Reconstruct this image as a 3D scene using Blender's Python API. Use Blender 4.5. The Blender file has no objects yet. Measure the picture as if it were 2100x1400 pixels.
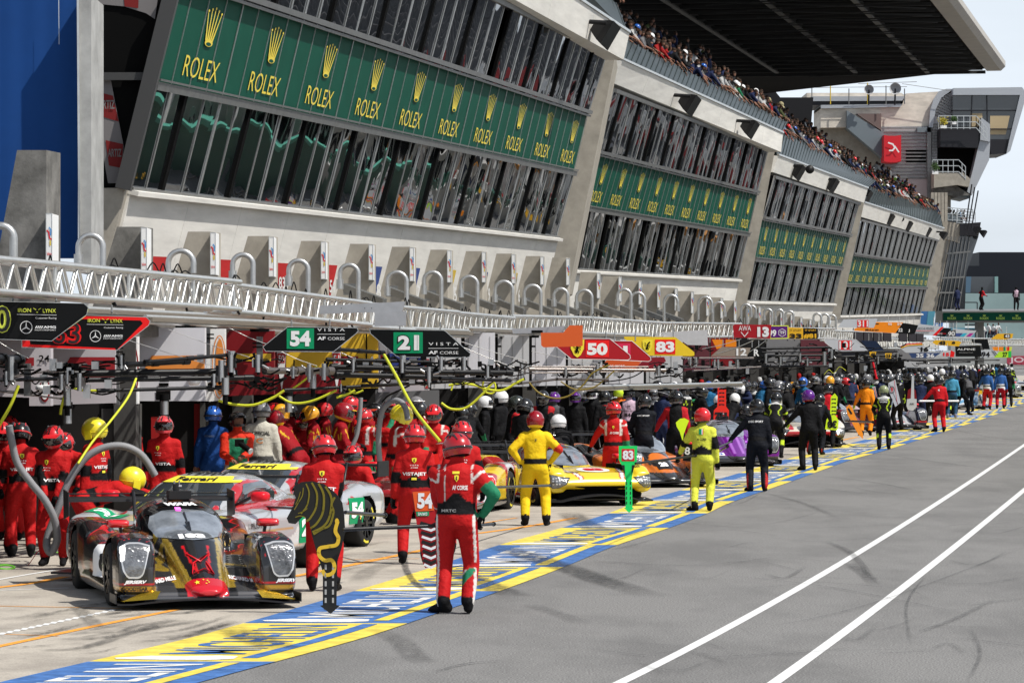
import bpy, bmesh, math, random
import numpy as np
from mathutils import Vector, Matrix, noise as mnoise
from mathutils.bvhtree import BVHTree

# ------------------------------------------------------------------ camera, world, sun, exposure
F, CX, HY, CAMH = 8000.0, 1050.0, 712.0, 2.79
sc = bpy.context.scene
cam_d = bpy.data.cameras.new('camera'); cam = bpy.data.objects.new('camera', cam_d)
sc.collection.objects.link(cam); sc.camera = cam
cam.location = (0, 0, CAMH); cam.rotation_euler = (math.radians(90), 0, 0)
cam_d.sensor_width = 36; cam_d.lens = 36 * F / 2100; cam_d.shift_y = 12 / 2100
cam_d.clip_start = 0.5; cam_d.clip_end = 20000
SUN_DIR = Vector((0.60, -0.33, 0.95)).normalized()
w = bpy.data.worlds.new('World'); sc.world = w; w.use_nodes = True
nt = w.node_tree; nt.nodes.clear()
out = nt.nodes.new('ShaderNodeOutputWorld'); bg = nt.nodes.new('ShaderNodeBackground')
sky = nt.nodes.new('ShaderNodeTexSky'); sky.sky_type = 'NISHITA'; sky.sun_disc = False
sky.sun_elevation = math.asin(SUN_DIR.z)
sky.sun_rotation = math.atan2(SUN_DIR.x, SUN_DIR.y)
sky.dust_density = 2.0; sky.air_density = 1.0
tc = nt.nodes.new('ShaderNodeTexCoord'); mp = nt.nodes.new('ShaderNodeMapping')
mp.inputs['Scale'].default_value = (1.5, 1.5, 9)
ns = nt.nodes.new('ShaderNodeTexNoise'); ns.inputs['Scale'].default_value = 2.2; ns.inputs['Detail'].default_value = 7
rp = nt.nodes.new('ShaderNodeValToRGB'); rp.color_ramp.elements[0].position = .25; rp.color_ramp.elements[1].position = .62
rp.color_ramp.elements[0].color = (.62, .62, .62, 1); rp.color_ramp.elements[1].color = (.95, .95, .95, 1)
mx = nt.nodes.new('ShaderNodeMix'); mx.data_type = 'RGBA'
mx.inputs['B'].default_value = (10.8, 11.8, 13.0, 1)
L = nt.links.new
L(tc.outputs['Generated'], mp.inputs['Vector']); L(mp.outputs[0], ns.inputs['Vector']); L(ns.outputs['Fac'], rp.inputs[0])
sp_ = nt.nodes.new('ShaderNodeSeparateXYZ'); hz = nt.nodes.new('ShaderNodeMapRange'); hz.inputs['From Min'].default_value = .05; hz.inputs['From Max'].default_value = .75; hz.inputs['To Min'].default_value = 1; hz.inputs['To Max'].default_value = .14
ml = nt.nodes.new('ShaderNodeMath'); ml.operation = 'MULTIPLY'; L(tc.outputs['Generated'], sp_.inputs[0]); L(sp_.outputs['Z'], hz.inputs[0]); L(hz.outputs[0], ml.inputs[0]); L(rp.outputs[0], ml.inputs[1])
L(ml.outputs[0], mx.inputs['Factor']); L(sky.outputs[0], mx.inputs['A']); L(mx.outputs['Result'], bg.inputs[0])
L(bg.outputs[0], out.inputs[0]); bg.inputs[1].default_value = 0.078
sd = bpy.data.lights.new('sun', 'SUN'); sun = bpy.data.objects.new('sun', sd); sc.collection.objects.link(sun)
sd.energy = 4.9; sd.angle = math.radians(.6); sd.color = (1, .965, .90)
sun.rotation_euler = (-SUN_DIR).to_track_quat('-Z', 'Y').to_euler()
sc.view_settings.view_transform = 'Standard'; sc.view_settings.look = 'None'
sc.view_settings.exposure = 0.12; sc.view_settings.gamma = 1
sc.cycles.max_bounces = 6; sc.cycles.glossy_bounces = 3; sc.cycles.diffuse_bounces = 3
sc.cycles.use_denoising = True

# ------------------------------------------------------------------ helpers
COL = sc.collection
rnd = random.Random(7)
def P(x, y, D):
    "world point seen at photo pixel (x, y) at depth D"
    return Vector(((x - CX) / F * D, D, CAMH - (y - HY) / F * D))
def G(x, y):
    D = CAMH * F / (y - HY)
    return Vector(((x - CX) / F * D, D, 0))
def srgb(r, g, b):
    f = lambda c: (c / 255 / 12.92) if c / 255 <= .04045 else ((c / 255 + .055) / 1.055) ** 2.4
    return (f(r), f(g), f(b))
MATS = {}
def M(name, col=(.5, .5, .5), rough=.5, metal=0., bump=0., bscale=20., var=0., vscale=8., coat=0., emit=None, alpha=None, spec=None, stretch=None, vcol=False, bdist=.01):
    if name in MATS: return MATS[name]
    m = bpy.data.materials.new(name); m.use_nodes = True; t = m.node_tree; b = t.nodes['Principled BSDF']
    b.inputs['Base Color'].default_value = (*col, 1); b.inputs['Roughness'].default_value = rough; b.inputs['Metallic'].default_value = metal
    b.inputs['Coat Weight'].default_value = coat; b.inputs['Coat Roughness'].default_value = .05
    if spec is None and rough > .3 and metal < .2 and not coat: spec = .25
    if spec is not None: b.inputs['Specular IOR Level'].default_value = spec
    if emit: b.inputs['Emission Color'].default_value = (*emit[:3], 1); b.inputs['Emission Strength'].default_value = emit[3]
    src = None
    co = t.nodes.new('ShaderNodeTexCoord'); mpn = t.nodes.new('ShaderNodeMapping'); t.links.new(co.outputs['Object'], mpn.inputs[0])
    if stretch: mpn.inputs['Scale'].default_value = stretch
    if vcol:
        at = t.nodes.new('ShaderNodeAttribute'); at.attribute_name = 'Col'; src = at.outputs['Color']
        if vcol == 'metal': t.links.new(at.outputs['Alpha'], b.inputs['Metallic'])
    if var:
        n = t.nodes.new('ShaderNodeTexNoise'); n.inputs['Scale'].default_value = vscale; n.inputs['Detail'].default_value = 6; n.inputs['Roughness'].default_value = .65
        t.links.new(mpn.outputs[0], n.inputs['Vector'])
        r = t.nodes.new('ShaderNodeMapRange'); r.inputs['From Min'].default_value = .3; r.inputs['From Max'].default_value = .7
        r.inputs['To Min'].default_value = 1 - var; r.inputs['To Max'].default_value = 1 + var * .6
        t.links.new(n.outputs['Fac'], r.inputs[0])
        mul = t.nodes.new('ShaderNodeMix'); mul.data_type = 'RGBA'; mul.blend_type = 'MULTIPLY'; mul.inputs['Factor'].default_value = 1
        if src: t.links.new(src, mul.inputs['A'])
        else: mul.inputs['A'].default_value = (*col, 1)
        t.links.new(r.outputs[0], mul.inputs['B']); src = mul.outputs['Result']
    if src: t.links.new(src, b.inputs['Base Color'])
    if bump:
        n2 = t.nodes.new('ShaderNodeTexNoise'); n2.inputs['Scale'].default_value = bscale; n2.inputs['Detail'].default_value = 3 if bscale > 1.1 else .6
        t.links.new(mpn.outputs[0], n2.inputs['Vector'])
        bp = t.nodes.new('ShaderNodeBump'); bp.inputs['Strength'].default_value = bump; bp.inputs['Distance'].default_value = bdist
        t.links.new(n2.outputs['Fac'], bp.inputs['Height']); t.links.new(bp.outputs[0], b.inputs['Normal'])
    MATS[name] = m
    return m
def C(r, g, b, rough=.5, metal=0., coat=0.):
    "plain paint of a photo-like colour, albedo scaled to a real one"
    c = tuple(v * .82 for v in srgb(r, g, b))
    return M(f'paint_{r}_{g}_{b}_{int(rough*100)}_{int(metal*10)}_{int(coat*10)}', c, rough, metal, coat=coat, var=.08, vscale=3)
def tag(o, label=None, cat=None, group=None, kind=None):
    if label: o['label'] = label
    if cat: o['category'] = cat
    if group: o['group'] = group
    if kind: o['kind'] = kind
    return o
def empty(name, loc=(0, 0, 0), label=None, cat=None, group=None, rz=0):
    o = bpy.data.objects.new(name, None); o.empty_display_size = .2; COL.objects.link(o)
    o.location = loc; o.rotation_euler = (0, 0, rz)
    return tag(o, label, cat, group)
def parent(o, p):
    o.parent = p
    return o
class MB:
    def __init__(s): s.v = []; s.f = []; s.m = []; s.mats = []; s.sm = []
    def mi(s, m):
        if m not in s.mats: s.mats.append(m)
        return s.mats.index(m)
    def add(s, vs, fs, m, smooth=False):
        o = len(s.v); k = s.mi(m)
        s.v.extend([tuple(v) for v in vs]); s.f.extend([tuple(i + o for i in f) for f in fs]); s.m.extend([k] * len(fs)); s.sm.extend([smooth] * len(fs))
    def box(s, c, d, m, R=None, taper=1.):
        c = Vector(c); hx, hy, hz = d[0] / 2, d[1] / 2, d[2] / 2
        vs = []
        for z in (-1, 1):
            k = 1 if z < 0 else taper
            for x, y in ((-1, -1), (1, -1), (1, 1), (-1, 1)):
                p = Vector((x * hx * k, y * hy * k, z * hz))
                if R is not None: p = R @ p
                vs.append(c + p)
        s.add(vs, [(3, 2, 1, 0), (4, 5, 6, 7), (0, 1, 5, 4), (1, 2, 6, 5), (2, 3, 7, 6), (3, 0, 4, 7)], m)
    def beam(s, a, b, w, h, m, up=(0, 0, 1)):
        a = Vector(a); b = Vector(b); d = (b - a); 
        if d.length < 1e-6: return
        d.normalize(); u = Vector(up); sx = d.cross(u)
        if sx.length < 1e-3: sx = d.cross(Vector((0, 1, 0)))
        sx.normalize(); u = sx.cross(d).normalized()
        vs = [p + sx * i * w / 2 + u * j * h / 2 for p in (a, b) for i, j in ((-1, -1), (1, -1), (1, 1), (-1, 1))]
        s.add(vs, [(3, 2, 1, 0), (4, 5, 6, 7), (0, 1, 5, 4), (1, 2, 6, 5), (2, 3, 7, 6), (3, 0, 4, 7)], m)
    def tube(s, pts, r, m, n=8, cap=True, r2=None):
        pts = [Vector(p) for p in pts]
        if len(pts) < 2: return
        rs = r if isinstance(r, (list, tuple)) else [r] * len(pts)
        vs = []; prev = None
        for i, p in enumerate(pts):
            a = pts[max(i - 1, 0)]; b = pts[min(i + 1, len(pts) - 1)]; d = (b - a)
            if d.length < 1e-7: d = Vector((0, 0, 1))
            d.normalize()
            if prev is None:
                u = d.orthogonal().normalized()
            else:
                u = (prev - d * prev.dot(d))
                u = u.normalized() if u.length > 1e-5 else d.orthogonal().normalized()
            prev = u; v = d.cross(u)
            for k in range(n):
                t = 2 * math.pi * k / n
                vs.append(p + (u * math.cos(t) + v * math.sin(t)) * rs[i])
        fs = [(i * n + k, i * n + (k + 1) % n, (i + 1) * n + (k + 1) % n, (i + 1) * n + k) for i in range(len(pts) - 1) for k in range(n)]
        s.add(vs, fs, m, True)
        if cap:
            o = (len(pts) - 1) * n
            s.add(vs[:n][::-1], [tuple(range(n))], m); s.add(vs[o:o + n], [tuple(range(n))], m)
    def poly(s, pts, m, ext=None):
        "planar polygon (may be concave); ext: extrusion vector (the polygon itself is the front)"
        pts = [Vector(p) for p in pts]; n = len(pts)
        if n < 5 and n > 2 and ext is None:
            s.add(pts, [tuple(range(n))], m); return
        tri = tess(pts)
        s.add(pts, tri, m)
        if ext is not None:
            e = Vector(ext); q = [p + e for p in pts]
            s.add(q, [t[::-1] for t in tri], m)
            s.add(pts + q, [(i, i + n, (i + 1) % n + n, (i + 1) % n) for i in range(n)], m)
    def build(s, name, par=None, loc=None):
        me = bpy.data.meshes.new(name); me.from_pydata(s.v, [], s.f)
        for m in s.mats: me.materials.append(m)
        me.polygons.foreach_set('material_index', s.m); me.polygons.foreach_set('use_smooth', s.sm)
        me.update()
        o = bpy.data.objects.new(name, me); COL.objects.link(o)
        if par is not None: o.parent = par
        if loc is not None: o.location = loc
        return o
def tess(pts):
    from mathutils.geometry import tessellate_polygon
    return [tuple(t) for t in tessellate_polygon([pts])]
def bez(pts, n=8):
    "Catmull-Rom through the points"
    pts = [Vector(p) for p in pts]; o = []
    for i in range(len(pts) - 1):
        p0 = pts[max(i - 1, 0)]; p1 = pts[i]; p2 = pts[i + 1]; p3 = pts[min(i + 2, len(pts) - 1)]
        for k in range(n):
            t = k / n
            o.append(.5 * ((2 * p1) + (p2 - p0) * t + (2 * p0 - 5 * p1 + 4 * p2 - p3) * t * t + (3 * p1 - p0 - 3 * p2 + p3) * t ** 3))
    o.append(pts[-1]); return o
TXT = {}
def text2d(st, bold=.02):
    "text as 2-D vertices (unit box) and faces"
    k = (st, bold)
    if k in TXT: return TXT[k]
    cu = bpy.data.curves.new('t', 'FONT'); cu.body = st; cu.resolution_u = 3; cu.offset = bold
    o = bpy.data.objects.new('t', cu); COL.objects.link(o)
    dg = bpy.context.evaluated_depsgraph_get(); me = bpy.data.meshes.new_from_object(o.evaluated_get(dg))
    v = np.array([tuple(x.co)[:2] for x in me.vertices]); f = [tuple(p.vertices) for p in me.polygons]
    bpy.data.objects.remove(o); bpy.data.curves.remove(cu); bpy.data.meshes.remove(me)
    mn = v.min(0); mx_ = v.max(0); asp = (mx_[0] - mn[0]) / (mx_[1] - mn[1]); v = (v - mn) / (mx_ - mn)
    TXT[k] = (v, f, asp); return TXT[k]
class Frame:
    "flat drawing frame: o origin, u/v unit-step vectors, n outward normal"
    def __init__(s, o, u, v, n=None):
        s.o = Vector(o); s.u = Vector(u); s.v = Vector(v); s.n = Vector(n) if n is not None else s.u.cross(s.v).normalized()
    def p(s, a, b, d=0.): return s.o + s.u * a + s.v * b + s.n * d
    def text(s, mb, st, x0, y0, x1, y1, m, d=.006, bold=.02, skew=0., flip=False, rot=False):
        v, f, asp = text2d(st, bold)
        vs = []
        for a, b in v:
            if flip: a = 1 - a
            if rot: a, b = 1 - a, 1 - b
            vs.append(s.p(x0 + (x1 - x0) * a + skew * b, y0 + (y1 - y0) * b, d))
        mb.add(vs, f, m)
    def poly(s, mb, pts, m, d=.003, thick=None):
        q = [s.p(a, b, d) for a, b in pts]
        mb.poly(q, m, ext=(-s.n * thick) if thick else None)
    def line(s, mb, pts, w, m, d=.005, closed=False):
        n = len(pts); k = n if closed else n - 1
        for i in range(k):
            a = Vector(pts[i]); b = Vector(pts[(i + 1) % n]); t = (b - a)
            if t.length < 1e-9: continue
            t.normalize(); q = Vector((-t.y, t.x)) * w / 2; e = t * w * .3
            s.poly(mb, [a - q - e, b - q + e, b + q + e, a + q - e], m, d + (i % 9) * .0008)
    def ell(s, mb, cx, cy, rx, ry, m, d=.005, n=24, ring=None):
        c = [(cx + rx * math.cos(2 * math.pi * i / n), cy + ry * math.sin(2 * math.pi * i / n)) for i in range(n)]
        if ring: s.line(mb, c, ring, m, d, True)
        else: s.poly(mb, c, m, d)
def pxframe(D):
    "frame facing the camera whose units are photo pixels at depth D (v grows downwards in the photo)"
    return Frame(P(0, 0, D), (D / F, 0, 0), (0, 0, -D / F), (0, -1, 0))
def ribbon(path, wid, z, m, mb, closed=False):
    "flat strip on the ground along path"
    pts = [Vector((p[0], p[1], 0)) for p in path]; L_ = []; 
    for i, p in enumerate(pts):
        a = pts[max(i - 1, 0)]; b = pts[min(i + 1, len(pts) - 1)]; d = (b - a).normalized(); q = Vector((d.y, -d.x, 0)) * wid / 2
        L_ += [p - q + Vector((0, 0, z)), p + q + Vector((0, 0, z))]
    mb.add(L_, [(2 * i, 2 * i + 1, 2 * i + 3, 2 * i + 2) for i in range(len(pts) - 1)], m)
# ------------------------------------------------------------------ ground
def ground_mat(name, base, dark, streak_scale, sp=.0, sp_scale=900):
    m = bpy.data.materials.new(name); m.use_nodes = True; t = m.node_tree; b = t.nodes['Principled BSDF']; b.inputs['Roughness'].default_value = .85
    co = t.nodes.new('ShaderNodeTexCoord'); mp_ = t.nodes.new('ShaderNodeMapping'); mp_.inputs['Rotation'].default_value = (0, 0, math.radians(9.5)); mp_.inputs['Scale'].default_value = streak_scale
    t.links.new(co.outputs['Object'], mp_.inputs[0])
    n1 = t.nodes.new('ShaderNodeTexNoise'); n1.inputs['Scale'].default_value = 1; n1.inputs['Detail'].default_value = 8; n1.inputs['Roughness'].default_value = .7; t.links.new(mp_.outputs[0], n1.inputs['Vector'])
    r1 = t.nodes.new('ShaderNodeValToRGB'); r1.color_ramp.elements[0].position = .38; r1.color_ramp.elements[1].position = .56; r1.color_ramp.elements[0].color = (*dark, 1); r1.color_ramp.elements[1].color = (*base, 1)
    t.links.new(n1.outputs['Fac'], r1.inputs[0])
    n2 = t.nodes.new('ShaderNodeTexNoise'); n2.inputs['Scale'].default_value = 55; n2.inputs['Detail'].default_value = 3; t.links.new(co.outputs['Object'], n2.inputs['Vector'])
    r2 = t.nodes.new('ShaderNodeMapRange'); r2.inputs['From Min'].default_value = .4; r2.inputs['From Max'].default_value = .6; r2.inputs['To Min'].default_value = 1 - sp; r2.inputs['To Max'].default_value = 1 + sp
    t.links.new(n2.outputs['Fac'], r2.inputs[0])
    mu = t.nodes.new('ShaderNodeMix'); mu.data_type = 'RGBA'; mu.blend_type = 'MULTIPLY'; mu.inputs['Factor'].default_value = 1
    t.links.new(r1.outputs[0], mu.inputs['A']); t.links.new(r2.outputs[0], mu.inputs['B']); t.links.new(mu.outputs['Result'], b.inputs['Base Color'])
    bp = t.nodes.new('ShaderNodeBump'); bp.inputs['Strength'].default_value = .4; bp.inputs['Distance'].default_value = .006
    t.links.new(n2.outputs['Fac'], bp.inputs['Height']); t.links.new(bp.outputs[0], b.inputs['Normal'])
    return m
asphalt = ground_mat('asphalt', (.175, .171, .165), (.13, .127, .123), (.45, .16, 1), .48)
concrete = ground_mat('pit_concrete', (.40, .36, .305), (.27, .24, .205), (.8, .5, 1), .14)
mb = MB(); mb.add([(-900, -20, 0), (900, -20, 0), (900, 3000, 0), (-900, 3000, 0)], [(0, 1, 2, 3)], asphalt)
tag(mb.build('ground'), kind='structure')
# right (track side) edge of the painted band, from the photo
edge = [G(*p) for p in [(521, 1369), (700, 1321), (796, 1292), (995, 1223), (1146, 1167), (1262, 1119), (1365, 1085), (1448, 1054), (1500, 1030), (1629, 985), (1748, 942), (1846, 914)]]
edge = [Vector((-3.7, 28, 0)), Vector((-2.95, 31, 0))] + edge + [Vector((20.6, 165, 0)), Vector((33, 240, 0)), Vector((60, 400, 0))]
ec = bez(edge, 10)
ecum = [0]
for i in range(1, len(ec)): ecum.append(ecum[-1] + (ec[i] - ec[i - 1]).length)
def edge_at_D(D):
    for i in range(len(ec) - 1):
        if ec[i].y <= D <= ec[i + 1].y:
            t = (D - ec[i].y) / (ec[i + 1].y - ec[i].y); return ec[i].lerp(ec[i + 1], t), (ec[i + 1] - ec[i]).normalized()
    return ec[-1], (ec[-1] - ec[-2]).normalized()
def band(D, off, z=0.):
    "point at depth D, off metres left of the band's right edge (measured across the lane horizontally)"
    p, d = edge_at_D(D); return Vector((p.x - off, p.y, z))
BW = 1.66
Ds = [28 + i * 2 for i in range(180)]
mb = MB(); vs = []
for D in Ds: vs += [band(D, BW + 60, .004), band(D, BW, .004)]
mb.add(vs, [(2 * i, 2 * i + 1, 2 * i + 3, 2 * i + 2) for i in range(len(Ds) - 1)], concrete)
tag(mb.build('pavement'), kind='structure')
pb = M('band_blue', (.06, .155, .39), .7, var=.5, vscale=5); py = M('band_yellow', (.72, .57, .09), .7, var=.35, vscale=4); pw = M('band_white', (.72, .72, .70), .6, var=.22, vscale=9)
mb = MB()
def strip(mb, D0, D1, o0, o1, z, m, n=6):
    vs = []
    for i in range(n + 1):
        D = D0 + (D1 - D0) * i / n; vs += [band(D, o1, z), band(D, o0, z)]
    mb.add(vs, [(2 * i, 2 * i + 1, 2 * i + 3, 2 * i + 2) for i in range(n)], m)
tr = [24.1, 29.3, 34.6, 39.4, 44.6, 49.5, 55.0]
while tr[-1] < 300: tr.append(tr[-1] + 5.25)
tr = [t for t in tr if t > 28.5]
for i in range(len(tr) - 1):
    blue = (round(tr[i] / 5.2) % 2 == 0) if False else (i % 2 == 0)
    a, b = tr[i], tr[i + 1]; c1, c2 = (pb, py) if blue else (py, pb)
    strip(mb, a, b, 0, BW, .008, c1)
    strip(mb, a + .35, b - .15, .27, .42, .012, c2, 4)
    v, f, asp = text2d('MICHELIN', .004)
    if a < 210:
        vs = []
        for x, y in v:
            D = a + .8 + (b - a - 1.1) * x
            vs.append(band(D, .52 + .80 * y, .012))
        mb.add(vs, f, pw if blue else pb)
        # white streak painted across the start of each block (plain stand-in for the figure)
        pts = [(.45, .12), (.62, .04), (1.05, .05), (1.5, .12), (1.56, .2), (1.3, .34), (1.0, .3), (.7, .36), (.5, .3)]
        mb.add([band(a + q * 1.6 + .05, o, .0125) for o, q in pts], tess([Vector((o, q, 0)) for o, q in pts]), pw)
tag(mb.build('painted_band'), kind='structure')
# white pit-lane lines
mb = MB(); lw = M('line_white', (.70, .70, .69), .6, var=.12, vscale=30)
for px in ([(1180, 1442), (1265, 1400), (1400, 1335), (1560, 1255), (1700, 1175), (1800, 1110), (1900, 1043), (2000, 975), (2100, 903), (2250, 815)],
           [(1480, 1460), (1590, 1400), (1700, 1335), (1800, 1262), (1900, 1172), (2000, 1072), (2100, 975), (2300, 850)]):
    cf = np.polyfit([p[0] for p in px], [p[1] for p in px], 2); ribbon([G(x, float(np.polyval(cf, x))) for x in np.linspace(px[0][0], px[-1][0], 90)], .115, .004, lw, mb)
tag(mb.build('lane_lines'), kind='structure')
# orange and white box markings on the concrete
mb = MB(); lo = M('line_orange', (.78, .33, .05), .7, var=.3, vscale=14)
for px, wd, m in [([(-40, 1334), (120, 1300), (240, 1275), (365, 1250)], .10, lo), ([(-20, 1243), (150, 1246), (330, 1250)], .05, lo), ([(-20, 1207), (60, 1197), (135, 1183)], .13, lo), ([(-20, 1300), (120, 1305)], .04, lo),
                  ([(600, 1183), (690, 1165), (845, 1133), (930, 1115)], .13, lo), ([(700, 1148), (860, 1146)], .05, lo), ([(980, 1094), (1080, 1080), (1180, 1062)], .13, lo), ([(990, 1073), (1060, 1062)], .06, lo),
                  ([(1700, 908), (1760, 896)], .13, lo), ([(-20, 1192), (60, 1178), (110, 1170)], .07, lw), ([(1440, 982), (1490, 977)], .1, lw), ([(-20, 1212), (140, 1206)], .05, lw)]:
    ribbon(bez([G(*p) for p in px], 5), wd, .009, m, mb)
for i in range(16):
    a = G(5 + i * 15, 1300 - i * 3.2); mb.box((a.x, a.y, .0085), (.06, .25, .003), lw)
tag(mb.build('box_markings'), kind='structure')
# tyre marks
def mark_mat():
    m = bpy.data.materials.new('tyre_rubber_mark'); m.use_nodes = True; t = m.node_tree; b = t.nodes['Principled BSDF']; b.inputs['Base Color'].default_value = (.03, .03, .03, 1); b.inputs['Roughness'].default_value = .8
    co = t.nodes.new('ShaderNodeTexCoord'); n = t.nodes.new('ShaderNodeTexNoise'); n.inputs['Scale'].default_value = 9; n.inputs['Detail'].default_value = 8; n.inputs['Roughness'].default_value = .75
    t.links.new(co.outputs['Object'], n.inputs['Vector'])
    at = t.nodes.new('ShaderNodeAttribute'); at.attribute_name = 'Col'
    mul = t.nodes.new('ShaderNodeMath'); mul.operation = 'MULTIPLY'; r = t.nodes.new('ShaderNodeMapRange'); r.inputs['From Min'].default_value = .36; r.inputs['From Max'].default_value = .62
    t.links.new(n.outputs['Fac'], r.inputs[0]); t.links.new(r.outputs[0], mul.inputs[0]); t.links.new(at.outputs['Fac'], mul.inputs[1]); t.links.new(mul.outputs[0], b.inputs['Alpha'])
    return m
mkm = mark_mat()
def marks(paths, name):
    V = []; Fc = []; Cc = []
    for px, wd, al in paths:
        pts = bez([G(*p) for p in px], 8); n = len(pts); o = len(V)
        for i, p in enumerate(pts):
            a = pts[max(i - 1, 0)]; b = pts[min(i + 1, n - 1)]; d = (b - a).normalized(); q = Vector((d.y, -d.x, 0)) * wd
            e = al * min(1, 4 * min(i, n - 1 - i) / n) 
            for k, kk in ((-.5, 0), (-.3, 1), (.3, 1), (.5, 0)):
                V.append(p + q * k + Vector((0, 0, .016))); Cc.append(e * kk)
        for i in range(n - 1):
            for k in range(3): Fc.append((o + 4 * i + k, o + 4 * i + k + 1, o + 4 * i + k + 5, o + 4 * i + k + 4))
    me = bpy.data.meshes.new(name); me.from_pydata([tuple(v) for v in V], [], Fc); at = me.color_attributes.new('Col', 'FLOAT_COLOR', 'POINT')
    at.data.foreach_set('color', np.repeat(np.array(Cc)[:, None], 4, 1).ravel()); me.materials.append(mkm)
    o = bpy.data.objects.new(name, me); COL.objects.link(o); tag(o, kind='structure')
mk = [([(1000, 1115), (1080, 1140), (1160, 1165), (1240, 1192), (1350, 1226)], .5, .75), ([(905, 1165), (960, 1185), (1010, 1205), (1070, 1225)], .45, .7),
      ([(830, 1130), (832, 1165), (850, 1195), (875, 1215)], .10, .9), ([(1165, 1050), (1190, 1070), (1235, 1090)], .5, .6), ([(460, 1285), (520, 1310), (590, 1335)], .5, .55),
      ([(1080, 1240), (1140, 1258), (1200, 1280)], .25, .3), ([(770, 1290), (820, 1315), (850, 1345), (880, 1362)], .3, .35), ([(890, 1380), (960, 1362), (1050, 1355)], .06, .6),
      ([(1740, 1155), (1770, 1175), (1795, 1200)], .2, .5), ([(1690, 1110), (1745, 1135), (1795, 1195)], .12, .5), ([(1560, 1290), (1800, 1235), (2110, 1120)], .03, .5), ([(1480, 1180), (1700, 1205), (1990, 1262)], .03, .7), ([(1900, 1180), (1860, 1240), (1870, 1330)], .04, .45), ([(1180, 1330), (1420, 1350), (1700, 1332)], .025, .7), ([(1300, 1060), (1560, 1085), (1900, 1075)], .05, .6), ([(1990, 1290), (2010, 1340), (1985, 1400)], .05, .4), ([(1220, 1130), (1290, 1100), (1340, 1085)], .05, .5),
      ([(150, 1240), (175, 1262), (205, 1292)], .2, .5), ([(730, 1200), (760, 1170), (830, 1145)], .3, .3), ([(1880, 1300), (1960, 1270), (2040, 1230)], .1, .4), ([(1560, 1010), (1640, 1030), (1720, 1062)], .15, .35),
      ([(1640, 975), (1760, 985), (1900, 1010)], .12, .35), ([(1800, 930), (1900, 945), (2050, 965)], .15, .3), ([(1750, 1000), (1800, 1010), (1880, 1018)], .1, .3), ([(1950, 880), (2020, 895), (2100, 905)], .15, .25),
      ([(640, 1160), (700, 1130), (800, 1110)], .15, .5), ([(700, 1085), (740, 1075), (790, 1070)], .2, .4)]
for i in range(46):
    x = rnd.uniform(-20, 620); y = rnd.uniform(1245, 1345) if x < 420 else rnd.uniform(1130, 1200); l = rnd.uniform(60, 220)
    mk.append(([(x, y), (x + l * .5, y - l * rnd.uniform(.02, .1)), (x + l, y - l * rnd.uniform(.05, .22))], rnd.uniform(.03, .18), rnd.uniform(.3, .8)))
for i in range(70):
    x = rnd.uniform(1150, 2050); y = rnd.uniform(1000, 1380); l = rnd.uniform(60, 260)
    mk.append(([(x, y), (x + l * .5, y + rnd.uniform(-12, 12)), (x + l, y + rnd.uniform(-25, 25))], rnd.uniform(.02, .09), rnd.uniform(.15, .45)))
marks(mk, 'tyre_marks')
# ------------------------------------------------------------------ grandstand over the pit garages
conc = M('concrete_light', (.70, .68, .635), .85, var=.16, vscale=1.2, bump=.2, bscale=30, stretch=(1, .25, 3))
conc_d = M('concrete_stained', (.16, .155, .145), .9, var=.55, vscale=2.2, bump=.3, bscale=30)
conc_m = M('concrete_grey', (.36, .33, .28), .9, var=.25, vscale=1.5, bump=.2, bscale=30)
alu = M('aluminium', (.60, .60, .58), .3, .85, var=.15, vscale=5)
alu_f = M('frame_metal', (.22, .22, .215), .42, .6, var=.2, vscale=4)
green = M('panel_green', (.006, .075, .048), .6, var=.12, vscale=1.5, spec=.08)
gold = M('logo_yellow', (.78, .62, .07), .5)
dark = M('opening_black', (.004, .004, .004), .8, spec=.05)
glass = M('window_glass', (.006, .007, .008), .015, 0., bump=.35, bscale=1.0, spec=1.0, bdist=.09, stretch=(1, .42, .5))
glass.node_tree.nodes['Principled BSDF'].inputs['IOR'].default_value = 2.6
clad = M('roof_cladding', (.045, .06, .065), .45, .3, var=.15, vscale=2)
BAYS = [  # depth left/right, then (left px, right px) of each level from window bottom upwards
    dict(D=(72, 128), L1=((258, 388), (1140, 487)), L2=((313, 168), (1177, 352)), L3=((362, -42), (1205, 235)), L4=((421, -300), (1244, 108)), FB=((430, -345), (1279, 123)), FT=((462, -480), (1291, 69))),
    dict(D=(141, 176), L1=((1163, 552), (1512, 572)), L2=((1190, 423), (1534, 479)), L3=((1222, 315), (1552, 397)), L4=((1259, 182), (1575, 305)), FB=((1256, 170), (1602, 312)), FT=((1277, 124), (1606, 274))),
    dict(D=(183, 226), L1=((1525, 617), (1708, 622)), L2=((1546, 530), (1726, 549)), L3=((1563, 449), (1743, 484)), L4=((1587, 360), (1762, 416)), FB=((1585, 353), (1772, 416)), FT=((1596, 319), (1780, 387))),
    dict(D=(243, 318), L1=((1717, 647), (1888, 643)), L2=((1732, 583), (1900, 590)), L3=((1748, 522), (1908, 545)), L4=((1764, 449), (1924, 492)), FB=((1764, 444), (1926, 492)), FT=((1773, 416), (1936, 469)))]
bld = empty('pit_building', (0, 0, 0), 'long pit building with leaning glass fronts, green sponsor panels and a roofed grandstand', 'building')
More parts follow.
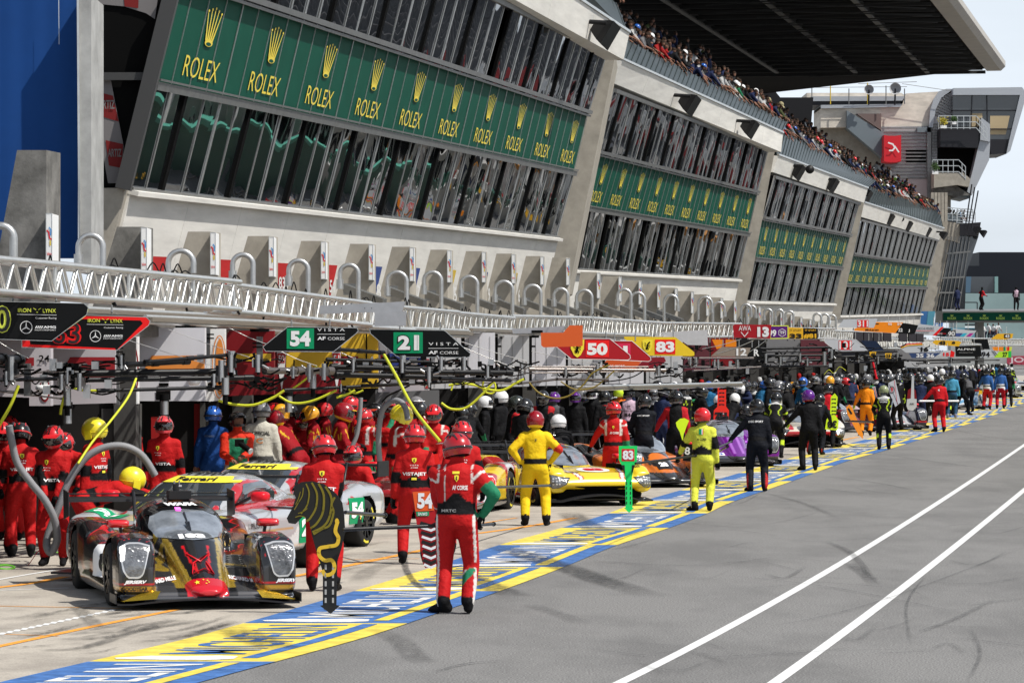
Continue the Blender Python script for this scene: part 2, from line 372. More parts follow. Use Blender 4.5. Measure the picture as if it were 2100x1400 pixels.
def crown(fr, mb, cx, cy, w, h, m, d):
    base = cy; 
    for k in range(5):
        a = (k - 2) / 2
        tx = cx + a * w * .5; ty = cy + h * (.93 - .10 * abs(a) ** 1.2); bx = cx + a * w * .22
        fr.poly(mb, [(bx - w * .055, cy + h * .12), (bx + w * .055, cy + h * .12), (tx + w * .02, ty), (tx - w * .02, ty)], m, d + k * .001)
        fr.ell(mb, tx, ty + h * .03, w * .055, h * .035, m, d + .006, 8)
    fr.ell(mb, cx, cy + h * .08, w * .3, h * .09, m, d + .007, 16); fr.ell(mb, cx, cy + h * .055, w * .2, h * .045, green, d + .010, 14)
for bi, B in enumerate(BAYS):
    D0, D1 = B['D']
    Lv = {k: (P(*B[k][0], D0), P(*B[k][1], D1)) for k in ('L1', 'L2', 'L3', 'L4', 'FB', 'FT')}
    S = lambda k, u, Lv=Lv: Lv[k][0].lerp(Lv[k][1], u)
    along = (Lv['L2'][1] - Lv['L2'][0]).normalized(); upv = (Lv['L3'][0] - Lv['L1'][0]).normalized()
    N = along.cross(upv).normalized()
    if N.x < 0: N = -N
    NP = 10 if bi < 3 else 15
    # recessed backing so that nothing shows through between panels
    mb = MB(); q = [S('L1', 0), S('L1', 1), S('L4', 1), S('L4', 0)]; mb.add([p - N * .35 for p in q], [(0, 1, 2, 3)], dark); mb.build('backing', bld)
    # frames
    mb = MB()
    def rail(k, off, h, m, prou=.06):
        a, b = S(k, 0) + upv * off + N * prou, S(k, 1) + upv * off + N * prou; mb.beam(a, b, .12, h, m, up=upv)
    rail('L1', .02, .09, alu_f, .08); rail('L2', -.05, .16, alu_f); rail('L2', .07, .04, alu_f, .09); rail('L3', -.03, .06, alu_f); rail('L3', .09, .12, alu_f, .09); rail('L4', -.05, .14, alu_f)
    npane = NP * 4
    for i in range(npane + 1):
        u = i / npane; w_ = .07 if i % 4 == 0 else .028
        mb.beam(S('L2', u), S('L3', u), .018, w_ * .7, alu, up=along)
        if i % 4 != 2:
            mb.beam(S('L1', u) + N * .015, S('L2', u) + N * .015, .022, w_, alu, up=along); mb.beam(S('L3', u) + N * .015, S('L4', u) + N * .015, .022, w_, alu, up=along)
    mb.build('window_frame', bld)
    for i in range(NP):
        u0, u1 = i / NP, (i + 1) / NP
        # sponsor panel
        mb = MB(); o = S('L2', u0) - N * .02; uu = S('L2', u1) - S('L2', u0); vv = S('L3', u0) - S('L2', u0)
        mb.add([S('L2', u0) - N * .02, S('L2', u1) - N * .02, S('L3', u1) - N * .02, S('L3', u0) - N * .02], [(0, 1, 2, 3)], green)
        fr = Frame(o, uu, vv, N)
        crown(fr, mb, .62, .46, .19, .40, gold, .025); fr.text(mb, 'ROLEX', .36, .12, .86, .33, gold, .025, bold=-.005)
        mb.build('sponsor_panel', bld)
        for lo, hi in (('L1', 'L2'), ('L3', 'L4')):
            mb = MB()
            opened = (bi == 0 and lo == 'L3' and i == 6) or (bi == 1 and lo == 'L1' and i in (0, 1, 3, 4))
            for k in range(4):
                a = u0 + (u1 - u0) * k / 4; b = u0 + (u1 - u0) * (k + 1) / 4
                if k == 1: b -= (b - a) * .22
                if k == 2 : a -= 0
                if k == 1 and opened: continue
                j = [rnd.uniform(-.012, .012) for _ in range(4)]
                pts = [S(lo, a) + N * j[0], S(lo, b) + N * j[1], S(hi, b) + N * j[2], S(hi, a) + N * j[3]]
                mb.add(pts, [(0, 1, 2, 3)], glass)
                mb.beam(pts[1] + N * .01, pts[2] + N * .01, .014, .03, alu_f, up=along)
            # dark slot jamb standing proud
            s_ = u0 + (u1 - u0) * .46; mb.beam(S(lo, s_) + N * .01, S(hi, s_) + N * .01, .09, .22, dark, up=along)
            mb.build('window', bld)
    # concrete apron under the windows
    a0, a1 = S('L1', 0), S('L1', 1); lean = (Lv['L2'][0] - Lv['L1'][0]); lean = lean / lean.z
    def down(p, z): return p - lean * (p.z - z)
    zb = 3.3
    mb = MB(); n = 12
    for i in range(n):
        p, q = S('L1', i / n), S('L1', (i + 1) / n); g = along * .012
        A = [p + g, q - g, down(q, zb) - g, down(p, zb) + g]
        mb.add([v + N * .1 for v in A] + [v - N * .3 for v in A], [(0, 1, 2, 3), (0, 4, 5, 1), (0, 3, 7, 4), (1, 5, 6, 2)], conc)
    mb.beam(a0 + N * .14 - upv * .03, a1 + N * .14 - upv * .03, .22, .09, conc, up=upv)
    mb.build('concrete_wall', bld)
    # fascia above upper windows
    mb = MB(); n = 7
    FB0, FB1, FT0, FT1 = S('FB', 0), S('FB', 1), S('FT', 0), S('FT', 1); back = Vector((-1, .1, 0)) * 1.6
    for i in range(n):
        g = along * .015
        A = [S('FB', i / n) + g, S('FB', (i + 1) / n) - g, S('FT', (i + 1) / n) - g, S('FT', i / n) + g]
        mb.add(A + [v + back for v in A], [(0, 1, 2, 3), (0, 1, 5, 4), (3, 2, 6, 7), (0, 3, 7, 4), (1, 2, 6, 5)], conc)
    mb.build('fascia', bld)
    # seam-clad roof between the fascia and the stand rail
    RT = [(P(900, -330, 90), P(1262, 6, 136)), (P(1288, 84, 146), P(1612, 250, 180)), (P(1604, 268, 190), P(1795, 370, 232)), (P(1786, 383, 246), P(1925, 432, 318))][bi]
    mb = MB(); n = 40 if bi else 30
    mb.add([FT0 + N * -.1, FT1 + N * -.1, RT[1], RT[0]], [(0, 1, 2, 3)], clad)
    mb.add([RT[0], RT[1], RT[1] + Vector((-3, 0, -1)), RT[0] + Vector((-3, 0, -1))], [(0, 1, 2, 3)], dark)
    nn = (RT[0] - FT0).cross(along).normalized(); nn = nn if nn.x > 0 else -nn
    for i in range(n + 1):
        a = FT0.lerp(FT1, i / n) - N * .1; b = RT[0].lerp(RT[1], i / n); mb.beam(a + nn * .02, b + nn * .02, .05, .07, clad, up=nn)
    mb.beam(FT0 + Vector((0, 0, .05)), FT1 + Vector((0, 0, .05)), .1, .08, alu)
    mb.build('clad_roof', bld)
    B['rail'] = RT; B['S'] = S; B['N'] = N; B['up'] = upv; B['along'] = along
# leaning concrete columns between the bays
for (t0, t1, b0, b1, D, m2) in [((1237, 108), (1262, 112), (1095, 640), (1165, 600), 131, 1), ((1576, 300), (1590, 304), (1498, 640), (1528, 640), 179, 1), ((1761, 412), (1772, 416), (1702, 655), (1722, 655), 232, 1), ((1912, 490), (1942, 470), (1882, 662), (1908, 662), 330, 1)]:
    mb = MB(); A = [P(*b0, D), P(*b1, D), P(*t1, D), P(*t0, D)]; e = Vector((.2, 5 if D < 300 else 6, 0)) * 1.2
    mb.poly(A, conc_m, ext=e)
    mb.build('column', bld)
# second bay's bright return beside the first column
# left end: blue sheeted end wall, pilaster, dark glazed return and grey plinth
mb = MB(); fr = pxframe(71.5)
fr.poly(mb, [(187, -10), (345, -10), (312, 165), (262, 388), (187, 388)], dark, 0, .2)
dw = M('reflection_dimwhite', (.16, .15, .15), .7); dr = M('reflection_dimred', (.16, .01, .01), .7); fr.poly(mb, [(192, -10), (232, -10), (325, -10), (318, 40), (300, 28), (255, 14), (192, 8)], dw, .04); fr.poly(mb, [(254, -10), (285, -10), (284, 18), (256, 14)], dr, .05); fr.poly(mb, [(193, 166), (228, 166), (254, 300), (250, 376), (222, 376), (200, 250)], dw, .04); fr.poly(mb, [(194, 187), (232, 197), (244, 250), (204, 238)], dr, .05); fr.poly(mb, [(217, 288), (253, 296), (250, 345), (224, 340)], dr, .05); fr.text(mb, 'ARTIZ', 204, 224, 236, 206, dw, .07); fr.text(mb, 'ARTIZ', 222, 322, 250, 306, dw, .07)  # white and red patches imitate hoardings reflected in the dark end glass
for a, b in (((352, -12), (253, 388)),): mb.beam(P(*a, 71.3), P(*b, 71.3), .28, .3, M('frame_dark', (.05, .05, .05), .5), up=(0, 1, 0))
mb.beam(P(187, 157, 71.35), P(300, 157, 71.35), .12, .14, M('frame_dark'))
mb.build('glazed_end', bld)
mb = MB(); fr.poly(mb, [(185, 386), (258, 386), (215, 560), (185, 560)], conc_m, .1, 2.); mb.build('plinth', bld)
mb = MB(); f2 = pxframe(66); f2.poly(mb, [(161, -10), (187, -10), (187, 560), (164, 560)], M('pilaster_grey', (.35, .35, .34), .7, var=.3, vscale=2), 0, 2.); f2.poly(mb, [(158, -10), (162, -10), (166, 560), (162, 560)], alu, .05, .1); mb.build('pilaster', bld)
mb = MB(); pts = []
nb = 24
bl = M('blue_sheet', (.003, .045, .19), .8, bump=.3, bscale=1.2, var=.10, vscale=1)
for j in range(2):
    for i in range(nb + 1):
        x = -20 + (180) * i / nb; p = P(x, (-10, 530)[j], 66.5); p.y += .006 * math.sin(i * .9); pts.append(p)
mb.add(pts, [(i, i + 1, nb + 2 + i, nb + 1 + i) for i in range(nb)], bl, True)
f3 = pxframe(66.3); f3.poly(mb, [(120.5, -5), (122, -5), (122.5, 92), (121.5, 92)], M('sheet_tear', (.5, .55, .6), .8), .06)
sheet = mb.build('wall_sheet'); tag(sheet, 'plain deep blue sheet covering the end wall at the far left', 'wall cover')
# ------------------------------------------------------------------ garage roof slab and base
KF = 8000 * 17.9
def finD(x): return KF / (2400 - x)
def garD(x, c=15.06): return 8000 * c / (2400 - x)
mb = MB()
ds = [46, 60, 80, 100, 130, 160, 200, 260, 330]
def line_pt(D, c, z): return Vector((-c + .16875 * D, D, z))
for a, b in zip(ds[:-1], ds[1:]):
    v = [line_pt(a, 15.3, 2.95), line_pt(b, 15.3, 2.95), line_pt(b, 22, 2.95), line_pt(a, 22, 2.95)]
    mb.add(v + [p + Vector((0, 0, .22)) for p in v], [(0, 1, 2, 3), (7, 6, 5, 4), (0, 4, 5, 1), (0, 3, 7, 4)], M('roof_edge', (.14, .13, .12), .9, var=.3))
mb.build('garage_roof', bld)
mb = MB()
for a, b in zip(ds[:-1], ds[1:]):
    v = [line_pt(a, 22.5, 0), line_pt(b, 22.5, 0), line_pt(b, 22.5, 3.2), line_pt(a, 22.5, 3.2)]; mb.add(v, [(0, 1, 2, 3)], M('garage_inner', (.008, .0075, .0075), .9, spec=.03))  # near-black colour stands in for deep shade inside the garages
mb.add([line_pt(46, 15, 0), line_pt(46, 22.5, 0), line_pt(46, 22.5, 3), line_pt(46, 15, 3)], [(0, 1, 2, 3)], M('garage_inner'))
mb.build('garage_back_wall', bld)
# partition walls between garages
mb = None
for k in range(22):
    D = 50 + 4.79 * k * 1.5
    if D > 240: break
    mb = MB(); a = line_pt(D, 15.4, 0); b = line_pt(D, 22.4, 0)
    mb.box(((a.x + b.x) / 2, D, 1.47), (abs(b.x - a.x), .3, 2.94), M('garage_partition', (.012, .011, .011), .8, var=.2)); mb.box((a.x + .1, D - .05, 1.47), (.32, .45, 2.94), M('pillar_grey', (.06, .058, .055), .7, var=.2))  # partition and pillar colours darkened to stand in for shade
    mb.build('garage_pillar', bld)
# ------------------------------------------------------------------ fins with vertical signs
redc = M('banner_red', (.50, .03, .03), .6, var=.2, vscale=3); bluec = M('banner_blue', (.05, .08, .25), .6); yelc = M('banner_yellow', (.60, .42, .06), .6)
white_s = M('sign_white', (.78, .78, .77), .4)
def fin(x, ytop, ybot, wt, wb, D, m, sign=True, big=False):
    mb = MB(); A = [P(x, ybot, D), P(x - wb, ybot, D), P(x - wt, ytop, D), P(x, ytop, D)]; mb.poly(A, m, ext=(.12, .9, 0)); mb.build('buttress', bld)
    if sign:
        s = D / F; o = MB(); w_ = 11 * 68 / D; h = 92 * 68 / D; y0 = ytop + (2 if not big else 130)
        f = Frame(P(x - .5, y0, D - .25), (D / F, 0, 0), (0, 0, -D / F), (0, -1, 0))
        f.poly(o, [(0, 0), (w_, 0), (w_, h), (0, h)], white_s, 0, .9); f.line(o, [(0, 0), (w_, 0), (w_, h), (0, h)], 1.2, alu, .004, True)
        r, g_, b_ = M('mark_red', (.6, .03, .04), .5), M('mark_green', (.15, .4, .12), .5), M('mark_blue', (.08, .28, .6), .5)
        f.line(o, [(w_ * .15, h * .34), (w_ * .45, h * .38), (w_ * .6, h * .5), (w_ * .9, h * .52)], w_ * .26, r, .006)
        f.line(o, [(w_ * .55, h * .28), (w_ * .85, h * .34), (w_ * .75, h * .44)], w_ * .22, b_, .008); f.line(o, [(w_ * .7, h * .55), (w_ * .72, h * .64)], w_ * .25, M('mark_yellow', (.7, .5, .05), .5), .008)
        if D < 110: f.text(o, 'TotalEnergies', w_ * .1, h * .86, w_ * .92, h * .78, r, .006)
        q = o.build('vertical_sign')
        n_ = len(FINS); ords = ['stained fin', 'second', 'third', 'fourth', 'fifth', 'sixth', 'seventh', 'eighth', 'ninth', 'tenth', 'eleventh', 'twelfth']
        if n_ < 12: tag(q, 'white vertical sign with red and blue swirl on the %s concrete fin from left' % ords[n_] if n_ else 'white vertical sign with a red swirl on the tall stained concrete fin', 'sign', 'vertical signs on the fins')
        else: tag(q, 'small white vertical sign on a far concrete fin beyond the first column', 'sign', 'small far vertical signs')
    FINS.append(x)
FINS = []
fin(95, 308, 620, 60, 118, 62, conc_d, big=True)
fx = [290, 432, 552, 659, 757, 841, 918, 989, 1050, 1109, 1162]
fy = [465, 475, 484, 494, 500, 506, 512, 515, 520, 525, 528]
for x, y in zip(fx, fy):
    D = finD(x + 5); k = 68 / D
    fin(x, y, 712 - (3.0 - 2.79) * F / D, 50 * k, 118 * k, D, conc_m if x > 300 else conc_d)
i = 1
for k in range(22):
    D = 119 + 4.79 * (k + .6); x = 2400 - KF / D; kk = 68 / D
    if x > 1700: break
    fin(x, 712 - 190 * 111 / D * 1.0 + 44 * (D - 111) / 100 + 14, 712 - (3.0 - 2.79) * F / D, 62 * kk, 100 * kk, D, conc_m)
# banners hung between the fins
for (x0, x1, y0, y1, m, t, c) in [(303, 348, 525, 560, redc, '', 'plain red'), (430, 476, 531, 575, redc, '', 'plain red with white edge'), (552, 592, 538, 592, redc, '83', 'red lettered'), (658, 692, 542, 600, redc, '54', 'red and green'),
                                  (756, 784, 545, 612, bluec, '8', 'blue'), (841, 862, 548, 615, bluec, '7', 'second blue'), (917, 936, 552, 620, yelc, '5', 'yellow'), (990, 1001, 556, 618, bluec, '9', 'narrow dark blue'), (1052, 1062, 558, 620, yelc, '6', 'narrow yellow'), (1110, 1117, 560, 622, yelc, '', 'thin far yellow')]:
    D = finD((x0 + x1) / 2) + 3; f = pxframe(D); mb = MB(); sl = (y1 - y0) * .28
    f.poly(mb, [(x0, y0), (x1, y0 + 2), (x1 - sl, y1 + 16), (x0, y1 + 14)], m, 0, .02)
    if t: f.text(mb, t, x0 + 8 + (x1 - x0) * .3, y1, x0 + 8 + (x1 - x0) * .62, y0 + (y1 - y0) * .55, white_s, .01)
    tag(mb.build('banner'), f'{c} banner hanging between concrete fins', 'banner', 'banners between the fins')
# sloping steel brackets at the foot of the fins
for x, y in [(708, 590), (795, 594), (875, 603), (945, 605), (1010, 615), (1070, 617), (1125, 619), (1188, 625), (1232, 629), (1275, 631), (1312, 636), (1350, 640)]:
    D = finD(x) - 1; mb = MB(); k = 90 / D
    mb.beam(P(x, y, D), P(x + 75 * k, y + 28 * k, D - 1.5), .10, .16, alu_f); fr = pxframe(D + .1); fr.poly(mb, [(x - 4, y - 8 * k), (x + 20 * k, y - 8 * k), (x + 20 * k, y + 14 * k), (x - 4, y + 14 * k)], alu_f, 0, .04)
    mb.build('steel_bracket', bld)
# crook-shaped vent pipes
pipes = [(28, 463, 27, 545), (211, 482, 25, 545), (397, 514, 26, 560), (519, 522, 21, 590), (632, 534, 20, 605), (735, 543, 19, 618), (834, 558, 20, 648), (905, 558, 18, 640), (979, 567, 17, 650), (1051, 577, 18, 652), (1109, 585, 17, 655), (1164, 592, 14, 655), (1214, 595, 16, 655),
         (1294, 593, 14, 662), (1322, 600, 14, 662), (1362, 605, -14, 662), (1432, 609, -14, 665), (1462, 620, -12, 668), (1520, 624, -10, 668), (1532, 627, -9, 668), (1583, 634, 8, 672), (1606, 635, 8, 672), (1627, 638, 8, 672), (1684, 643, 8, 680), (1700, 644, 8, 680), (1714, 646, 8, 682)]
pm = M('pipe_metal', (.52, .52, .51), .35, .75, var=.15, vscale=8)
for i, (x, yt, r, yb) in enumerate(pipes):
    D = garD(x) + 1.5 if x < 1450 else garD(x); mb = MB(); s = D / F; R_ = abs(r) * s; pr = max(.045, 4.0 * s * (60 / D) ** .5) if x > 100 else .055
    top = P(x, yt, D); sg = 1 if r > 0 else -1
    pts = [P(x, yb, D), Vector((top.x, D, top.z - R_))]
    for k in range(1, 13):
        a = math.pi * k / 12; pts.append(Vector((top.x - sg * (R_ - R_ * math.cos(a)), D, top.z - R_ + R_ * math.sin(a))))
    e = pts[-1]; pts.append(e + Vector((0, 0, -.12)))
    mb.tube(pts, pr, pm, 10); o = mb.build('vent_pipe')
    m2 = MB(); m2.tube([e + Vector((0, 0, -.1)), e + Vector((0, 0, -.28))], pr * 1.5, pm, 10); m2.build('nozzle', o)
    near = ['cut by the left edge of the photo', 'in front of the grey pilaster', 'left of the third white vertical sign', 'left of the lettered red banner', 'right of the lettered red banner', 'left of the first blue banner', 'above the right end of the grey folded plate', 'second right of the grey folded plate', 'third right of the grey folded plate', 'fourth right of the grey folded plate', 'fifth right of the grey folded plate', 'below the column between first two bays', 'just right of the first column']
    if i < len(near): tag(o, 'crook-shaped metal vent pipe ' + near[i], 'pipe', 'crook-shaped vent pipes')
    else: tag(o, 'small far crook-shaped vent pipe below the %s bay' % ('second' if x < 1520 else 'third'), 'pipe', 'small far vent pipes below the %s bay' % ('second' if x < 1520 else 'third'))
# ------------------------------------------------------------------ grandstand canopy
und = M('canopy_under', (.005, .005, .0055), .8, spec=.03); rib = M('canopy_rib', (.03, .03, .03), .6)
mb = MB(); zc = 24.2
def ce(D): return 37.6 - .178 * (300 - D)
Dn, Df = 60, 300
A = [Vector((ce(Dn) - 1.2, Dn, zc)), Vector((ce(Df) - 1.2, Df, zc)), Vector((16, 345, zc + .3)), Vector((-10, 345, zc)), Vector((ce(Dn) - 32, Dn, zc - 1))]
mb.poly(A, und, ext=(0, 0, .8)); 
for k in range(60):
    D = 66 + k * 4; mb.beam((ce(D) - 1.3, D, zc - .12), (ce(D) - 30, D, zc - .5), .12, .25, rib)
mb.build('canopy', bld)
mb = MB()
for off in (5.5, 11, 17):
    a = Vector((ce(80) - off, 80, zc - .45)); b = Vector((ce(298) - off, 298, zc - .45))
    mb.beam(a, b, .3, .12, M('rib_light', (.16, .16, .155), .6)); mb.beam(a + Vector((0, 0, .2)), b + Vector((0, 0, .2)), .15, .4, rib)
for k in range(40):
    D = 90 + k * 5.2; a = Vector((ce(D) - 1.5, D, zc - .5)); mb.beam(a, (a.x - 12, D + 6, zc - .7), .07, .07, rib); mb.beam(a, (a.x - 12, D - 6, zc - .7), .07, .07, rib)
mb.build('canopy_beams', bld)
mb = MB(); n = 30
for i in range(n):
    D = Dn + (Df + 2 - Dn) * i / n; D2 = Dn + (Df + 2 - Dn) * (i + 1) / n - .06
    prof = [(-1.2, 0), (-.1, .02), (.25, .35), (.25, .75), (0, 1.0), (-1.2, 1.0)]
    vs = [Vector((ce(d) + x, d, zc - .05 + z)) for d in (D, D2) for x, z in prof]
    mb.add(vs, [(k, k + 1, k + 7, k + 6) for k in range(5)] + [tuple(range(6))[::-1], tuple(range(6, 12))], M('canopy_edge', (.42, .40, .37), .6, var=.1, vscale=1))
mb.build('canopy_edge', bld)
# seating mass behind the rail (rises to the left), near-black to imitate shadow, and added dark rear wall
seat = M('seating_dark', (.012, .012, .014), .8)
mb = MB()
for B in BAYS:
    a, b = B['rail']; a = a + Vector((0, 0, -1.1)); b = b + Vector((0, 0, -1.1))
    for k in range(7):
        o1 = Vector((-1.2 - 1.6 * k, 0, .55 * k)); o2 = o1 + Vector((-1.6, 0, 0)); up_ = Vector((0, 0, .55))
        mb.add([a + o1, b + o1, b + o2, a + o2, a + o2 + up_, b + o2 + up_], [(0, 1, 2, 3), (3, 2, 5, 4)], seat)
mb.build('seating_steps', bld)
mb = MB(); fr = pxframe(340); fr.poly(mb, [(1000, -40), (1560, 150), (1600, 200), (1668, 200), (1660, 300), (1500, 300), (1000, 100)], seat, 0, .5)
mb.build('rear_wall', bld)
# ------------------------------------------------------------------ control tower beyond the stand
def prism(mb, D, pts, m, depth=6., off=0.):
    mb.poly([P(x, y, D) + Vector((0, -off, 0)) for x, y in pts], m, ext=(0, depth, 0))
corr = M('corrugated_grey', (.48, .45, .46), .5, .4, var=.15); beige = M('roof_beige', (.66, .60, .52), .8, var=.3, vscale=.6, stretch=(1, 1, 3)); gfac = M('panel_grey', (.16, .19, .21), .5)
lgrey = M('trim_lightgrey', (.40, .42, .45), .5, .3); cabin = M('cabin_dark', (.02, .02, .024), .4); tglass = M('tower_glass', (.03, .035, .04), .06, spec=.9)
flagr = M('drum_red', (.58, .02, .03), .6); planter = M('plant_green', (.07, .13, .04), .8, var=.4, vscale=9); plany = M('plant_yellow', (.45, .38, .04), .8, var=.4, vscale=9)
twr = empty('control_tower', P(1900, 640, 350), 'grey control tower with curved roof, slanted glass cabin and stacked balconies', 'tower')
def tpart(name, items, D=350, depth=8.):
    mb = MB()
    for it in items: prism(mb, D, it[0], it[1], it[3] if len(it) > 3 else depth, it[2] if len(it) > 2 else 0)
    o = mb.build(name); o.parent = twr; o.matrix_parent_inverse = Matrix.Translation(-twr.location); return o
tpart('curved_roof', [([(1683, 218), (1850, 216), (1858, 192), (1925, 188), (1915, 204), (1908, 226), (1904, 259), (1683, 262)], beige), ([(1655, 190), (1850, 190), (1858, 196), (1855, 200), (1655, 200)], beige, -.5),
                      ([(1925, 188), (1940, 183), (1950, 183), (1950, 187), (1930, 200), (1918, 225), (1912, 262), (1904, 262), (1907, 226), (1914, 204)], lgrey, .4),
                      ([(1683, 216), (1850, 214), (1846, 220), (1683, 223)], lgrey, .3), ([(1663, 198), (1856, 198), (1850, 207), (1663, 208)], lgrey, .2), ([(1663, 208), (1848, 208), (1846, 214), (1663, 216)], cabin)])
tpart('side_wall', [([(1912, 262), (1918, 225), (1930, 200), (1950, 190), (1950, 268), (1922, 268), (1922, 410), (1908, 410)], corr), ([(1807, 260), (1902, 260), (1902, 484), (1807, 484)], corr), ([(1858, 305), (1899, 305), (1899, 334), (1858, 334)], dark, .2), ([(1900, 262), (1909, 262), (1907, 420), (1901, 420)], alu_f, .5),
                    ([(1807, 367), (1901, 367), (1901, 486), (1807, 486)], M('render_pink', (.48, .42, .42), .8), .1), ([(1880, 262), (1908, 262), (1908, 272), (1880, 272)], gfac, .5), ([(1683, 262), (1735, 262), (1807, 300), (1807, 370), (1683, 300)], conc_m, -1)])
mb = MB()
for k in range(15): mb.beam(P(1807, 263 + k * 7.2, 349.8), P(1901, 263 + k * 7.2, 349.8), .1, .12, alu_f)
for k in range(24): mb.beam(P(1913 - k * .1, 200 + k * 6, 349.8) if k > 8 else P(1940 - k * 3.2, 192 + k * 5, 349.8), P(1950 if k < 12 else 1922, 200 + k * 6, 349.8), .1, .1, alu_f)
o = mb.build('corrugation'); o.parent = twr; o.matrix_parent_inverse = Matrix.Translation(-twr.location)
tpart('wedge_wall', [([(1735, 228), (1813, 276), (1813, 330), (1735, 264)], gfac, 1.), ([(1755, 234), (1806, 234), (1806, 268)], M('rust_wall', (.16, .12, .11), .9), .5)])
tpart('cabin', [([(1950, 184), (2090, 182), (2086, 198), (1950, 198)], lgrey, 2.), ([(1950, 198), (2086, 198), (2058, 316), (2025, 312), (2024, 262), (1950, 262)], tglass, 1.6), ([(2024, 288), (2066, 288), (2060, 317), (2027, 319)], cabin, 1.8), ([(2090, 182), (2100, 196), (2066, 312), (2058, 318), (2064, 290), (2086, 198)], lgrey, 2.),
                ([(1988, 198), (1990, 198), (1988, 262), (1986, 262)], cabin, 1.7), ([(2018, 198), (2020, 198), (2022, 290), (2020, 290)], cabin, 1.75), ([(1950, 228), (2079, 228), (2079, 230), (1950, 230)], cabin, 1.8), ([(1986, 235), (2010, 235), (2010, 262), (1986, 262)], M('curtain_tan', (.42, .33, .2), .8), 1.65),  # curtain panels in one plain tan colour
                ([(2026, 240), (2066, 240), (2058, 278), (2026, 278)], M('curtain_tan'), 1.65), ([(2024, 266), (2072, 266), (2072, 268), (2024, 268)], cabin, 1.8)])
tpart('upper_balcony', [([(1923, 266), (2006, 266), (1999, 306), (1923, 304)], cabin, 2.2), ([(2006, 244), (2024, 258), (2024, 294), (2004, 290)], lgrey, 2.3), ([(1923, 306), (1999, 306), (1984, 380), (1923, 380)], dark, .2)])
mb = MB()
for (x0, y0, x1, y1, n) in [(1925, 238, 2002, 238, 6), (2002, 238, 2024, 262, 3), (1912, 328, 1966, 328, 5), (1966, 328, 1980, 342, 2), (1932, 425, 1995, 430, 6), (1962, 432, 2000, 436, 3)]:
    h = 27
    for t in (0, .45, .9): mb.beam(P(x0, y0 + h * t, 347), P(x1, y1 + h * t, 347), .07, .07, alu)
    for k in range(n + 1): mb.beam(P(x0 + (x1 - x0) * k / n, y0 + (y1 - y0) * k / n, 347), P(x0 + (x1 - x0) * k / n, y0 + (y1 - y0) * k / n + h, 347), .06, .06, alu)
o = mb.build('railing'); o.parent = twr; o.matrix_parent_inverse = Matrix.Translation(-twr.location)
tpart('slanted_facade', [([(2004, 290), (2025, 295), (2023, 330), (1988, 402), (1978, 395), (1990, 350)], lgrey, 2.), ([(1950, 395), (1988, 400), (1985, 408), (1955, 402)], gfac, 1.5)])
tpart('balcony_slab', [([(1908, 357), (1967, 357), (1982, 370), (1979, 386), (1955, 382), (1908, 388)], conc_m, 3.), ([(1908, 388), (1955, 382), (1985, 402), (1960, 404), (1908, 398)], conc_d, 2.)])
tpart('lower_block', [([(1908, 388), (1950, 400), (1950, 470), (1908, 470)], conc_m), ([(1925, 455), (1962, 458), (1960, 500), (1925, 490)], conc_m, 3), ([(1960, 461), (2003, 458), (1998, 486), (1960, 485)], cabin, 3.2), ([(1932, 440), (1962, 447), (1962, 460), (1930, 456)], gfac, 3.), ([(1936, 482), (2000, 486), (1975, 560), (1972, 640), (1905, 640)], tglass, 2.5), ([(1909, 470), (1945, 478), (1912, 640), (1880, 662)], conc_m, 2.8)])
mb = MB()
for k in range(5): mb.beam(P(1912 + k * 7, 395, 346), P(1912 + k * 7, 455, 346), .25, .25, conc_m)
for x in (1993, 1999, 2006): mb.tube([P(x, 378 + (x - 1993), 346), P(x - 14, 470, 346)], .06, cabin, 6)
for a, b in (((1940, 520), (1990, 516)), ((1930, 570), (1978, 568)), ((1925, 600), (1973, 600))): mb.beam(P(*a, 347), P(*b, 347), .1, .15, alu_f)
for k in range(7): mb.beam(P(1945 + k * 7.4, 485, 347), P(1915 + k * 8.5, 638, 347), .06, .06, alu_f)
o = mb.build('column'); o.parent = twr; o.matrix_parent_inverse = Matrix.Translation(-twr.location)
mb = MB(); prism(mb, 347, [(1813, 277), (1824, 279), (1836, 279), (1848, 277), (1848, 331), (1836, 333), (1824, 333), (1813, 331)], flagr, 3.); f = pxframe(346.9)
f.line(mb, [(1822, 293), (1831, 296), (1835, 303), (1830, 309), (1824, 309)], 3, white_s, .05); f.line(mb, [(1835, 300), (1843, 312)], 2.6, white_s, .05)
tag(mb.build('drum_sign'), 'red drum-shaped sign with a white swoosh on the corrugated tower wall', 'sign')
mb = MB(); prism(mb, 346, [(1840, 376), (1870, 378), (1870, 399), (1838, 396)], flagr, .3); pxframe(345.9).text(mb, 'of m', 1844, 396, 1868, 384, white_s, .05)
tag(mb.build('wall_banner'), 'red banner with partial white letters behind the farthest spectators', 'banner')
mb = MB(); prism(mb, 300, [(1815, 366), (1838, 363), (1832, 392), (1828, 412)], M('flag_white', (.75, .76, .75), .8), .05); pxframe(299.9).line(mb, [(1829, 368), (1837, 366), (1834, 380)], 4, M('flag_lime', (.35, .6, .08), .7), .03)
tag(mb.build('flag'), 'white and lime flag held up over the far end of the rail', 'flag')
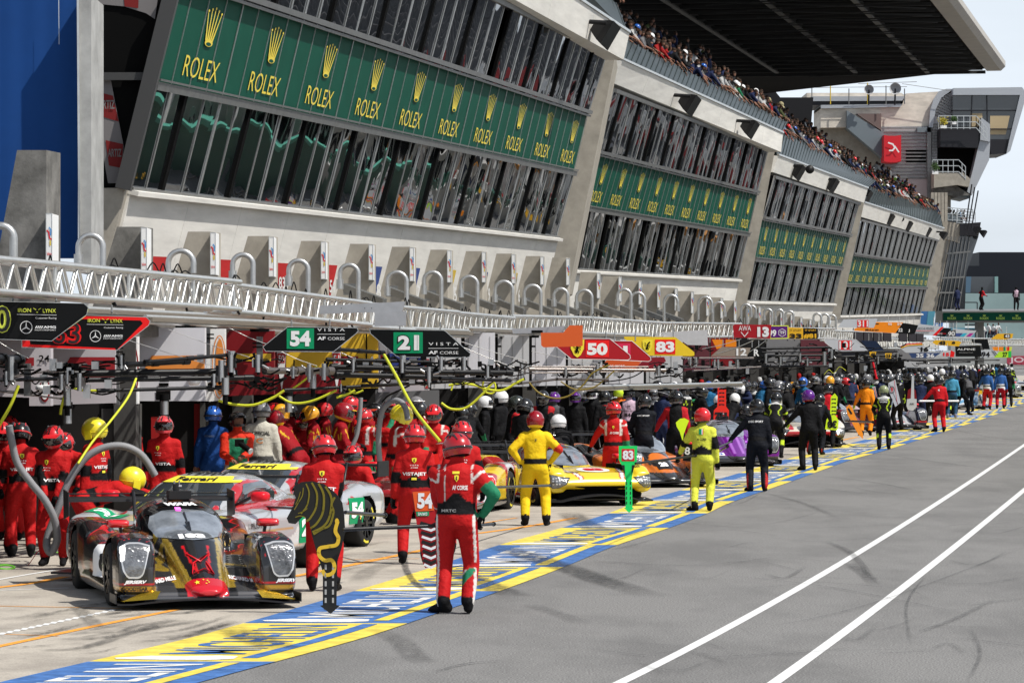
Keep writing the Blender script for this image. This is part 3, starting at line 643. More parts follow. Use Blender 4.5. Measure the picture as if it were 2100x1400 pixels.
for (x, y, r) in ((1782, 184, 10), (1836, 182, 12)):
    mb = MB(); c = P(x, y, 348); rr = r * 348 / F
    for ring in range(4):
        pass
    vs = [c + Vector((0, .35, 0))]; 
    for ring in (1, 2, 3):
        for k in range(20): a = 2 * math.pi * k / 20; vs.append(c + Vector((rr * ring / 3 * math.cos(a), .35 - .4 * (ring / 3) ** 2, rr * ring / 3 * math.sin(a))))
    fs = [(0, 1 + k, 1 + (k + 1) % 20) for k in range(20)] + [(1 + 20 * q + k, 21 + 20 * q + k, 21 + 20 * q + (k + 1) % 20, 1 + 20 * q + (k + 1) % 20) for q in (0, 1) for k in range(20)]
    mb.add(vs, fs, M('dish_grey', (.35, .35, .36), .5), True); mb.tube([c, c + Vector((0, .4, -rr - .9))], .08, cabin, 6)
    tag(mb.build('satellite_dish'), '%s round satellite dish on the tower roof' % ('larger right' if r > 11 else 'smaller left'), 'dish')
for (x, y, s, m, l) in ((1935, 248, 9, plany, 'yellow leafy plant on the upper tower balcony'), (1918, 342, 9, planter, 'grey-green bush in a white planter on the lower tower balcony'), (1957, 244, 6, planter, 'dark green plant beside the yellow plant on the upper tower balcony')):
    mb = MB(); c = P(x, y, 346.5)
    for k in range(260):
        v = Vector((rnd.gauss(0, .42), rnd.gauss(0, .3), rnd.gauss(0, .42))) * s * 346 / F; t = Vector((rnd.uniform(-1, 1), rnd.uniform(-1, 1), rnd.uniform(-1, 1))) * .13; t2 = Vector((rnd.uniform(-1, 1), rnd.uniform(-1, 1), rnd.uniform(-1, 1))) * .13
        mb.add([c + v, c + v + t, c + v + t2], [(0, 1, 2)], m)
    o = mb.build('potted_plant'); tag(o, l, 'plant'); m2 = MB(); m2.box(c + Vector((0, 0, -s * .06)), (s * .06, .3, .25), white_s); m2.build('planter', o)
mb = MB()
for k in range(6): x = 1665 + k * 38; mb.tube([P(x, 170 + (k % 3) * 6, 349), P(x, 214, 349)], .05, M('mast_yellow', (.6, .42, .04), .5) if k in (1, 3) else alu_f, 6)
for a, b in (((1850, 172), (1960, 188)), ((1660, 180), (1860, 178)), ((1760, 172), (1880, 168))): mb.tube([P(*a, 349), P(*b, 349)], .025, alu_f, 5)
o = mb.build('roof_mast'); o.parent = twr; o.matrix_parent_inverse = Matrix.Translation(-twr.location)
# ------------------------------------------------------------------ footbridge and buildings behind it
br = empty('footbridge', P(2000, 660, 312), 'green and grey footbridge with five crown logos crossing the pit exit', 'bridge')
def bpart(name, mb): o = mb.build(name); o.parent = br; o.matrix_parent_inverse = Matrix.Translation(-br.location); return o
mb = MB(); prism(mb, 312, [(1932, 637), (2160, 636), (2160, 661), (1932, 661)], M('bridge_grey', (.17, .18, .18), .6), 5.); bpart('deck', mb)
mb = MB(); prism(mb, 311.9, [(1934, 641), (2160, 640), (2160, 657), (1934, 657)], green, .1); f = pxframe(311.85)
lit = M('logo_lime', (.40, .62, .12), .5)
for k in range(6):
    x = 1952 + k * 33.3; f.text(mb, 'ROLEX', x - 9, 655, x + 9, 650, lit, .03, bold=.03)
    for j in range(5): f.line(mb, [(x + (j - 2) * .6, 649), (x + (j - 2) * 1.5, 645 + abs(j - 2) * .3)], .8, lit, .03)
bpart('logo_panel', mb)
mb = MB(); prism(mb, 313, [(2005, 661), (2018, 661), (2018, 712 + 22320 / 313), (2005, 712 + 22320 / 313)], M('bridge_grey'), 2.); bpart('pillar', mb)
mb = MB(); mb.beam(P(1932, 636, 311.7), P(2160, 635, 311.7), .3, .15, lgrey); mb.beam(P(1974, 620, 313), P(2004, 620, 313), .08, .08, cabin); mb.beam(P(2004, 620, 313), P(2004, 636, 313), .08, .08, cabin); bpart('handrail', mb)
db = MB(); navy = M('building_black', (.008, .010, .016), .6); prism(db, 520, [(2008, 517), (2180, 517), (2180, 604), (1970, 604), (1984, 545), (2008, 545)], navy, 20)
prism(db, 519, [(1972, 567), (2038, 567), (2038, 600), (1968, 600)], tglass, .5, 0); prism(db, 518.5, [(2040, 567), (2047, 567), (2047, 600), (2040, 600)], M('teal_light', (.2, .33, .32), .5), .5); prism(db, 518.6, [(1972, 567), (1992, 567), (1990, 600), (1970, 600)], M('panel_bluegrey', (.08, .14, .2), .5), .5)
ob = db.build('dark_building'); tag(ob, 'black flat-roofed building with a dark window strip behind the footbridge', 'building')
mb = MB(); prism(mb, 500, [(1960, 601), (2180, 602), (2180, 700), (1960, 700)], M('teal_wall', (.24, .33, .33), .5, var=.15, vscale=.2), 8)
tag(mb.build('terrace_wall'), 'pale teal glass terrace wall behind the people on the footbridge', 'wall')
mb = MB(); prism(mb, 470, [(1935, 672), (2000, 672), (2000, 700), (1935, 700)], M('kiosk_blue', (.12, .28, .36), .5), 4); 
for k in range(3): prism(mb, 469, [(1979, 664 + k * 5), (2003, 664 + k * 5), (2003, 667 + k * 5), (1979, 667 + k * 5)], [navy, white_s, navy][k], .2)
tag(mb.build('small_kiosk'), 'small blue kiosk with black and white bands under the footbridge', 'kiosk')
mb = MB(); prism(mb, 430, [(1950, 702), (2180, 690), (2180, 752), (1950, 752)], M('far_wall_grey', (.34, .35, .34), .7, var=.1), 3); prism(mb, 429, [(2065, 730), (2180, 728), (2180, 748), (2065, 748)], M('far_banner_red', (.35, .05, .08), .6), .2); pxframe(428.8).text(mb, 'JOL PR', 2070, 746, 2150, 732, M('far_letters', (.6, .5, .52), .6), .05)
tag(mb.build('far_barrier'), 'low grey barrier wall with a red lettered banner at the pit exit', 'barrier')
for i, (x0, w0, m, lab) in enumerate([(1882, 20, M('wrap_blue', (.05, .16, .38), .6), 'blue sheeted hoarding at the foot of the last column'), (1900, 14, M('wrap_teal', (.10, .32, .42), .6), 'teal hoarding between two blue hoardings below the tower'), (1917, 16, M('wrap_blue2', (.10, .22, .5), .6), 'light blue hoarding with white letters beside the footbridge')]):
    mb = MB(); prism(mb, 325 - i, [(x0 + 4, 638), (x0 + 4 + w0, 638), (x0 + w0, 672), (x0, 668)], m, .4)
    if i == 2: pxframe(322.8).text(mb, 'LM', x0 + 2, 668, x0 + 12, 652, white_s, .05)
    tag(mb.build('hoarding'), lab, 'hoarding')
# ------------------------------------------------------------------ pit wall side (right of the lane; seen in the glass of the windows)
def lane(D, off, z): return Vector((-15.06 + .16875 * D + off, D, z))
mb = MB(); gw = M('wall_green', (.02, .14, .09), .5); gt = M('wall_green_top', (.10, .45, .33), .5)
a, b = lane(74, 14.4, 0), lane(205, 14.4, 0)
mb.beam(a + Vector((0, 0, 1.1)), b + Vector((0, 0, 1.1)), .4, 2.2, gw); mb.beam(a + Vector((0, 0, 2.3)), b + Vector((0, 0, 2.3)), .5, .2, gt)
a, b = b, lane(520, 14.4, 0); mb.beam(a + Vector((0, 0, .6)), b + Vector((0, 0, .6)), .4, 1.2, M('wall_white', (.6, .6, .58), .5)); [mb.beam(a.lerp(b, k / 40) + Vector((0, 0, 1.5)), a.lerp(b, (k + .6) / 40) + Vector((0, 0, 1.5)), .2, .7, rnd.choice([gw, white_s, redc, dark])) for k in range(40)]
tag(mb.build('pit_wall'), 'green and white pit wall with lighter green top, mirrored in the grandstand windows', 'wall')
cols = [(.7, .7, .7), (.03, .03, .035), (.5, .04, .03), (.6, .6, .62), (.05, .06, .07), (.6, .25, .03), (.02, .04, .12), (.5, .48, .45)]
for i in range(34):
    D = 80 + i * 11 + rnd.uniform(-3, 3); mb = MB(); cc = rnd.choice(cols); c = lane(D, 17.5 + rnd.uniform(0, 2), 0); h = rnd.uniform(2.4, 4.6)
    m = M('stand_col_%d' % cols.index(cc), cc, .5)
    mb.box(c + Vector((0, 0, h)), (3, rnd.uniform(4, 8), .5), m)
    for sx in (-1.3, 1.3):
        for sy in (-2, 2): mb.tube([c + Vector((sx, sy, 0)), c + Vector((sx, sy, h))], .08, alu, 6)
    mb.box(c + Vector((.9, 0, h * .5)), (1.2, rnd.uniform(3, 7), h * .95), rnd.choice([dark, white_s, white_s, dark])); mb.box(c + Vector((-.6, rnd.uniform(-1, 1), 1.0)), (.5, .5, 1.5), M('stand_col_%d' % rnd.randrange(8), cols[0], .5))  # white and black boxes added to vary the window reflections
    tag(mb.build('timing_stand'), 'canopied timing stand on the pit wall, mirrored in the grandstand windows', 'timing stand', 'timing stands on the pit wall')
mb = MB(); gs = M('stand_grey', (.12, .12, .125), .8, var=.9, vscale=.5); a, b = lane(60, 46, 0), lane(620, 46, 0)
for k in range(12): mb.beam(a + Vector((k * 1.6, 0, 3 + k * .9)), b + Vector((k * 1.6, 0, 3 + k * .9)), 1.6, .9, gs)
for k in range(110):
    p = lane(70 + k * 5, 44 + rnd.uniform(0, 1), rnd.uniform(1, 5)); mb.box(p, (.3, 5, rnd.uniform(1, 1.8)), rnd.choice([redc, white_s, white_s, white_s, dark]))
tag(mb.build('opposite_grandstand'), 'long grey grandstand across the track with red and white boards, mirrored in the windows', 'grandstand')
mb = MB(); tm = M('tree_mass', (.03, .06, .02), .9, var=.5, vscale=.3)
for k in range(50):
    p = lane(80 + k * 11, 100 + rnd.uniform(-6, 6), 0); r_ = rnd.uniform(5, 9)
    for j in range(70):
        v = Vector((rnd.gauss(0, .4) * r_, rnd.gauss(0, .5) * r_, 7 + rnd.gauss(0, .5) * r_)); t = [Vector((rnd.uniform(-1, 1), rnd.uniform(-1, 1), rnd.uniform(-1, 1))) * 1.6 for _ in range(3)]; mb.add([p + v + q for q in t], [(0, 1, 2)], tm)
tag(mb.build('far_wood'), kind='stuff')
# ------------------------------------------------------------------ lighting trusses over the boxes
trm = M('truss_alu', (.60, .60, .58), .34, .7, var=.12, vscale=6); tan = M('truss_under', (.26, .225, .185), .4, .5)  # tan colour of the beams imitates reflections on their undersides
cab = M('cable_black', (.004, .004, .004), .6, spec=.1)
def truss(a_px, b_px, Da, Db, hpx, wide=.42, n=None, side=-1):
    a, b = P(*a_px, Da), P(*b_px, Db); ha, hb = hpx[0] * Da / F, hpx[1] * Db / F
    d = (b - a); Ln = d.length; d.normalize(); q = Vector((-d.y, d.x, 0)).normalized() * wide * (1 if side < 0 else -1)
    h = Vector((0, 0, (ha + hb) / 2)); mb = MB(); rc = .035
    A = [a, a - Vector((0, 0, ha)), a + q, a - Vector((0, 0, ha)) + q]; B_ = [b, b - Vector((0, 0, hb)), b + q, b - Vector((0, 0, hb)) + q]
    for i in range(4): mb.tube([A[i], B_[i]], rc * (1.15 if i in (0, 1) else 1), trm, 8)
    n = n or int(Ln / (.62 if Da < 60 else .8))
    for i in range(n):
        t0, t1, t2 = i / n, (i + .5) / n, (i + 1) / n
        for s_, e_ in ((0, 1), (2, 3)):
            mb.tube([A[s_ + 1 if s_ + 1 < 4 else 3].lerp(B_[s_ + 1], t0), A[s_].lerp(B_[s_], t1)], .018, trm, 6, False); mb.tube([A[s_].lerp(B_[s_], t1), A[s_ + 1].lerp(B_[s_ + 1], t2)], .018, trm, 6, False)
        mb.tube([A[0].lerp(B_[0], t0), A[2].lerp(B_[2], t1)], .011, trm, 5, False); mb.tube([A[2].lerp(B_[2], t1), A[0].lerp(B_[0], t2)], .011, trm, 5, False)
        mb.tube([A[1].lerp(B_[1], t0), A[3].lerp(B_[3], t1)], .011, trm, 5, False); mb.tube([A[3].lerp(B_[3], t1), A[1].lerp(B_[1], t2)], .011, trm, 5, False)
        if i % 5 == 0: mb.tube([A[0].lerp(B_[0], t0), A[1].lerp(B_[1], t0)], .022, trm, 8, False)
    c2 = MB()
    for i in range(int(n * .6)):
        t = rnd.random(); p = A[0].lerp(B_[0], t) + Vector((0, 0, .03)); e = d * rnd.uniform(.05, .3)
        c2.tube(bez([p - e, p + Vector((0, 0, rnd.uniform(.02, .14))), p + e], 4), .010, cab, 5)
        if i % 3 == 0:
            p = A[1].lerp(B_[1], t); c2.tube([p, p + Vector((rnd.uniform(-.05, .05), 0, -.08))], .018, cab, 5)
    o = mb.build('lighting_truss'); c2.build('cable', o); return o
TL = [((-60, 525), (492, 578), 43, 55, (68, 56), 'large nearest aluminium truss crossing above the two black pentagonal boards at the left'),
      ((480, 584), (760, 622), 56, 66, (54, 44), 'second aluminium truss running from the nearest truss to the grey folded plate'),
      ((760, 624), (940, 640), 66, 76, (46, 42), 'aluminium truss behind and right of the grey folded plate'),
      ((925, 640), (1055, 652), 76, 86, (42, 36), 'aluminium truss above the green number 21 board'),
      ((1050, 648), (1235, 652), 86, 100, (34, 30), 'aluminium truss partly behind the orange board'),
      ((1215, 652), (1360, 662), 98, 112, (36, 32), 'aluminium truss above the red number 50 board'),
      ((1340, 662), (1520, 664), 112, 126, (30, 26), 'aluminium truss above the yellow number 83 board'),
      ((1560, 672), (1712, 674), 130, 150, (22, 20), 'aluminium truss around the red number 13 board'),
      ((1705, 678), (1760, 680), 150, 160, (20, 19), 'short aluminium truss above the white 101 board'),
      ((1820, 694), (1925, 698), 170, 200, (20, 16), 'aluminium truss above the white 16 board'),
      ((1930, 692), (2110, 696), 200, 240, (14, 12), 'farthest aluminium truss at the right edge of the photo')]
for a, b, Da, Db, h, lab in TL: tag(truss(a, b, Da, Db, h), lab, 'truss', 'lighting trusses over the boxes')
# lower beams behind (flat boxes with lamps)
for (a, b, Da, Db, h, lab) in [((140, 636), (820, 672), 56, 72, 12, 'upper long aluminium beam under the nearest truss'), ((300, 655), (960, 684), 58, 74, 12, 'middle long aluminium beam under the nearest truss'), ((290, 672), (700, 688), 60, 68, 9, 'lowest aluminium beam above the white garage header'),
                               ((960, 676), (1330, 692), 78, 100, 8, 'long aluminium beam right of the green number 21 board'), ((1180, 796), (1520, 788), 80, 92, 6, 'thin steel rail above the dark crews in the middle')]:
    mb = MB(); A, B_ = P(*a, Da), P(*b, Db); mb.beam(A, B_, .2, .6 * h * (Da + Db) / 2 / F, tan, up=(0, 0, 1)); mb.tube([A + Vector((0, -.15, h * Da / F / 2)), B_ + Vector((0, -.15, h * Db / F / 2))], .03, trm, 8)
    mb.tube([A + Vector((0, -.15, -h * Da / F / 2)), B_ + Vector((0, -.15, -h * Db / F / 2))], .03, trm, 8)
    for k in range(5): p = A.lerp(B_, (k + .5) / 5); mb.box(p + Vector((0, -.1, -h * Da / F / 2 - .05)), (.3, .2, .05), cab)
    tag(mb.build('gantry_beam'), lab, 'beam', 'gantry beams')
# ------------------------------------------------------------------ garage headers
def px_panel(name, lab, cat, D, pts, m, extra=None, thick=.3, grp=None):
    mb = MB(); f = pxframe(D); f.poly(mb, pts, m, 0, thick)
    if extra: extra(f, mb)
    return tag(mb.build(name), lab, cat, grp)
hw = M('header_white', (.62, .61, .64), .5, var=.08, vscale=1); hp = M('header_pinkgrey', (.47, .44, .46), .5, var=.08, vscale=1); hr = M('header_red', (.28, .015, .02), .5); ho = M('header_orange', (.72, .25, .05), .5)
hdr = M('header_darkred', (.20, .008, .012), .5); hy = M('header_yellow', (.66, .42, .03), .5); hb = M('header_blue', (.03, .05, .22), .5)
def hA(f, mb): f.poly(mb, [(-10, 733), (70, 733), (70, 750), (-10, 750)], hr, .01); f.ell(mb, 92, 800, 11, 24, hr, .01); f.ell(mb, 92, 798, 8, 21, white_s, .02); f.text(mb, '24', 80, 742, 102, 728, dark, .02)
px_panel('header_panel', 'pink-grey garage header with red band at the far left edge', 'garage header', 53, [(-20, 690), (104, 690), (104, 832), (60, 832), (60, 815), (-20, 812)], hp, hA)
def hB(f, mb): f.poly(mb, [(144, 732), (236, 732), (236, 778), (118, 778)], hr, .01)
px_panel('header_panel', 'pink-grey garage header with a dark red slanted stripe', 'garage header', 55.5, [(104, 700), (237, 700), (237, 826), (104, 830)], hp, hB)
def hC(f, mb): f.ell(mb, 266, 760, 19, 64, hr, .01, 28); f.ell(mb, 268, 760, 14, 58, white_s, .02, 28)
px_panel('header_panel', 'narrow white header post with a red oval outline', 'garage header', 57, [(238, 690), (282, 690), (282, 828), (250, 830), (238, 826)], white_s, hC)
def hD(f, mb): f.poly(mb, [(311, 729), (420, 729), (420, 757), (296, 757)], ho, .01); f.poly(mb, [(320, 800), (350, 800), (350, 820), (320, 820)], dark, .012); f.poly(mb, [(326, 785), (346, 785), (346, 792), (326, 792)], dark, .012)
px_panel('header_panel', 'large white garage header with an orange stripe', 'garage header', 59, [(282, 672), (420, 672), (420, 822), (282, 822)], hw, hD)
def hE(f, mb): f.ell(mb, 450, 752, 14, 64, ho, .01, 28, ring=2); f.ell(mb, 451, 752, 9, 58, ho, .012, 28)
px_panel('header_panel', 'narrow white header post with an orange oval', 'garage header', 60.5, [(421, 674), (461, 674), (461, 820), (430, 823), (421, 822)], white_s, hE)
def hF(f, mb): f.poly(mb, [(480, 725), (556, 725), (556, 740), (480, 740)], hy, .01); 
px_panel('header_panel', 'dark red garage header with a yellow band behind the number 54 board', 'garage header', 63, [(461, 678), (562, 678), (562, 808), (461, 812)], hdr, hF)
def hG(f, mb):
    for k, t in enumerate(('50', '51')):
        x = 568 + k * 113; f.poly(mb, [(x, 722), (x + 18, 722), (x + 16, 760), (x + 10, 800), (x + 3, 760)], white_s, .01); f.poly(mb, [(x + 1, 724), (x + 17, 724), (x + 16, 744), (x + 1, 744)], redc, .015); f.text(mb, t, x + 3, 742, x + 15, 728, white_s, .02)
    f.poly(mb, [(587, 722), (690, 722), (690, 756), (587, 756)], hy, .005)
px_panel('header_panel', 'dark red garage header with yellow band and white number strips', 'garage header', 66, [(563, 685), (698, 685), (698, 806), (563, 808)], hdr, hG)
px_panel('header_panel', 'plain yellow garage header between the 54 and 21 boards', 'garage header', 69, [(699, 684), (775, 684), (775, 795), (699, 797)], hy, lambda f, mb: (f.poly(mb, [(750, 684), (753, 684), (753, 760), (750, 760)], dark, .02), f.poly(mb, [(699, 730), (735, 730), (735, 764), (699, 764)], hdr, .01)))
px_panel('header_panel', 'blue and white garage header just below the number 21 board', 'garage header', 72, [(776, 700), (880, 700), (880, 800), (776, 804)], hp, lambda f, mb: (f.poly(mb, [(795, 724), (868, 724), (868, 752), (795, 752)], hb, .01), f.poly(mb, [(778, 700), (795, 700), (790, 800), (780, 790)], white_s, .012), f.text(mb, 'M', 780, 745, 792, 722, redc, .02), f.poly(mb, [(872, 736), (880, 736), (880, 796), (872, 796)], redc, .01)))
xs = [(881, 945, 75), (950, 1015, 79), (1018, 1085, 84), (1088, 1160, 89), (1162, 1235, 95), (1238, 1320, 103), (1322, 1400, 112)]
for i, (x0, x1, D) in enumerate(xs):
    ex = lambda f, mb, x0=x0, x1=x1: [f.poly(mb, [(x0 + 10 + k * 22, 690), (x0 + 11 + k * 22, 690), (x0 + 11 + k * 22, 795), (x0 + 10 + k * 22, 795)], alu_f, .01) for k in range(3)]
    px_panel('header_panel', 'plain white garage header, %s from the blue and white header' % ['first', 'second', 'third', 'fourth', 'fifth', 'sixth', 'seventh'][i], 'garage header', D, [(x0, 682), (x1, 682), (x1, 796 - i * 2), (x0, 797 - i * 2)], hw if i % 2 else M('header_white2', (.52, .52, .53), .5), ex, grp='plain white garage headers')
    mb = MB(); f = pxframe(D - .3); x = x0 - 2; f.poly(mb, [(x - 5, 682), (x + 5, 682), (x + 5, 800), (x - 5, 800)], cab, 0, .25); f.poly(mb, [(x - 12, 708), (x + 12, 708), (x + 12, 712), (x - 12, 712)], cab, .02, .1)
    tag(mb.build('gantry_post'), 'black gantry post at the left edge of the %s plain white header' % ['first', 'second', 'third', 'fourth', 'fifth', 'sixth', 'seventh'][i], 'post', 'black gantry posts')
for i, (x0, x1, D, m, c) in enumerate([(1402, 1455, 120, M('header_plum', (.12, .03, .04), .5), 'dark plum'), (1458, 1508, 128, hdr, 'dark red'), (1510, 1570, 136, M('header_black', (.01, .01, .01), .5), 'black'), (1572, 1640, 146, M('header_grey', (.2, .2, .21), .5), 'pale grey'), (1642, 1700, 160, M('header_plum', (.12, .03, .04), .5), 'plum'), (1702, 1790, 180, navy, 'navy'), (1792, 1900, 220, M('header_grey', (.3, .31, .32), .5), 'grey')]):
    px_panel('header_panel', c + ' far garage header below the row of distant boards', 'garage header', D, [(x0, 690), (x1, 692), (x1, 712 + 60 * 120 / D * .8), (x0, 712 + 62 * 120 / D * .8)], m)
# black gantry posts at left
for x, D, y0, y1 in ((55, 50, 745, 812), (238, 56, 700, 830), (424, 60, 672, 735), (532, 62, 690, 745)):
    mb = MB(); f = pxframe(D - .4); f.poly(mb, [(x - 6, y0), (x + 6, y0), (x + 6, y1), (x - 6, y1)], M('post_steel', (.12, .12, .12), .4, .5), 0, .15); f.poly(mb, [(x - 14, y0 + 12), (x + 14, y0 + 12), (x + 14, y0 + 15), (x - 14, y0 + 15)], cab, .02, .1); f.poly(mb, [(x - 14, y0 + 20), (x + 14, y0 + 20), (x + 14, y0 + 23), (x - 14, y0 + 23)], cab, .02, .1)
    tag(mb.build('gantry_post'), 'dark steel gantry post %s' % {55: 'near the left edge under the yellow-edged board', 238: 'in front of the pink-grey header with dark red stripe', 424: 'between the large white header and the orange oval', 532: 'beside the dark red header left of the 54 board'}[x], 'post')
# things inside the garages (red racks and cabinets, grey panels; colours darkened to imitate shade)
for i, (x0, x1, y0, y1, D, m, lab) in enumerate([(310, 345, 855, 990, 60, M('cabinet_red', (.30, .012, .012), .5), 'bright red cabinet panel behind the crew member with the red cycling helmet'), (398, 412, 828, 980, 64.2, M('cabinet_red'), 'narrow red cabinet beside the blue-suited crew member'), (410, 420, 825, 990, 64.1, M('pillar_grey'), 'grey garage door post behind the blue-suited crew member'),
                                                 (271, 287, 828, 1010, 58, M('pillar_grey'), 'pale grey garage door post behind the yellow round helmet'), (208, 232, 838, 1000, 57, M('cabinet_dark', (.05, .05, .05), .4), 'dark grey machine case beside the yellow helmet'), (770, 800, 800, 990, 74, M('wall_palegrey', (.13, .13, .135), .6), 'pale garage wall panel behind the raised arm'),
                                                 (800, 900, 800, 1000, 77, M('wall_palegrey', (.13, .13, .135), .6), 'pale grey garage wall behind the yellow helmet with hose')]):
    px_panel('garage_cabinet', lab, 'cabinet', D, [(x0, y0), (x1, y0), (x1, y1), (x0, y1)], m, thick=.3)
# ------------------------------------------------------------------ hanging boards
blk = M('board_black', (.006, .0065, .007), .5, spec=.12); wh = M('letter_white', (.75, .75, .75), .5); lime = M('letter_lime', (.62, .68, .08), .5); redb = M('letter_red', (.75, .01, .01), .5); gnb = M('board_green', (.0, .25, .10), .5); silv = M('plate_silver', (.42, .42, .43), .35, .6, var=.1)
def board(lab, D, pts, m, extra, edge=None, thick=.05, name='hanging_board', hang=True, ew=2):
    mb = MB(); f = pxframe(D); f.poly(mb, pts, m, 0, thick)
    if edge: f.line(mb, pts, ew, edge, .004, True)
    extra(f, mb); o = tag(mb.build(name), lab, 'board')
    if hang:
        xs_ = [p[0] for p in pts]; y0 = min(p[1] for p in pts); m2 = MB()
        for t in (.3, .7): x = min(xs_) + (max(xs_) - min(xs_)) * t; m2.tube([P(x, y0 + 1, D + .04), P(x, y0 - 14, D + .3)], .012, alu_f, 6)
        m2.build('hanger', o)
    return o
def lynx(dx, dy, s, num, numc):
    def g(f, mb):
        T = lambda x, y: (dx + (x) * s, dy + y * s)
        def tx(st, x0, y0, x1, y1, m, **k): a = T(x0, y0); b = T(x1, y1); f.text(mb, st, a[0], a[1], b[0], b[1], m, .012, **k)
        tx('IRON', 37, 640, 64, 632, lime, bold=.01); tx('LYNX', 88, 641, 115, 633, lime, bold=.01)
        f.line(mb, [T(69, 632), T(74, 635)], 1.2 * s, lime, .012); f.line(mb, [T(84, 632), T(79, 635)], 1.2 * s, lime, .012); f.poly(mb, [T(74, 639), T(79, 639), T(76.5, 642)], lime, .012)
        f.line(mb, [T(35, 644.5), T(116, 646)], .8 * s, wh, .012); tx('Customer Racing', 73, 655, 116, 650, wh, bold=0)
        f.ell(mb, *T(54, 671), 12 * s, 12.5 * s, wh, .012, 28, ring=1.3 * s)
        for k in range(3): a = math.radians(90 + 120 * k); f.poly(mb, [T(54 + 1.6 * math.cos(a + 1.2), 671 - 1.6 * math.sin(a + 1.2)), T(54 + 11.5 * math.cos(a), 671 - 12 * math.sin(a)), T(54 + 1.6 * math.cos(a - 1.2), 671 - 1.6 * math.sin(a - 1.2))], wh, .014)
        for k in range(4): f.poly(mb, [T(72 + k * 4, 673), T(74.4 + k * 4, 673), T(77 + k * 4, 668), T(74.6 + k * 4, 668)], wh, .012)
        tx('AMG', 89, 673, 115, 668, wh, bold=.04); tx('MOTORSPORT', 72, 678, 115, 675, wh, bold=0)
    return g
def numo(f, mb, st, x0, y0, x1, y1, m, d=.02, w_=.06):
    f.text(mb, st, x0, y0, x1, y1, m, d, bold=w_); f.text(mb, st, x0 + (x1 - x0) * .05, y0 - (y0 - y1) * .035, x1 - (x1 - x0) * .05, y1 + (y0 - y1) * .035, M('numeral_dark', (.02, .02, .022), .4), d + .008, bold=.0)
def b0(f, mb): f.poly(mb, [(-40, 619), (172, 623), (181, 629), (181, 637), (176, 648), (106, 699), (-40, 693)], lime, -.001); f.poly(mb, [(-40, 616), (168, 628), (173, 633), (170, 645), (104, 694), (-40, 692)], blk, .004); numo(f, mb, '0', -14, 683, 23, 626, lime, .01); lynx(0, 0, 1, '', None)(f, mb)
board('black pentagonal board with yellow-green edge and outlined zero at the left edge', 46, [(-40, 617), (172, 622), (181, 630), (178, 645), (106, 699), (-40, 694)], blk, b0, alu, ew=1)
def b1(f, mb): f.poly(mb, [(45, 686), (60, 700), (240, 713), (238, 718), (52, 713), (45, 711)], redb, .006); f.poly(mb, [(210, 649), (300, 650), (308, 658), (306, 667), (240, 716), (296, 664), (290, 656)], redb, .006); numo(f, mb, '63', 104, 707, 168, 660, redb, .008); lynx(146, 28.5, .92, '', None)(f, mb)
def b1x(f, mb):
    f.poly(mb, [(45, 660), (60, 690), (62, 706), (236, 714), (238, 718), (45, 711)], redb, .004); f.poly(mb, [(160, 648), (300, 650), (308, 659), (305, 668), (240, 717), (293, 663), (288, 657), (160, 654)], redb, .004)
    numo(f, mb, '63', 104, 706, 167, 660, redb, .008)
    g = Frame(f.p(0, 0), f.u, f.v, f.n); dx, dy, s = 146.5, 75, .915
    lynx(dx, dy, s, '', None)(g, mb)
board('black pentagonal board with bright red edge and outlined number 63', 47.5, [(45, 640), (160, 646), (300, 650), (308, 658), (305, 667), (240, 718), (45, 712)], blk, b1x, alu, ew=1)
def vista(f, mb, x0, x1, y):
    f.text(mb, 'V I S T A', x0, y + 6, x1, y, wh, .012, bold=0); f.line(mb, [(x0, y + 12), (x1, y + 12)], .8, wh, .012); f.text(mb, 'AF', x0, y + 24, x0 + (x1 - x0) * .3, y + 17, wh, .012, bold=.03); f.text(mb, 'CORSE', x0 + (x1 - x0) * .38, y + 24, x1, y + 18, wh, .012, bold=-.005)
def b2(f, mb): f.poly(mb, [(588, 673), (644, 673), (644, 715), (588, 715)], gnb, .006); f.text(mb, '54', 595, 710, 637, 678, wh, .014, bold=.05); vista(f, mb, 651, 707, 673)
board('dark board with the number 54 on a green square, left of the 21 board', 58, [(539, 711), (590, 670), (732, 672), (735, 678), (730, 684), (684, 721), (545, 720)], blk, b2, alu, ew=1.2)
def b3(f, mb):
    f.poly(mb, [(807, 681), (867, 681), (867, 724), (807, 724)], gnb, .006); f.text(mb, '2', 814, 719, 843, 686, M('numeral_rim', (.01, .01, .01), .4), .012, bold=.09); f.text(mb, '2', 816, 717, 841, 688, wh, .02, bold=.05)
    for x, ww in ((850, 3), (854, 1.2), (857, 2.4)): f.poly(mb, [(x - 1, 687), (x + ww, 687), (x + ww, 718), (x - 1, 718)], wh, .014)
    vista(f, mb, 879, 940, 702)
board('dark board with the number 21 on a green square', 62, [(758, 675), (910, 677), (915, 680), (965, 725), (963, 731), (957, 733), (820, 732), (812, 729), (760, 684)], blk, b3, alu, ew=1.2)
shield = M('shield_yellow', (.80, .66, .04), .5)
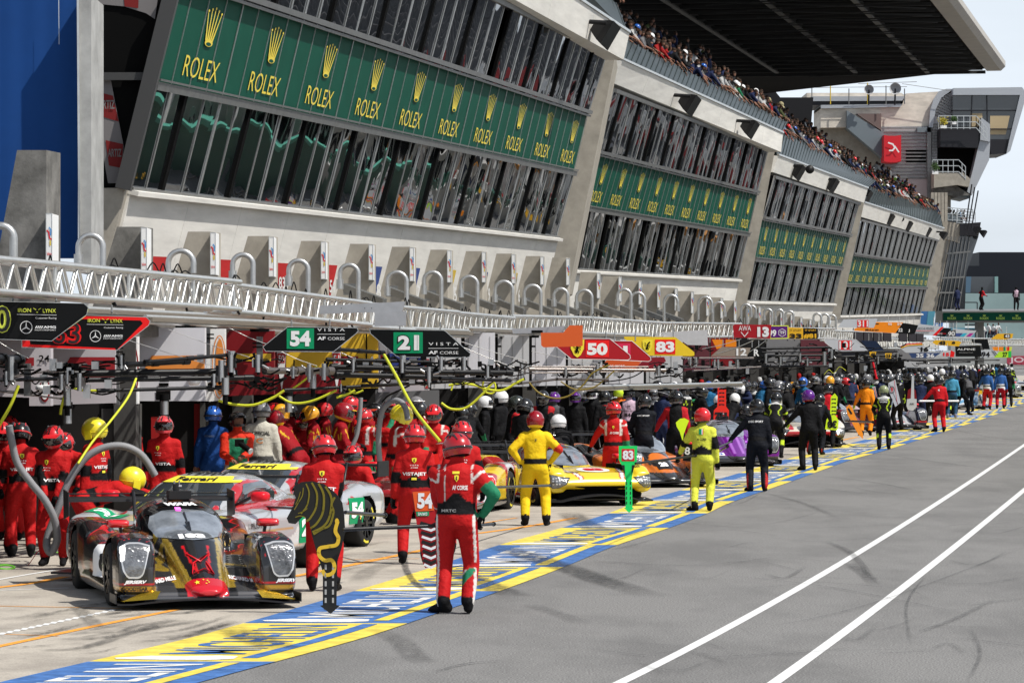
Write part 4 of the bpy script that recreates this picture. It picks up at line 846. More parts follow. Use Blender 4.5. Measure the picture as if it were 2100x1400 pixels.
def fshield(f, mb, cx, cy, h, d=.012):
    w_ = h * .36; f.poly(mb, [(cx - w_, cy - h * .42), (cx, cy - h * .5), (cx + w_, cy - h * .42), (cx + w_ * .92, cy + h * .05), (cx + w_ * .5, cy + h * .36), (cx, cy + h * .5), (cx - w_ * .5, cy + h * .36), (cx - w_ * .92, cy + h * .05)], shield, d)
    # rearing horse built from a few strokes
    for pts, w2 in (([(-.06, .3), (.0, .1), (-.02, -.1), (.1, -.25)], .16), ([(.08, -.22), (.2, -.3), (.14, -.36)], .1), ([(.02, -.05), (.18, -.08), (.22, .0)], .06), ([(.0, .0), (.16, .05), (.2, .14)], .06), ([(-.04, .12), (-.16, .2), (-.1, .34)], .07), ([(-.02, .15), (.1, .24), (.05, .36)], .07), ([(-.08, .08), (-.22, -.05), (-.18, -.22), (-.26, -.28)], .06)):
        f.line(mb, [(cx + a * h * .8, cy + b * h * .8) for a, b in pts], w2 * h * .6, dark, d + .006)
def b4(f, mb): f.poly(mb, [(1201, 698), (1249, 698), (1249, 732), (1201, 732)], redb, .006); f.text(mb, '50', 1204, 728, 1246, 703, wh, .012, bold=.05); fshield(f, mb, 1184, 713, 40)
rb_ = M('board_red', (.36, .008, .015), .4)
board('red board with yellow horse shield and the number 50', 70, [(1130, 694), (1250, 694), (1292, 728), (1293, 734), (1288, 738), (1172, 736), (1125, 698)], rb_, b4, wh, ew=1)
def b5(f, mb): f.poly(mb, [(1250, 704), (1293, 704), (1293, 734), (1250, 734)], M('num_red2', (.6, .02, .08), .5), .006); f.text(mb, '1', 1278, 730, 1287, 709, wh, .012)
board('darker red board with a partly hidden number, behind the number 50 board', 72, [(1228, 698), (1296, 699), (1334, 732), (1335, 738), (1330, 741), (1228, 736)], rb_, b5, wh, ew=1)
def b6(f, mb): f.poly(mb, [(1343, 696), (1385, 696), (1385, 726), (1343, 726)], redb, .006); f.text(mb, '83', 1345, 722, 1383, 700, wh, .012, bold=.05); fshield(f, mb, 1328, 709, 29)
board('yellow board with horse shield and a red number 83', 74, [(1280, 690), (1385, 691), (1424, 722), (1424, 729), (1418, 730), (1325, 729), (1280, 694)], M('board_yellow', (.72, .50, .02), .4), b6)
def b7(f, mb): f.text(mb, 'IDEC SPORT', 1244, 753, 1281, 748, wh, .012, bold=0)
board('orange board reading IDEC SPORT below the red boards', 82, [(1232, 755), (1244, 738), (1315, 741), (1303, 757)], M('board_orange_red', (.58, .09, .02), .4), b7)
def b8(f, mb): f.text(mb, 'IDEC SPORT', 1294, 757, 1330, 752, wh, .012, bold=0)
board('maroon board reading IDEC SPORT behind the orange one', 83, [(1300, 757), (1325, 733), (1362, 732), (1366, 740), (1342, 760)], M('board_maroon', (.2, .01, .02), .4), b8)
orr = M('board_orange', (.60, .10, .02), .45)
board('blank orange stepped board hanging left of the number 50 board', 66, [(1109, 682), (1155, 682), (1168, 667), (1195, 667), (1195, 708), (1192, 710), (1115, 712), (1110, 708)], orr, lambda f, mb: None)
mb = MB(); f = pxframe(66.3); f.poly(mb, [(1050, 674), (1160, 668), (1155, 682), (1052, 684)], silv, 0, .1); f.poly(mb, [(1090, 677), (1113, 677), (1113, 683), (1090, 683)], cab, .01, .05)
tag(mb.build('folded_plate'), 'silver metal plate attached left of the blank orange board', 'plate')
mb = MB(); f = pxframe(61); f.poly(mb, [(655, 627), (831, 618), (825, 638), (655, 644)], silv, 0, .15); f.poly(mb, [(768, 640), (833, 638), (833, 668), (768, 669)], silv, .02, .04)
for x in (700, 748, 762): f.ell(mb, x, 632, 1, 1, cab, .01, 8)
tag(mb.build('folded_plate'), 'grey folded metal plate above the 54 and 21 boards', 'plate')
def hung(lab, D, pts, m, tx=(), **k):
    def g(f, mb):
        for t in tx:
            if t[0] == 'p': f.poly(mb, t[1], t[2], .006)
            elif t[0] == 'l': f.line(mb, t[1], t[2], t[3], .012)
            else: f.text(mb, t[0], *t[1], t[2], .012, bold=t[3] if len(t) > 3 else .03)
    return board(lab, D, pts, m, g, **k)
purp = M('board_purple', (.10, .01, .18), .4); amb = M('board_amber', (.75, .42, .02), .4); dk = M('ink_black', (.01, .01, .01), .5); lgb = M('board_lightgrey', (.5, .52, .55), .4)
hung('red board with white emblem and number 13', 118, [(1503, 668), (1507, 665), (1582, 666), (1580, 694), (1505, 692)], rb_, [('13', (1553, 691, 1577, 670), wh, .06), ('AWA', (1515, 678, 1540, 668), wh, .0), ('l', [(1520, 681), (1527, 690), (1534, 681)], 1.5, wh)])
hung('purple board with a partly hidden 9 and a TF hexagon', 122, [(1580, 668), (1616, 668), (1616, 693), (1580, 694)], purp, [('99', (1576, 690, 1592, 676), wh, .04), ('TF', (1599, 685, 1609, 679), wh, .03), ('l', [(1597, 678), (1604, 674), (1611, 678), (1611, 686), (1604, 690), (1597, 686), (1597, 678)], 1, wh)], edge=lime)
hung('amber board with TF sport and number 33', 125, [(1617, 671), (1647, 672), (1647, 695), (1617, 694)], amb, [('TF SPORT', (1619, 679, 1644, 675), dk, 0), ('33', (1619, 694, 1644, 684), dk, .05)])
hung('black board with TF sport and yellow number 81', 127, [(1647, 672), (1677, 673), (1677, 695), (1647, 695)], blk, [('TF SPORT', (1650, 679, 1674, 675), amb, 0), ('#81', (1648, 694, 1674, 684), amb, .05)])
hung('long light grey board with red number 101', 130, [(1690, 695), (1755, 696), (1782, 718), (1782, 722), (1715, 720), (1692, 702)], lgb, [('p', [(1720, 698), (1747, 698), (1747, 717), (1720, 717)], redb), ('101', (1721, 716, 1746, 699), wh, .03)], edge=wh, ew=.8)
hung('navy blank board behind the 101 board', 133, [(1766, 698), (1797, 699), (1818, 723), (1785, 722)], M('board_navy', (.01, .02, .05), .4))
hung('light grey board with red number 311', 150, [(1730, 655), (1800, 653), (1792, 672), (1718, 671)], lgb, [('p', [(1758, 656), (1781, 656), (1781, 671), (1758, 671)], redb), ('311', (1759, 670, 1780, 657), wh, .03)])
orm = M('board_papaya', (.85, .25, .01), .4)
hung('orange board with black wordmark and numbers 95 and 59', 152, [(1752, 674), (1790, 660), (1852, 661), (1836, 683), (1752, 678)], orm, [('95', (1821, 667, 1829, 662), wh), ('59', (1840, 667, 1849, 662), wh), ('McLaren', (1775, 678, 1802, 674), dk, .03), ('p', [(1794, 663), (1803, 663), (1802, 665), (1792, 665)], dk)])
hung('black board with white number 22', 154, [(1834, 683), (1850, 662), (1868, 664), (1862, 684)], blk, [('22', (1842, 680, 1851, 673), wh)])
hung('black board with white number 23 beside the 22 board', 156, [(1853, 684), (1866, 664), (1883, 667), (1876, 684), (1868, 685)], blk, [('23', (1857, 681, 1866, 674), wh)])
hung('white board with two-line motorsport lettering and red end', 160, [(1866, 686), (1884, 664), (1936, 670), (1920, 688)], lgb, [('PORSCHE PENSKE', (1878, 676, 1915, 671), dk, 0), ('MOTORSPORT', (1876, 684, 1906, 680), dk, 0), ('l', [(1876, 678), (1916, 678)], .8, redb), ('p', [(1912, 688), (1930, 671), (1936, 670), (1920, 688)], redb)])
hung('small black board with red trim left of number 90', 162, [(1918, 689), (1936, 672), (1952, 674), (1938, 690)], blk, [('311', (1922, 686, 1932, 682), wh), ('l', [(1922, 683), (1940, 684)], .8, redb)])
hung('white board with blue, cyan and magenta stripes', 168, [(1944, 691), (1956, 674), (2003, 678), (1990, 692)], lgb, [('p', [(1950, 689), (1960, 683), (1975, 683), (1968, 690)], bluec), ('p', [(1968, 690), (1976, 683), (1984, 683), (1977, 690)], M('mark_cyan', (.03, .4, .55), .5)), ('p', [(1981, 690), (1989, 683), (1997, 683), (1990, 690)], M('mark_magenta', (.4, .02, .25), .5))])
hung('square black frame board with number 90', 165, [(1942, 678), (1960, 676), (1960, 690), (1942, 691)], M('board_grey', (.08, .08, .08), .4), [('90', (1944, 689, 1958, 679), wh, .02)])
hung('amber board with numbers 43 and 9', 165, [(1912, 702), (1918, 697), (1966, 699), (1972, 702), (1966, 710), (1920, 707)], amb, [('43', (1925, 707, 1939, 699), dk, .06), ('9', (1952, 708, 1959, 700), dk, .06)])
hung('white board with black number 16 and yellow-red top edge', 158, [(1846, 714), (1858, 708), (1893, 706), (1910, 722), (1858, 723)], lgb, [('16', (1888, 721, 1904, 711), dk, .06), ('l', [(1848, 713), (1862, 708), (1892, 706)], 2.2, amb), ('l', [(1846, 711), (1862, 705), (1890, 704)], 2.2, redb)])
hung('navy board with numbers 35 and 36', 160, [(1864, 724), (1930, 723), (1914, 734), (1870, 734)], M('board_navy2', (.04, .07, .17), .4), [('35', (1879, 733, 1894, 725), wh, .04), ('36', (1900, 733, 1916, 725), wh, .04)])
hung('white board with blue and red lettering and number 15', 163, [(1912, 721), (1950, 718), (1956, 724), (1950, 732), (1918, 728)], lgb, [('WRT', (1918, 718 + 3, 1935, 718), bluec, .02), ('15', (1934, 730, 1947, 723), redb, .05), ('p', [(1950, 718), (1958, 722), (1956, 732), (1948, 732)], redb)])
hung('black square board reading ALPINE', 166, [(1959, 710), (2010, 708), (2014, 731), (1960, 731)], blk, [('ALPINE', (1963, 718, 2000, 714), wh, .01), ('ENDURANCE TEAM', (1967, 724, 1995, 722), M('letter_grey', (.3, .3, .3), .5), 0)])
hung('black board with pale diamond above the ALPINE board', 170, [(1992, 696), (2025, 695), (2030, 716), (2016, 716), (2012, 704), (1995, 703)], blk)
hung('white board with slanted stripes and number 94', 172, [(2008, 718), (2036, 717), (2048, 722), (2038, 733), (2010, 733)], lgb, [('94', (2013, 732, 2030, 721), dk, .03), ('l', [(2034, 719), (2042, 730)], 1.2, dk), ('l', [(2038, 719), (2045, 728)], 1.2, dk)])
hung('lime board with number 27', 178, [(2036, 733), (2048, 721), (2074, 719), (2074, 733)], M('board_lime', (.45, .75, .03), .4), [('27', (2056, 731, 2066, 722), dk, .03), ('p', [(2068, 720), (2074, 720), (2074, 733), (2068, 733)], M('mark_green2', (.03, .5, .08), .5))])
hung('small orange, green and red striped board above the 27 board', 180, [(2034, 711), (2076, 711), (2074, 720), (2036, 719)], orm, [('p', [(2058, 711), (2063, 711), (2063, 719), (2058, 719)], gnb), ('p', [(2066, 711), (2070, 711), (2070, 719), (2066, 719)], redb), ('p', [(2070, 711), (2076, 711), (2074, 719), (2070, 719)], lime)])
hung('amber board with dark number 43 near the right edge', 200, [(2032, 695), (2046, 684), (2078, 684), (2076, 693), (2060, 696)], amb, [('p', [(2059, 685), (2072, 685), (2072, 693), (2059, 693)], navy), ('43', (2061, 692, 2070, 686), wh)])
hung('beige tilted board with number 12', 100, [(1458, 730), (1480, 711), (1540, 713), (1532, 731)], M('board_tan', (.25, .20, .16), .5), [('12', (1510, 729, 1531, 714), wh, .03)])
hung('dark tilted board with a hidden letter beside number 12', 101, [(1532, 731), (1542, 712), (1566, 714), (1558, 732)], blk, [('R', (1546, 730, 1557, 716), wh, .03)])
hung('small amber tag hanging just below the navy blank board', 112, [(1783, 721), (1797, 721), (1795, 733), (1784, 732)], amb, [('49', (1785, 731, 1795, 723), dk, .05)], hang=False)
hung('lower small amber tag, right of the other amber tag', 114, [(1815, 724), (1829, 724), (1827, 735), (1816, 734)], amb, [('23', (1817, 733, 1826, 726), dk, .05)], hang=False)
hung('first small orange hanging sheet left of the 12 board', 118, [(1460, 696), (1482, 696), (1481, 712), (1470, 716)], orm)
hung('second small orange hanging sheet left of the 12 board', 119, [(1488, 696), (1510, 697), (1510, 711), (1488, 711)], orm)
hung('wide white folded sheet right of the yellow 83 board', 96, [(1348, 682), (1450, 676), (1452, 708), (1410, 707), (1385, 690)], M('sheet_white', (.5, .5, .5), .5, var=.1))
for i, x in enumerate((1752, 1772, 1792, 1812, 1845, 1864, 1880)):
    mb = MB(); f = pxframe(158); w_ = 18 - i * .6; f.poly(mb, [(x, 680 + i * .6), (x + w_, 681 + i * .6), (x + w_, 700 + i * .2), (x, 699 + i * .2)], M('speaker_box', (.045, .042, .05), .6), 0, .5)
    tag(mb.build('screen_box'), 'dark grey box in the row under the orange numbered board', 'box', 'dark grey boxes under the orange board')
# ------------------------------------------------------------------ soft forms: closed pieces fused into one skin
def sup_loft(secs, p=3., n=28):
    "closed superellipse loft; secs: (y, cx, cz, hw, hh[, p])"
    V = []; Fc = []
    for s in secs:
        pp = s[5] if len(s) > 5 else p
        for k in range(n):
            t = 2 * math.pi * k / n; c, q = math.cos(t), math.sin(t)
            V.append((s[1] + s[3] * math.copysign(abs(c) ** (2 / pp), c), s[0], s[2] + s[4] * math.copysign(abs(q) ** (2 / pp), q)))
    m = len(secs)
    for i in range(m - 1):
        for k in range(n): Fc.append((i * n + k, i * n + (k + 1) % n, (i + 1) * n + (k + 1) % n, (i + 1) * n + k))
    Fc.append(tuple(range(n))[::-1]); Fc.append(tuple(range((m - 1) * n, m * n)))
    return V, Fc
def cap(a, b, ra, rb, n=14, sx=1., up=None):
    "tapered capsule"
    a = Vector(a); b = Vector(b); d = (b - a); L_ = d.length; d = d.normalized() if L_ > 1e-6 else Vector((0, 0, 1)); u = d.orthogonal().normalized() if up is None else (Vector(up) - d * d.dot(Vector(up))).normalized(); v = d.cross(u)
    prof = [(-ra * math.cos(t), ra * math.sin(t)) for t in (0.25, .6, 1.0, 1.35)] + [(0, ra)] + [(L_ * k / 3, ra + (rb - ra) * k / 3) for k in (1, 2)] + [(L_, rb)] + [(L_ + rb * math.cos(t), rb * math.sin(t)) for t in (1.35, 1.0, .6, .25)]
    V = [a + d * x + u * (r * math.cos(2 * math.pi * k / n)) * sx + v * (r * math.sin(2 * math.pi * k / n)) for x, r in prof for k in range(n)]
    m = len(prof); Fc = [(i * n + k, i * n + (k + 1) % n, (i + 1) * n + (k + 1) % n, (i + 1) * n + k) for i in range(m - 1) for k in range(n)]
    Fc.append(tuple(range(n))[::-1]); Fc.append(tuple(range((m - 1) * n, m * n)))
    return [tuple(q) for q in V], Fc
def ring_loft(rings, n=20):
    "rings: (centre, ux, uy) closed"
    V = []; 
    for c, ux, uy in rings:
        for k in range(n): t = 2 * math.pi * k / n; V.append(tuple(c + ux * math.cos(t) + uy * math.sin(t)))
    m = len(rings); Fc = [(i * n + k, i * n + (k + 1) % n, (i + 1) * n + (k + 1) % n, (i + 1) * n + k) for i in range(m - 1) for k in range(n)]
    Fc.append(tuple(range(n))[::-1]); Fc.append(tuple(range((m - 1) * n, m * n)))
    return V, Fc
def fuse(pieces, voxel, smooth=3):
    V = []; Fc = []
    for v, f in pieces:
        o = len(V); V += [tuple(q) for q in v]; Fc += [tuple(i + o for i in t) for t in f]
    me = bpy.data.meshes.new('tmp'); me.from_pydata(V, [], Fc); bm = bmesh.new(); bm.from_mesh(me); bmesh.ops.recalc_face_normals(bm, faces=bm.faces); bm.to_mesh(me); bm.free()
    o = bpy.data.objects.new('tmp', me); COL.objects.link(o)
    r = o.modifiers.new('r', 'REMESH'); r.mode = 'VOXEL'; r.voxel_size = voxel; r.use_smooth_shade = True
    if smooth: s = o.modifiers.new('s', 'SMOOTH'); s.factor = .5; s.iterations = smooth
    dg = bpy.context.evaluated_depsgraph_get(); em = bpy.data.meshes.new_from_object(o.evaluated_get(dg))
    n = len(em.vertices); v = np.empty(n * 3); em.vertices.foreach_get('co', v); nr = np.empty(n * 3); em.vertices.foreach_get('normal', nr)
    f = [tuple(p.vertices) for p in em.polygons]
    bpy.data.objects.remove(o); bpy.data.meshes.remove(me); bpy.data.meshes.remove(em)
    return v.reshape(-1, 3), nr.reshape(-1, 3), f
def col_mesh(name, v, f, rgba, mat, par=None, slots=None, fmat=None):
    me = bpy.data.meshes.new(name); me.from_pydata([tuple(q) for q in v], [], f)
    at = me.color_attributes.new('Col', 'FLOAT_COLOR', 'POINT'); at.data.foreach_set('color', np.asarray(rgba, dtype=float).ravel())
    me.materials.append(mat)
    for s in slots or []: me.materials.append(s)
    if fmat is not None: me.polygons.foreach_set('material_index', fmat)
    me.polygons.foreach_set('use_smooth', [True] * len(me.polygons)); me.update()
    o = bpy.data.objects.new(name, me); COL.objects.link(o)
    if par is not None: o.parent = par
    return o
# ------------------------------------------------------------------ racing cars
paint = M('car_paint', vcol='metal', rough=.22, coat=.6, spec=.5); paint.node_tree.nodes['Principled BSDF'].inputs['Coat Roughness'].default_value = .04
carbon = M('carbon', (.02, .02, .022), .35, .1, bump=.15, bscale=150, bdist=.002); tyrem = M('tyre', (.018, .018, .018), .75, bump=.2, bscale=60, bdist=.003); rimm = M('rim', (.05, .05, .055), .3, .8); rim2 = M('rim_silver', (.35, .35, .36), .3, .8)
shield_g = M('windscreen', (.05, .06, .07), .05, .25, coat=1., spec=1., bump=.05, bscale=4); shield_l = M('windscreen_pale', (.28, .31, .35), .08, .3, coat=1., spec=1., bump=.3, bscale=3, var=.5, vscale=4)
lens = M('headlamp_lens', (.20, .205, .215), .12, .55, bump=1., bscale=38, coat=1., var=.6, vscale=14, bdist=.008); lens_rim = M('headlamp_rim', (.7, .7, .7), .2, .6); lit_led = M('lamp_lit', (1, 1, 1), .4, emit=(1, .98, .95, 6)); pink_led = M('led_pink', (.8, .1, .5), .4, emit=(1, .1, .7, 3)); dkgloss = M('black_gloss', (.01, .01, .011), .12, coat=1.)
wtxt = M('decal_white', (.78, .78, .78), .4); ktxt = M('decal_black', (.015, .015, .015), .4); rtxt = M('decal_red', (.6, .01, .02), .35); gtxt = M('decal_green', (.0, .26, .10), .4); btxt = M('decal_blue', (.02, .10, .45), .4); ytxt = M('decal_yellow', (.8, .68, .05), .4)
def proto_body(kind):
    P_ = []
    if kind == 'gt':
        P_.append(sup_loft([(-2.3, 0, .36, .70, .10), (-2.2, 0, .40, .86, .2), (-1.9, 0, .44, .96, .27), (-1.2, 0, .47, .99, .31), (-.6, 0, .48, .97, .33), (.8, 0, .50, .97, .35), (1.5, 0, .52, 1.0, .37), (2.05, 0, .55, .98, .36), (2.28, 0, .55, .9, .28)], 4.2))
        P_.append(sup_loft([(-1.25, 0, .76, .55, .03), (-.7, 0, .84, .62, .14), (-.25, 0, .90, .63, .26), (.15, 0, .92, .60, .315), (.7, 0, .91, .57, .30), (1.3, 0, .88, .48, .22), (2.0, 0, .84, .36, .06)], 3.0))
        for s in (-1, 1):
            P_.append(sup_loft([(-2.15, s * .76, .50, .12, .12), (-1.9, s * .78, .56, .19, .22), (-1.35, s * .79, .57, .21, .27), (-.8, s * .8, .55, .17, .22)], 3)); P_.append(sup_loft([(.6, s * .8, .55, .15, .2), (1.3, s * .8, .60, .21, .29), (1.9, s * .8, .60, .19, .26), (2.2, s * .78, .6, .14, .2)], 3))
    elif kind == 'lmp':
        P_.append(sup_loft([(-2.38, 0, .175, .10, .03, 2.2), (-2.30, 0, .195, .18, .055, 2.4), (-2.1, 0, .24, .22, .085, 2.4), (-1.7, 0, .35, .26, .13, 2.5), (-1.2, 0, .46, .33, .23, 2.6), (-.8, 0, .50, .40, .27, 3), (0, 0, .46, .5, .3, 3), (1.0, 0, .45, .52, .3, 3), (2.2, 0, .42, .35, .2, 3)]))
        [P_.append(sup_loft([(-2.30, s * .38, .15, .26, .03), (-2.0, s * .38, .20, .26, .07), (-1.6, s * .40, .27, .24, .12), (-1.0, s * .45, .34, .2, .16), (-.6, s * .5, .34, .2, .14)], 3)) for s in (-1, 1)]; P_.append(sup_loft([(-2.34, 0, .115, .90, .02), (-2.2, 0, .13, .93, .035), (-1.7, 0, .15, .93, .05), (-.9, 0, .16, .9, .09), (.2, 0, .2, .93, .14), (1.6, 0, .2, .93, .14), (2.25, 0, .22, .88, .12)], 5))
        P_.append(sup_loft([(-1.02, 0, .66, .28, .03), (-.8, 0, .70, .38, .10), (-.5, 0, .74, .44, .20), (-.15, 0, .76, .46, .28), (.2, 0, .77, .44, .30), (.7, 0, .74, .34, .30), (1.3, 0, .70, .22, .26), (2.1, 0, .62, .09, .16)], 2.5))
        for s in (-1, 1):
            P_.append(sup_loft([(-2.33, s * .735, .33, .155, .14, 4), (-2.27, s * .735, .40, .19, .25, 4.5), (-2.12, s * .735, .43, .205, .31, 4.5), (-1.7, s * .735, .44, .21, .335, 4), (-1.3, s * .74, .44, .205, .32, 4), (-1.0, s * .75, .40, .19, .26, 3.5), (-.75, s * .76, .34, .15, .16, 3)]))
            P_.append(sup_loft([(-.55, s * .62, .34, .18, .12), (-.2, s * .64, .38, .27, .2), (.6, s * .65, .42, .28, .24), (1.2, s * .66, .42, .28, .26)], 4)); P_.append(sup_loft([(.75, s * .74, .42, .19, .27), (1.1, s * .745, .46, .205, .33), (1.6, s * .745, .46, .205, .345), (2.1, s * .745, .47, .20, .31), (2.33, s * .74, .5, .17, .22)], 4))
            P_.append(sup_loft([(-.35, s * .45, .62, .10, .10), (.2, s * .46, .62, .14, .14), (.9, s * .4, .6, .12, .12), (1.5, s * .35, .55, .05, .05)], 2.6))
    else:
        P_.append(sup_loft([(-2.5, 0, .40, .70, .03), (-2.44, 0, .41, .90, .10), (-2.25, 0, .43, .97, .16), (-1.7, 0, .46, .99, .19), (-1.1, 0, .47, .97, .19), (-.6, 0, .45, .8, .22), (0, 0, .45, .6, .28), (1.0, 0, .44, .55, .28), (2.3, 0, .45, .35, .2)], 3.4))
        P_.append(sup_loft([(-2.3, 0, .12, .93, .03), (-1.2, 0, .13, .95, .05), (.2, 0, .2, .97, .14), (1.6, 0, .2, .98, .14), (2.35, 0, .22, .9, .12)], 5))
        P_.append(sup_loft([(-1.1, 0, .62, .30, .03), (-.8, 0, .68, .40, .10), (-.5, 0, .73, .46, .20), (-.15, 0, .76, .48, .28), (.2, 0, .77, .46, .30), (.7, 0, .74, .36, .30), (1.3, 0, .70, .22, .26), (2.2, 0, .62, .09, .16)], 2.5))
        for s in (-1, 1):
            P_.append(sup_loft([(-2.40, s * .80, .42, .15, .17, 3.4), (-2.2, s * .79, .46, .19, .24, 3.4), (-1.7, s * .79, .49, .21, .28, 3.2), (-1.2, s * .79, .47, .20, .24, 3.2), (-.8, s * .8, .42, .16, .16, 3)]))
            P_.append(sup_loft([(-.4, s * .66, .36, .24, .17), (.6, s * .68, .42, .29, .24), (1.2, s * .68, .42, .29, .26)], 4)); P_.append(sup_loft([(.75, s * .76, .42, .2, .27), (1.2, s * .77, .47, .215, .34), (1.7, s * .77, .47, .215, .34), (2.2, s * .77, .49, .20, .3), (2.4, s * .76, .52, .17, .2)], 4))
    return P_
BODY = {}
def body(kind, voxel):
    k = (kind, voxel)
    if k not in BODY:
        v, n, f = fuse(proto_body(kind), voxel, 2)
        yf, yr = {'gt': (-1.33, 1.33), 'lmp': (-1.52, 1.5), 'hyper': (-1.6, 1.55)}[kind]
        far = np.ones(len(v), bool)
        for yw in (yf, yr): far &= ~((np.hypot(v[:, 1] - yw, v[:, 2] - .34) < .375) & (abs(v[:, 0]) > .60))
        fk = [t for t in f if all(far[i] for i in t)]
        BODY[k] = (v, n, fk, BVHTree.FromPolygons([tuple(q) for q in v], f), (yf, yr))
    return BODY[k]
def patch(bvh, outline, m, par, name, dirn, plane, n=40, rings=8, off=.006, centre=None, inner=0.):
    "star-shaped patch projected on the body: outline in the 2 plane axes, dirn = ray direction"
    d = Vector(dirn); ax = plane; pts2 = np.array(outline, float); c = np.array(centre) if centre is not None else pts2.mean(0)
    seg = np.vstack([pts2, pts2[:1]]); ln = np.r_[0, np.cumsum(np.hypot(*np.diff(seg, axis=0).T))]; tt = np.linspace(0, ln[-1], n, endpoint=False)
    ol = np.c_[np.interp(tt, ln, seg[:, 0]), np.interp(tt, ln, seg[:, 1])]
    V = []; Fc = []; ok = {}
    rr = np.linspace(inner, 1, rings)
    for j, r in enumerate(rr):
        for i in range(n):
            q = c + (ol[i] - c) * r; o = [0, 0, 0]; o[ax[0]] = q[0]; o[ax[1]] = q[1]; o = Vector(o) - d * 6
            h = bvh.ray_cast(o, d)
            V.append(h[0] + h[1] * off if h[0] is not None else None)
    def okf(t): return all(V[i] is not None for i in t) and max((V[t[0]] - V[i]).length for i in t) < .35
    for j in range(rings - 1):
        for i in range(n):
            t = (j * n + i, j * n + (i + 1) % n, (j + 1) * n + (i + 1) % n, (j + 1) * n + i)
            if okf(t): Fc.append(t)
    used = sorted({i for t in Fc for i in t}); mp_ = {a: b for b, a in enumerate(used)}
    if not Fc: return None
    mb = MB(); mb.add([V[i] for i in used], [tuple(mp_[i] for i in t) for t in Fc], m, True)
    return mb.build(name, par)
def ptext(bvh, mb, st, f2, m, dirn, ax, off=.009, bold=.03):
    "text projected on the body; f2 maps unit coords to the two plane axes"
    v, f, asp = text2d(st, bold); d = Vector(dirn); V = []
    for a, b in v:
        q = f2(a, b); o = [0, 0, 0]; o[ax[0]] = q[0]; o[ax[1]] = q[1]; h = bvh.ray_cast(Vector(o) - d * 6, d)
        V.append(h[0] + h[1] * off if h[0] is not None else None)
    fk = [t for t in f if all(V[i] is not None for i in t) and max((V[t[0]] - V[i]).length for i in t) < .3]
    if fk: mb.add([q if q is not None else Vector() for q in V], fk, m)
def build_wheel(par, x, y, side, r=.335, w=.30, rm=None, stripe=None):
    mb = MB(); n = 36; prof = [(-w / 2, r * .62), (-w / 2, r * .9), (-w / 2 + .02, r * .97), (-w / 2 + .05, r), (w / 2 - .05, r), (w / 2 - .02, r * .97), (w / 2, r * .9), (w / 2, r * .62)]
    V = [(px, pr * math.cos(2 * math.pi * k / n), pr * math.sin(2 * math.pi * k / n)) for px, pr in prof for k in range(n)]
    mb.add(V, [(i * n + k, i * n + (k + 1) % n, (i + 1) * n + (k + 1) % n, (i + 1) * n + k) for i in range(len(prof) - 1) for k in range(n)], tyrem, True)
    if stripe is not None:
        for a0 in (0.2, 2.2, 4.2):
            for k in range(6):
                t0, t1 = a0 + k * .12, a0 + k * .12 + .1; X = side * (w / 2 + .003)
                mb.add([(X, rr * math.cos(t), rr * math.sin(t)) for t, rr in ((t0, r * .74), (t1, r * .74), (t1, r * .84), (t0, r * .84))], [(0, 1, 2, 3)], stripe)
    o = mb.build('wheel', par); o.location = (x, y, r)
    mb = MB(); X = side * (w / 2 - .03)
    for k in range(10):
        t = 2 * math.pi * k / 10; mb.beam((X, .05 * math.cos(t), .05 * math.sin(t)), (X + side * .01, r * .62 * math.cos(t), r * .62 * math.sin(t)), .03, .035, rm or rimm, up=(1, 0, 0))
    c = [(X - side * .02, r * .63 * math.cos(2 * math.pi * k / n), r * .63 * math.sin(2 * math.pi * k / n)) for k in range(n)]; mb.tube(c + [c[0]], .018, rm or rimm, 6, False)
    mb.add([(X - side * .09, r * .63 * math.cos(2 * math.pi * k / n), r * .63 * math.sin(2 * math.pi * k / n)) for k in range(n)], [tuple(range(n))], M('brake_dark', (.012, .012, .012), .5))
    mb.tube([(X - side * .04, 0, 0), (X + side * .03, 0, 0)], .05, rm or rimm, 12)
    mb.build('rim', o); return o
LAMP = {'lmp': ([(.60, .66), (.70, .69), (.83, .69), (.90, .65), (.905, .55), (.88, .40), (.84, .335), (.72, .33), (.675, .37), (.64, .50)], .755, .52), 'hyper': ([(.62, .50), (.78, .52), (.95, .56), (.965, .50), (.955, .38), (.90, .33), (.80, .34), (.70, .40)], .82, .44), 'gt': ([(.62, .66), (.78, .70), (.90, .72), (.93, .64), (.86, .58), (.70, .60)], .78, .65)}
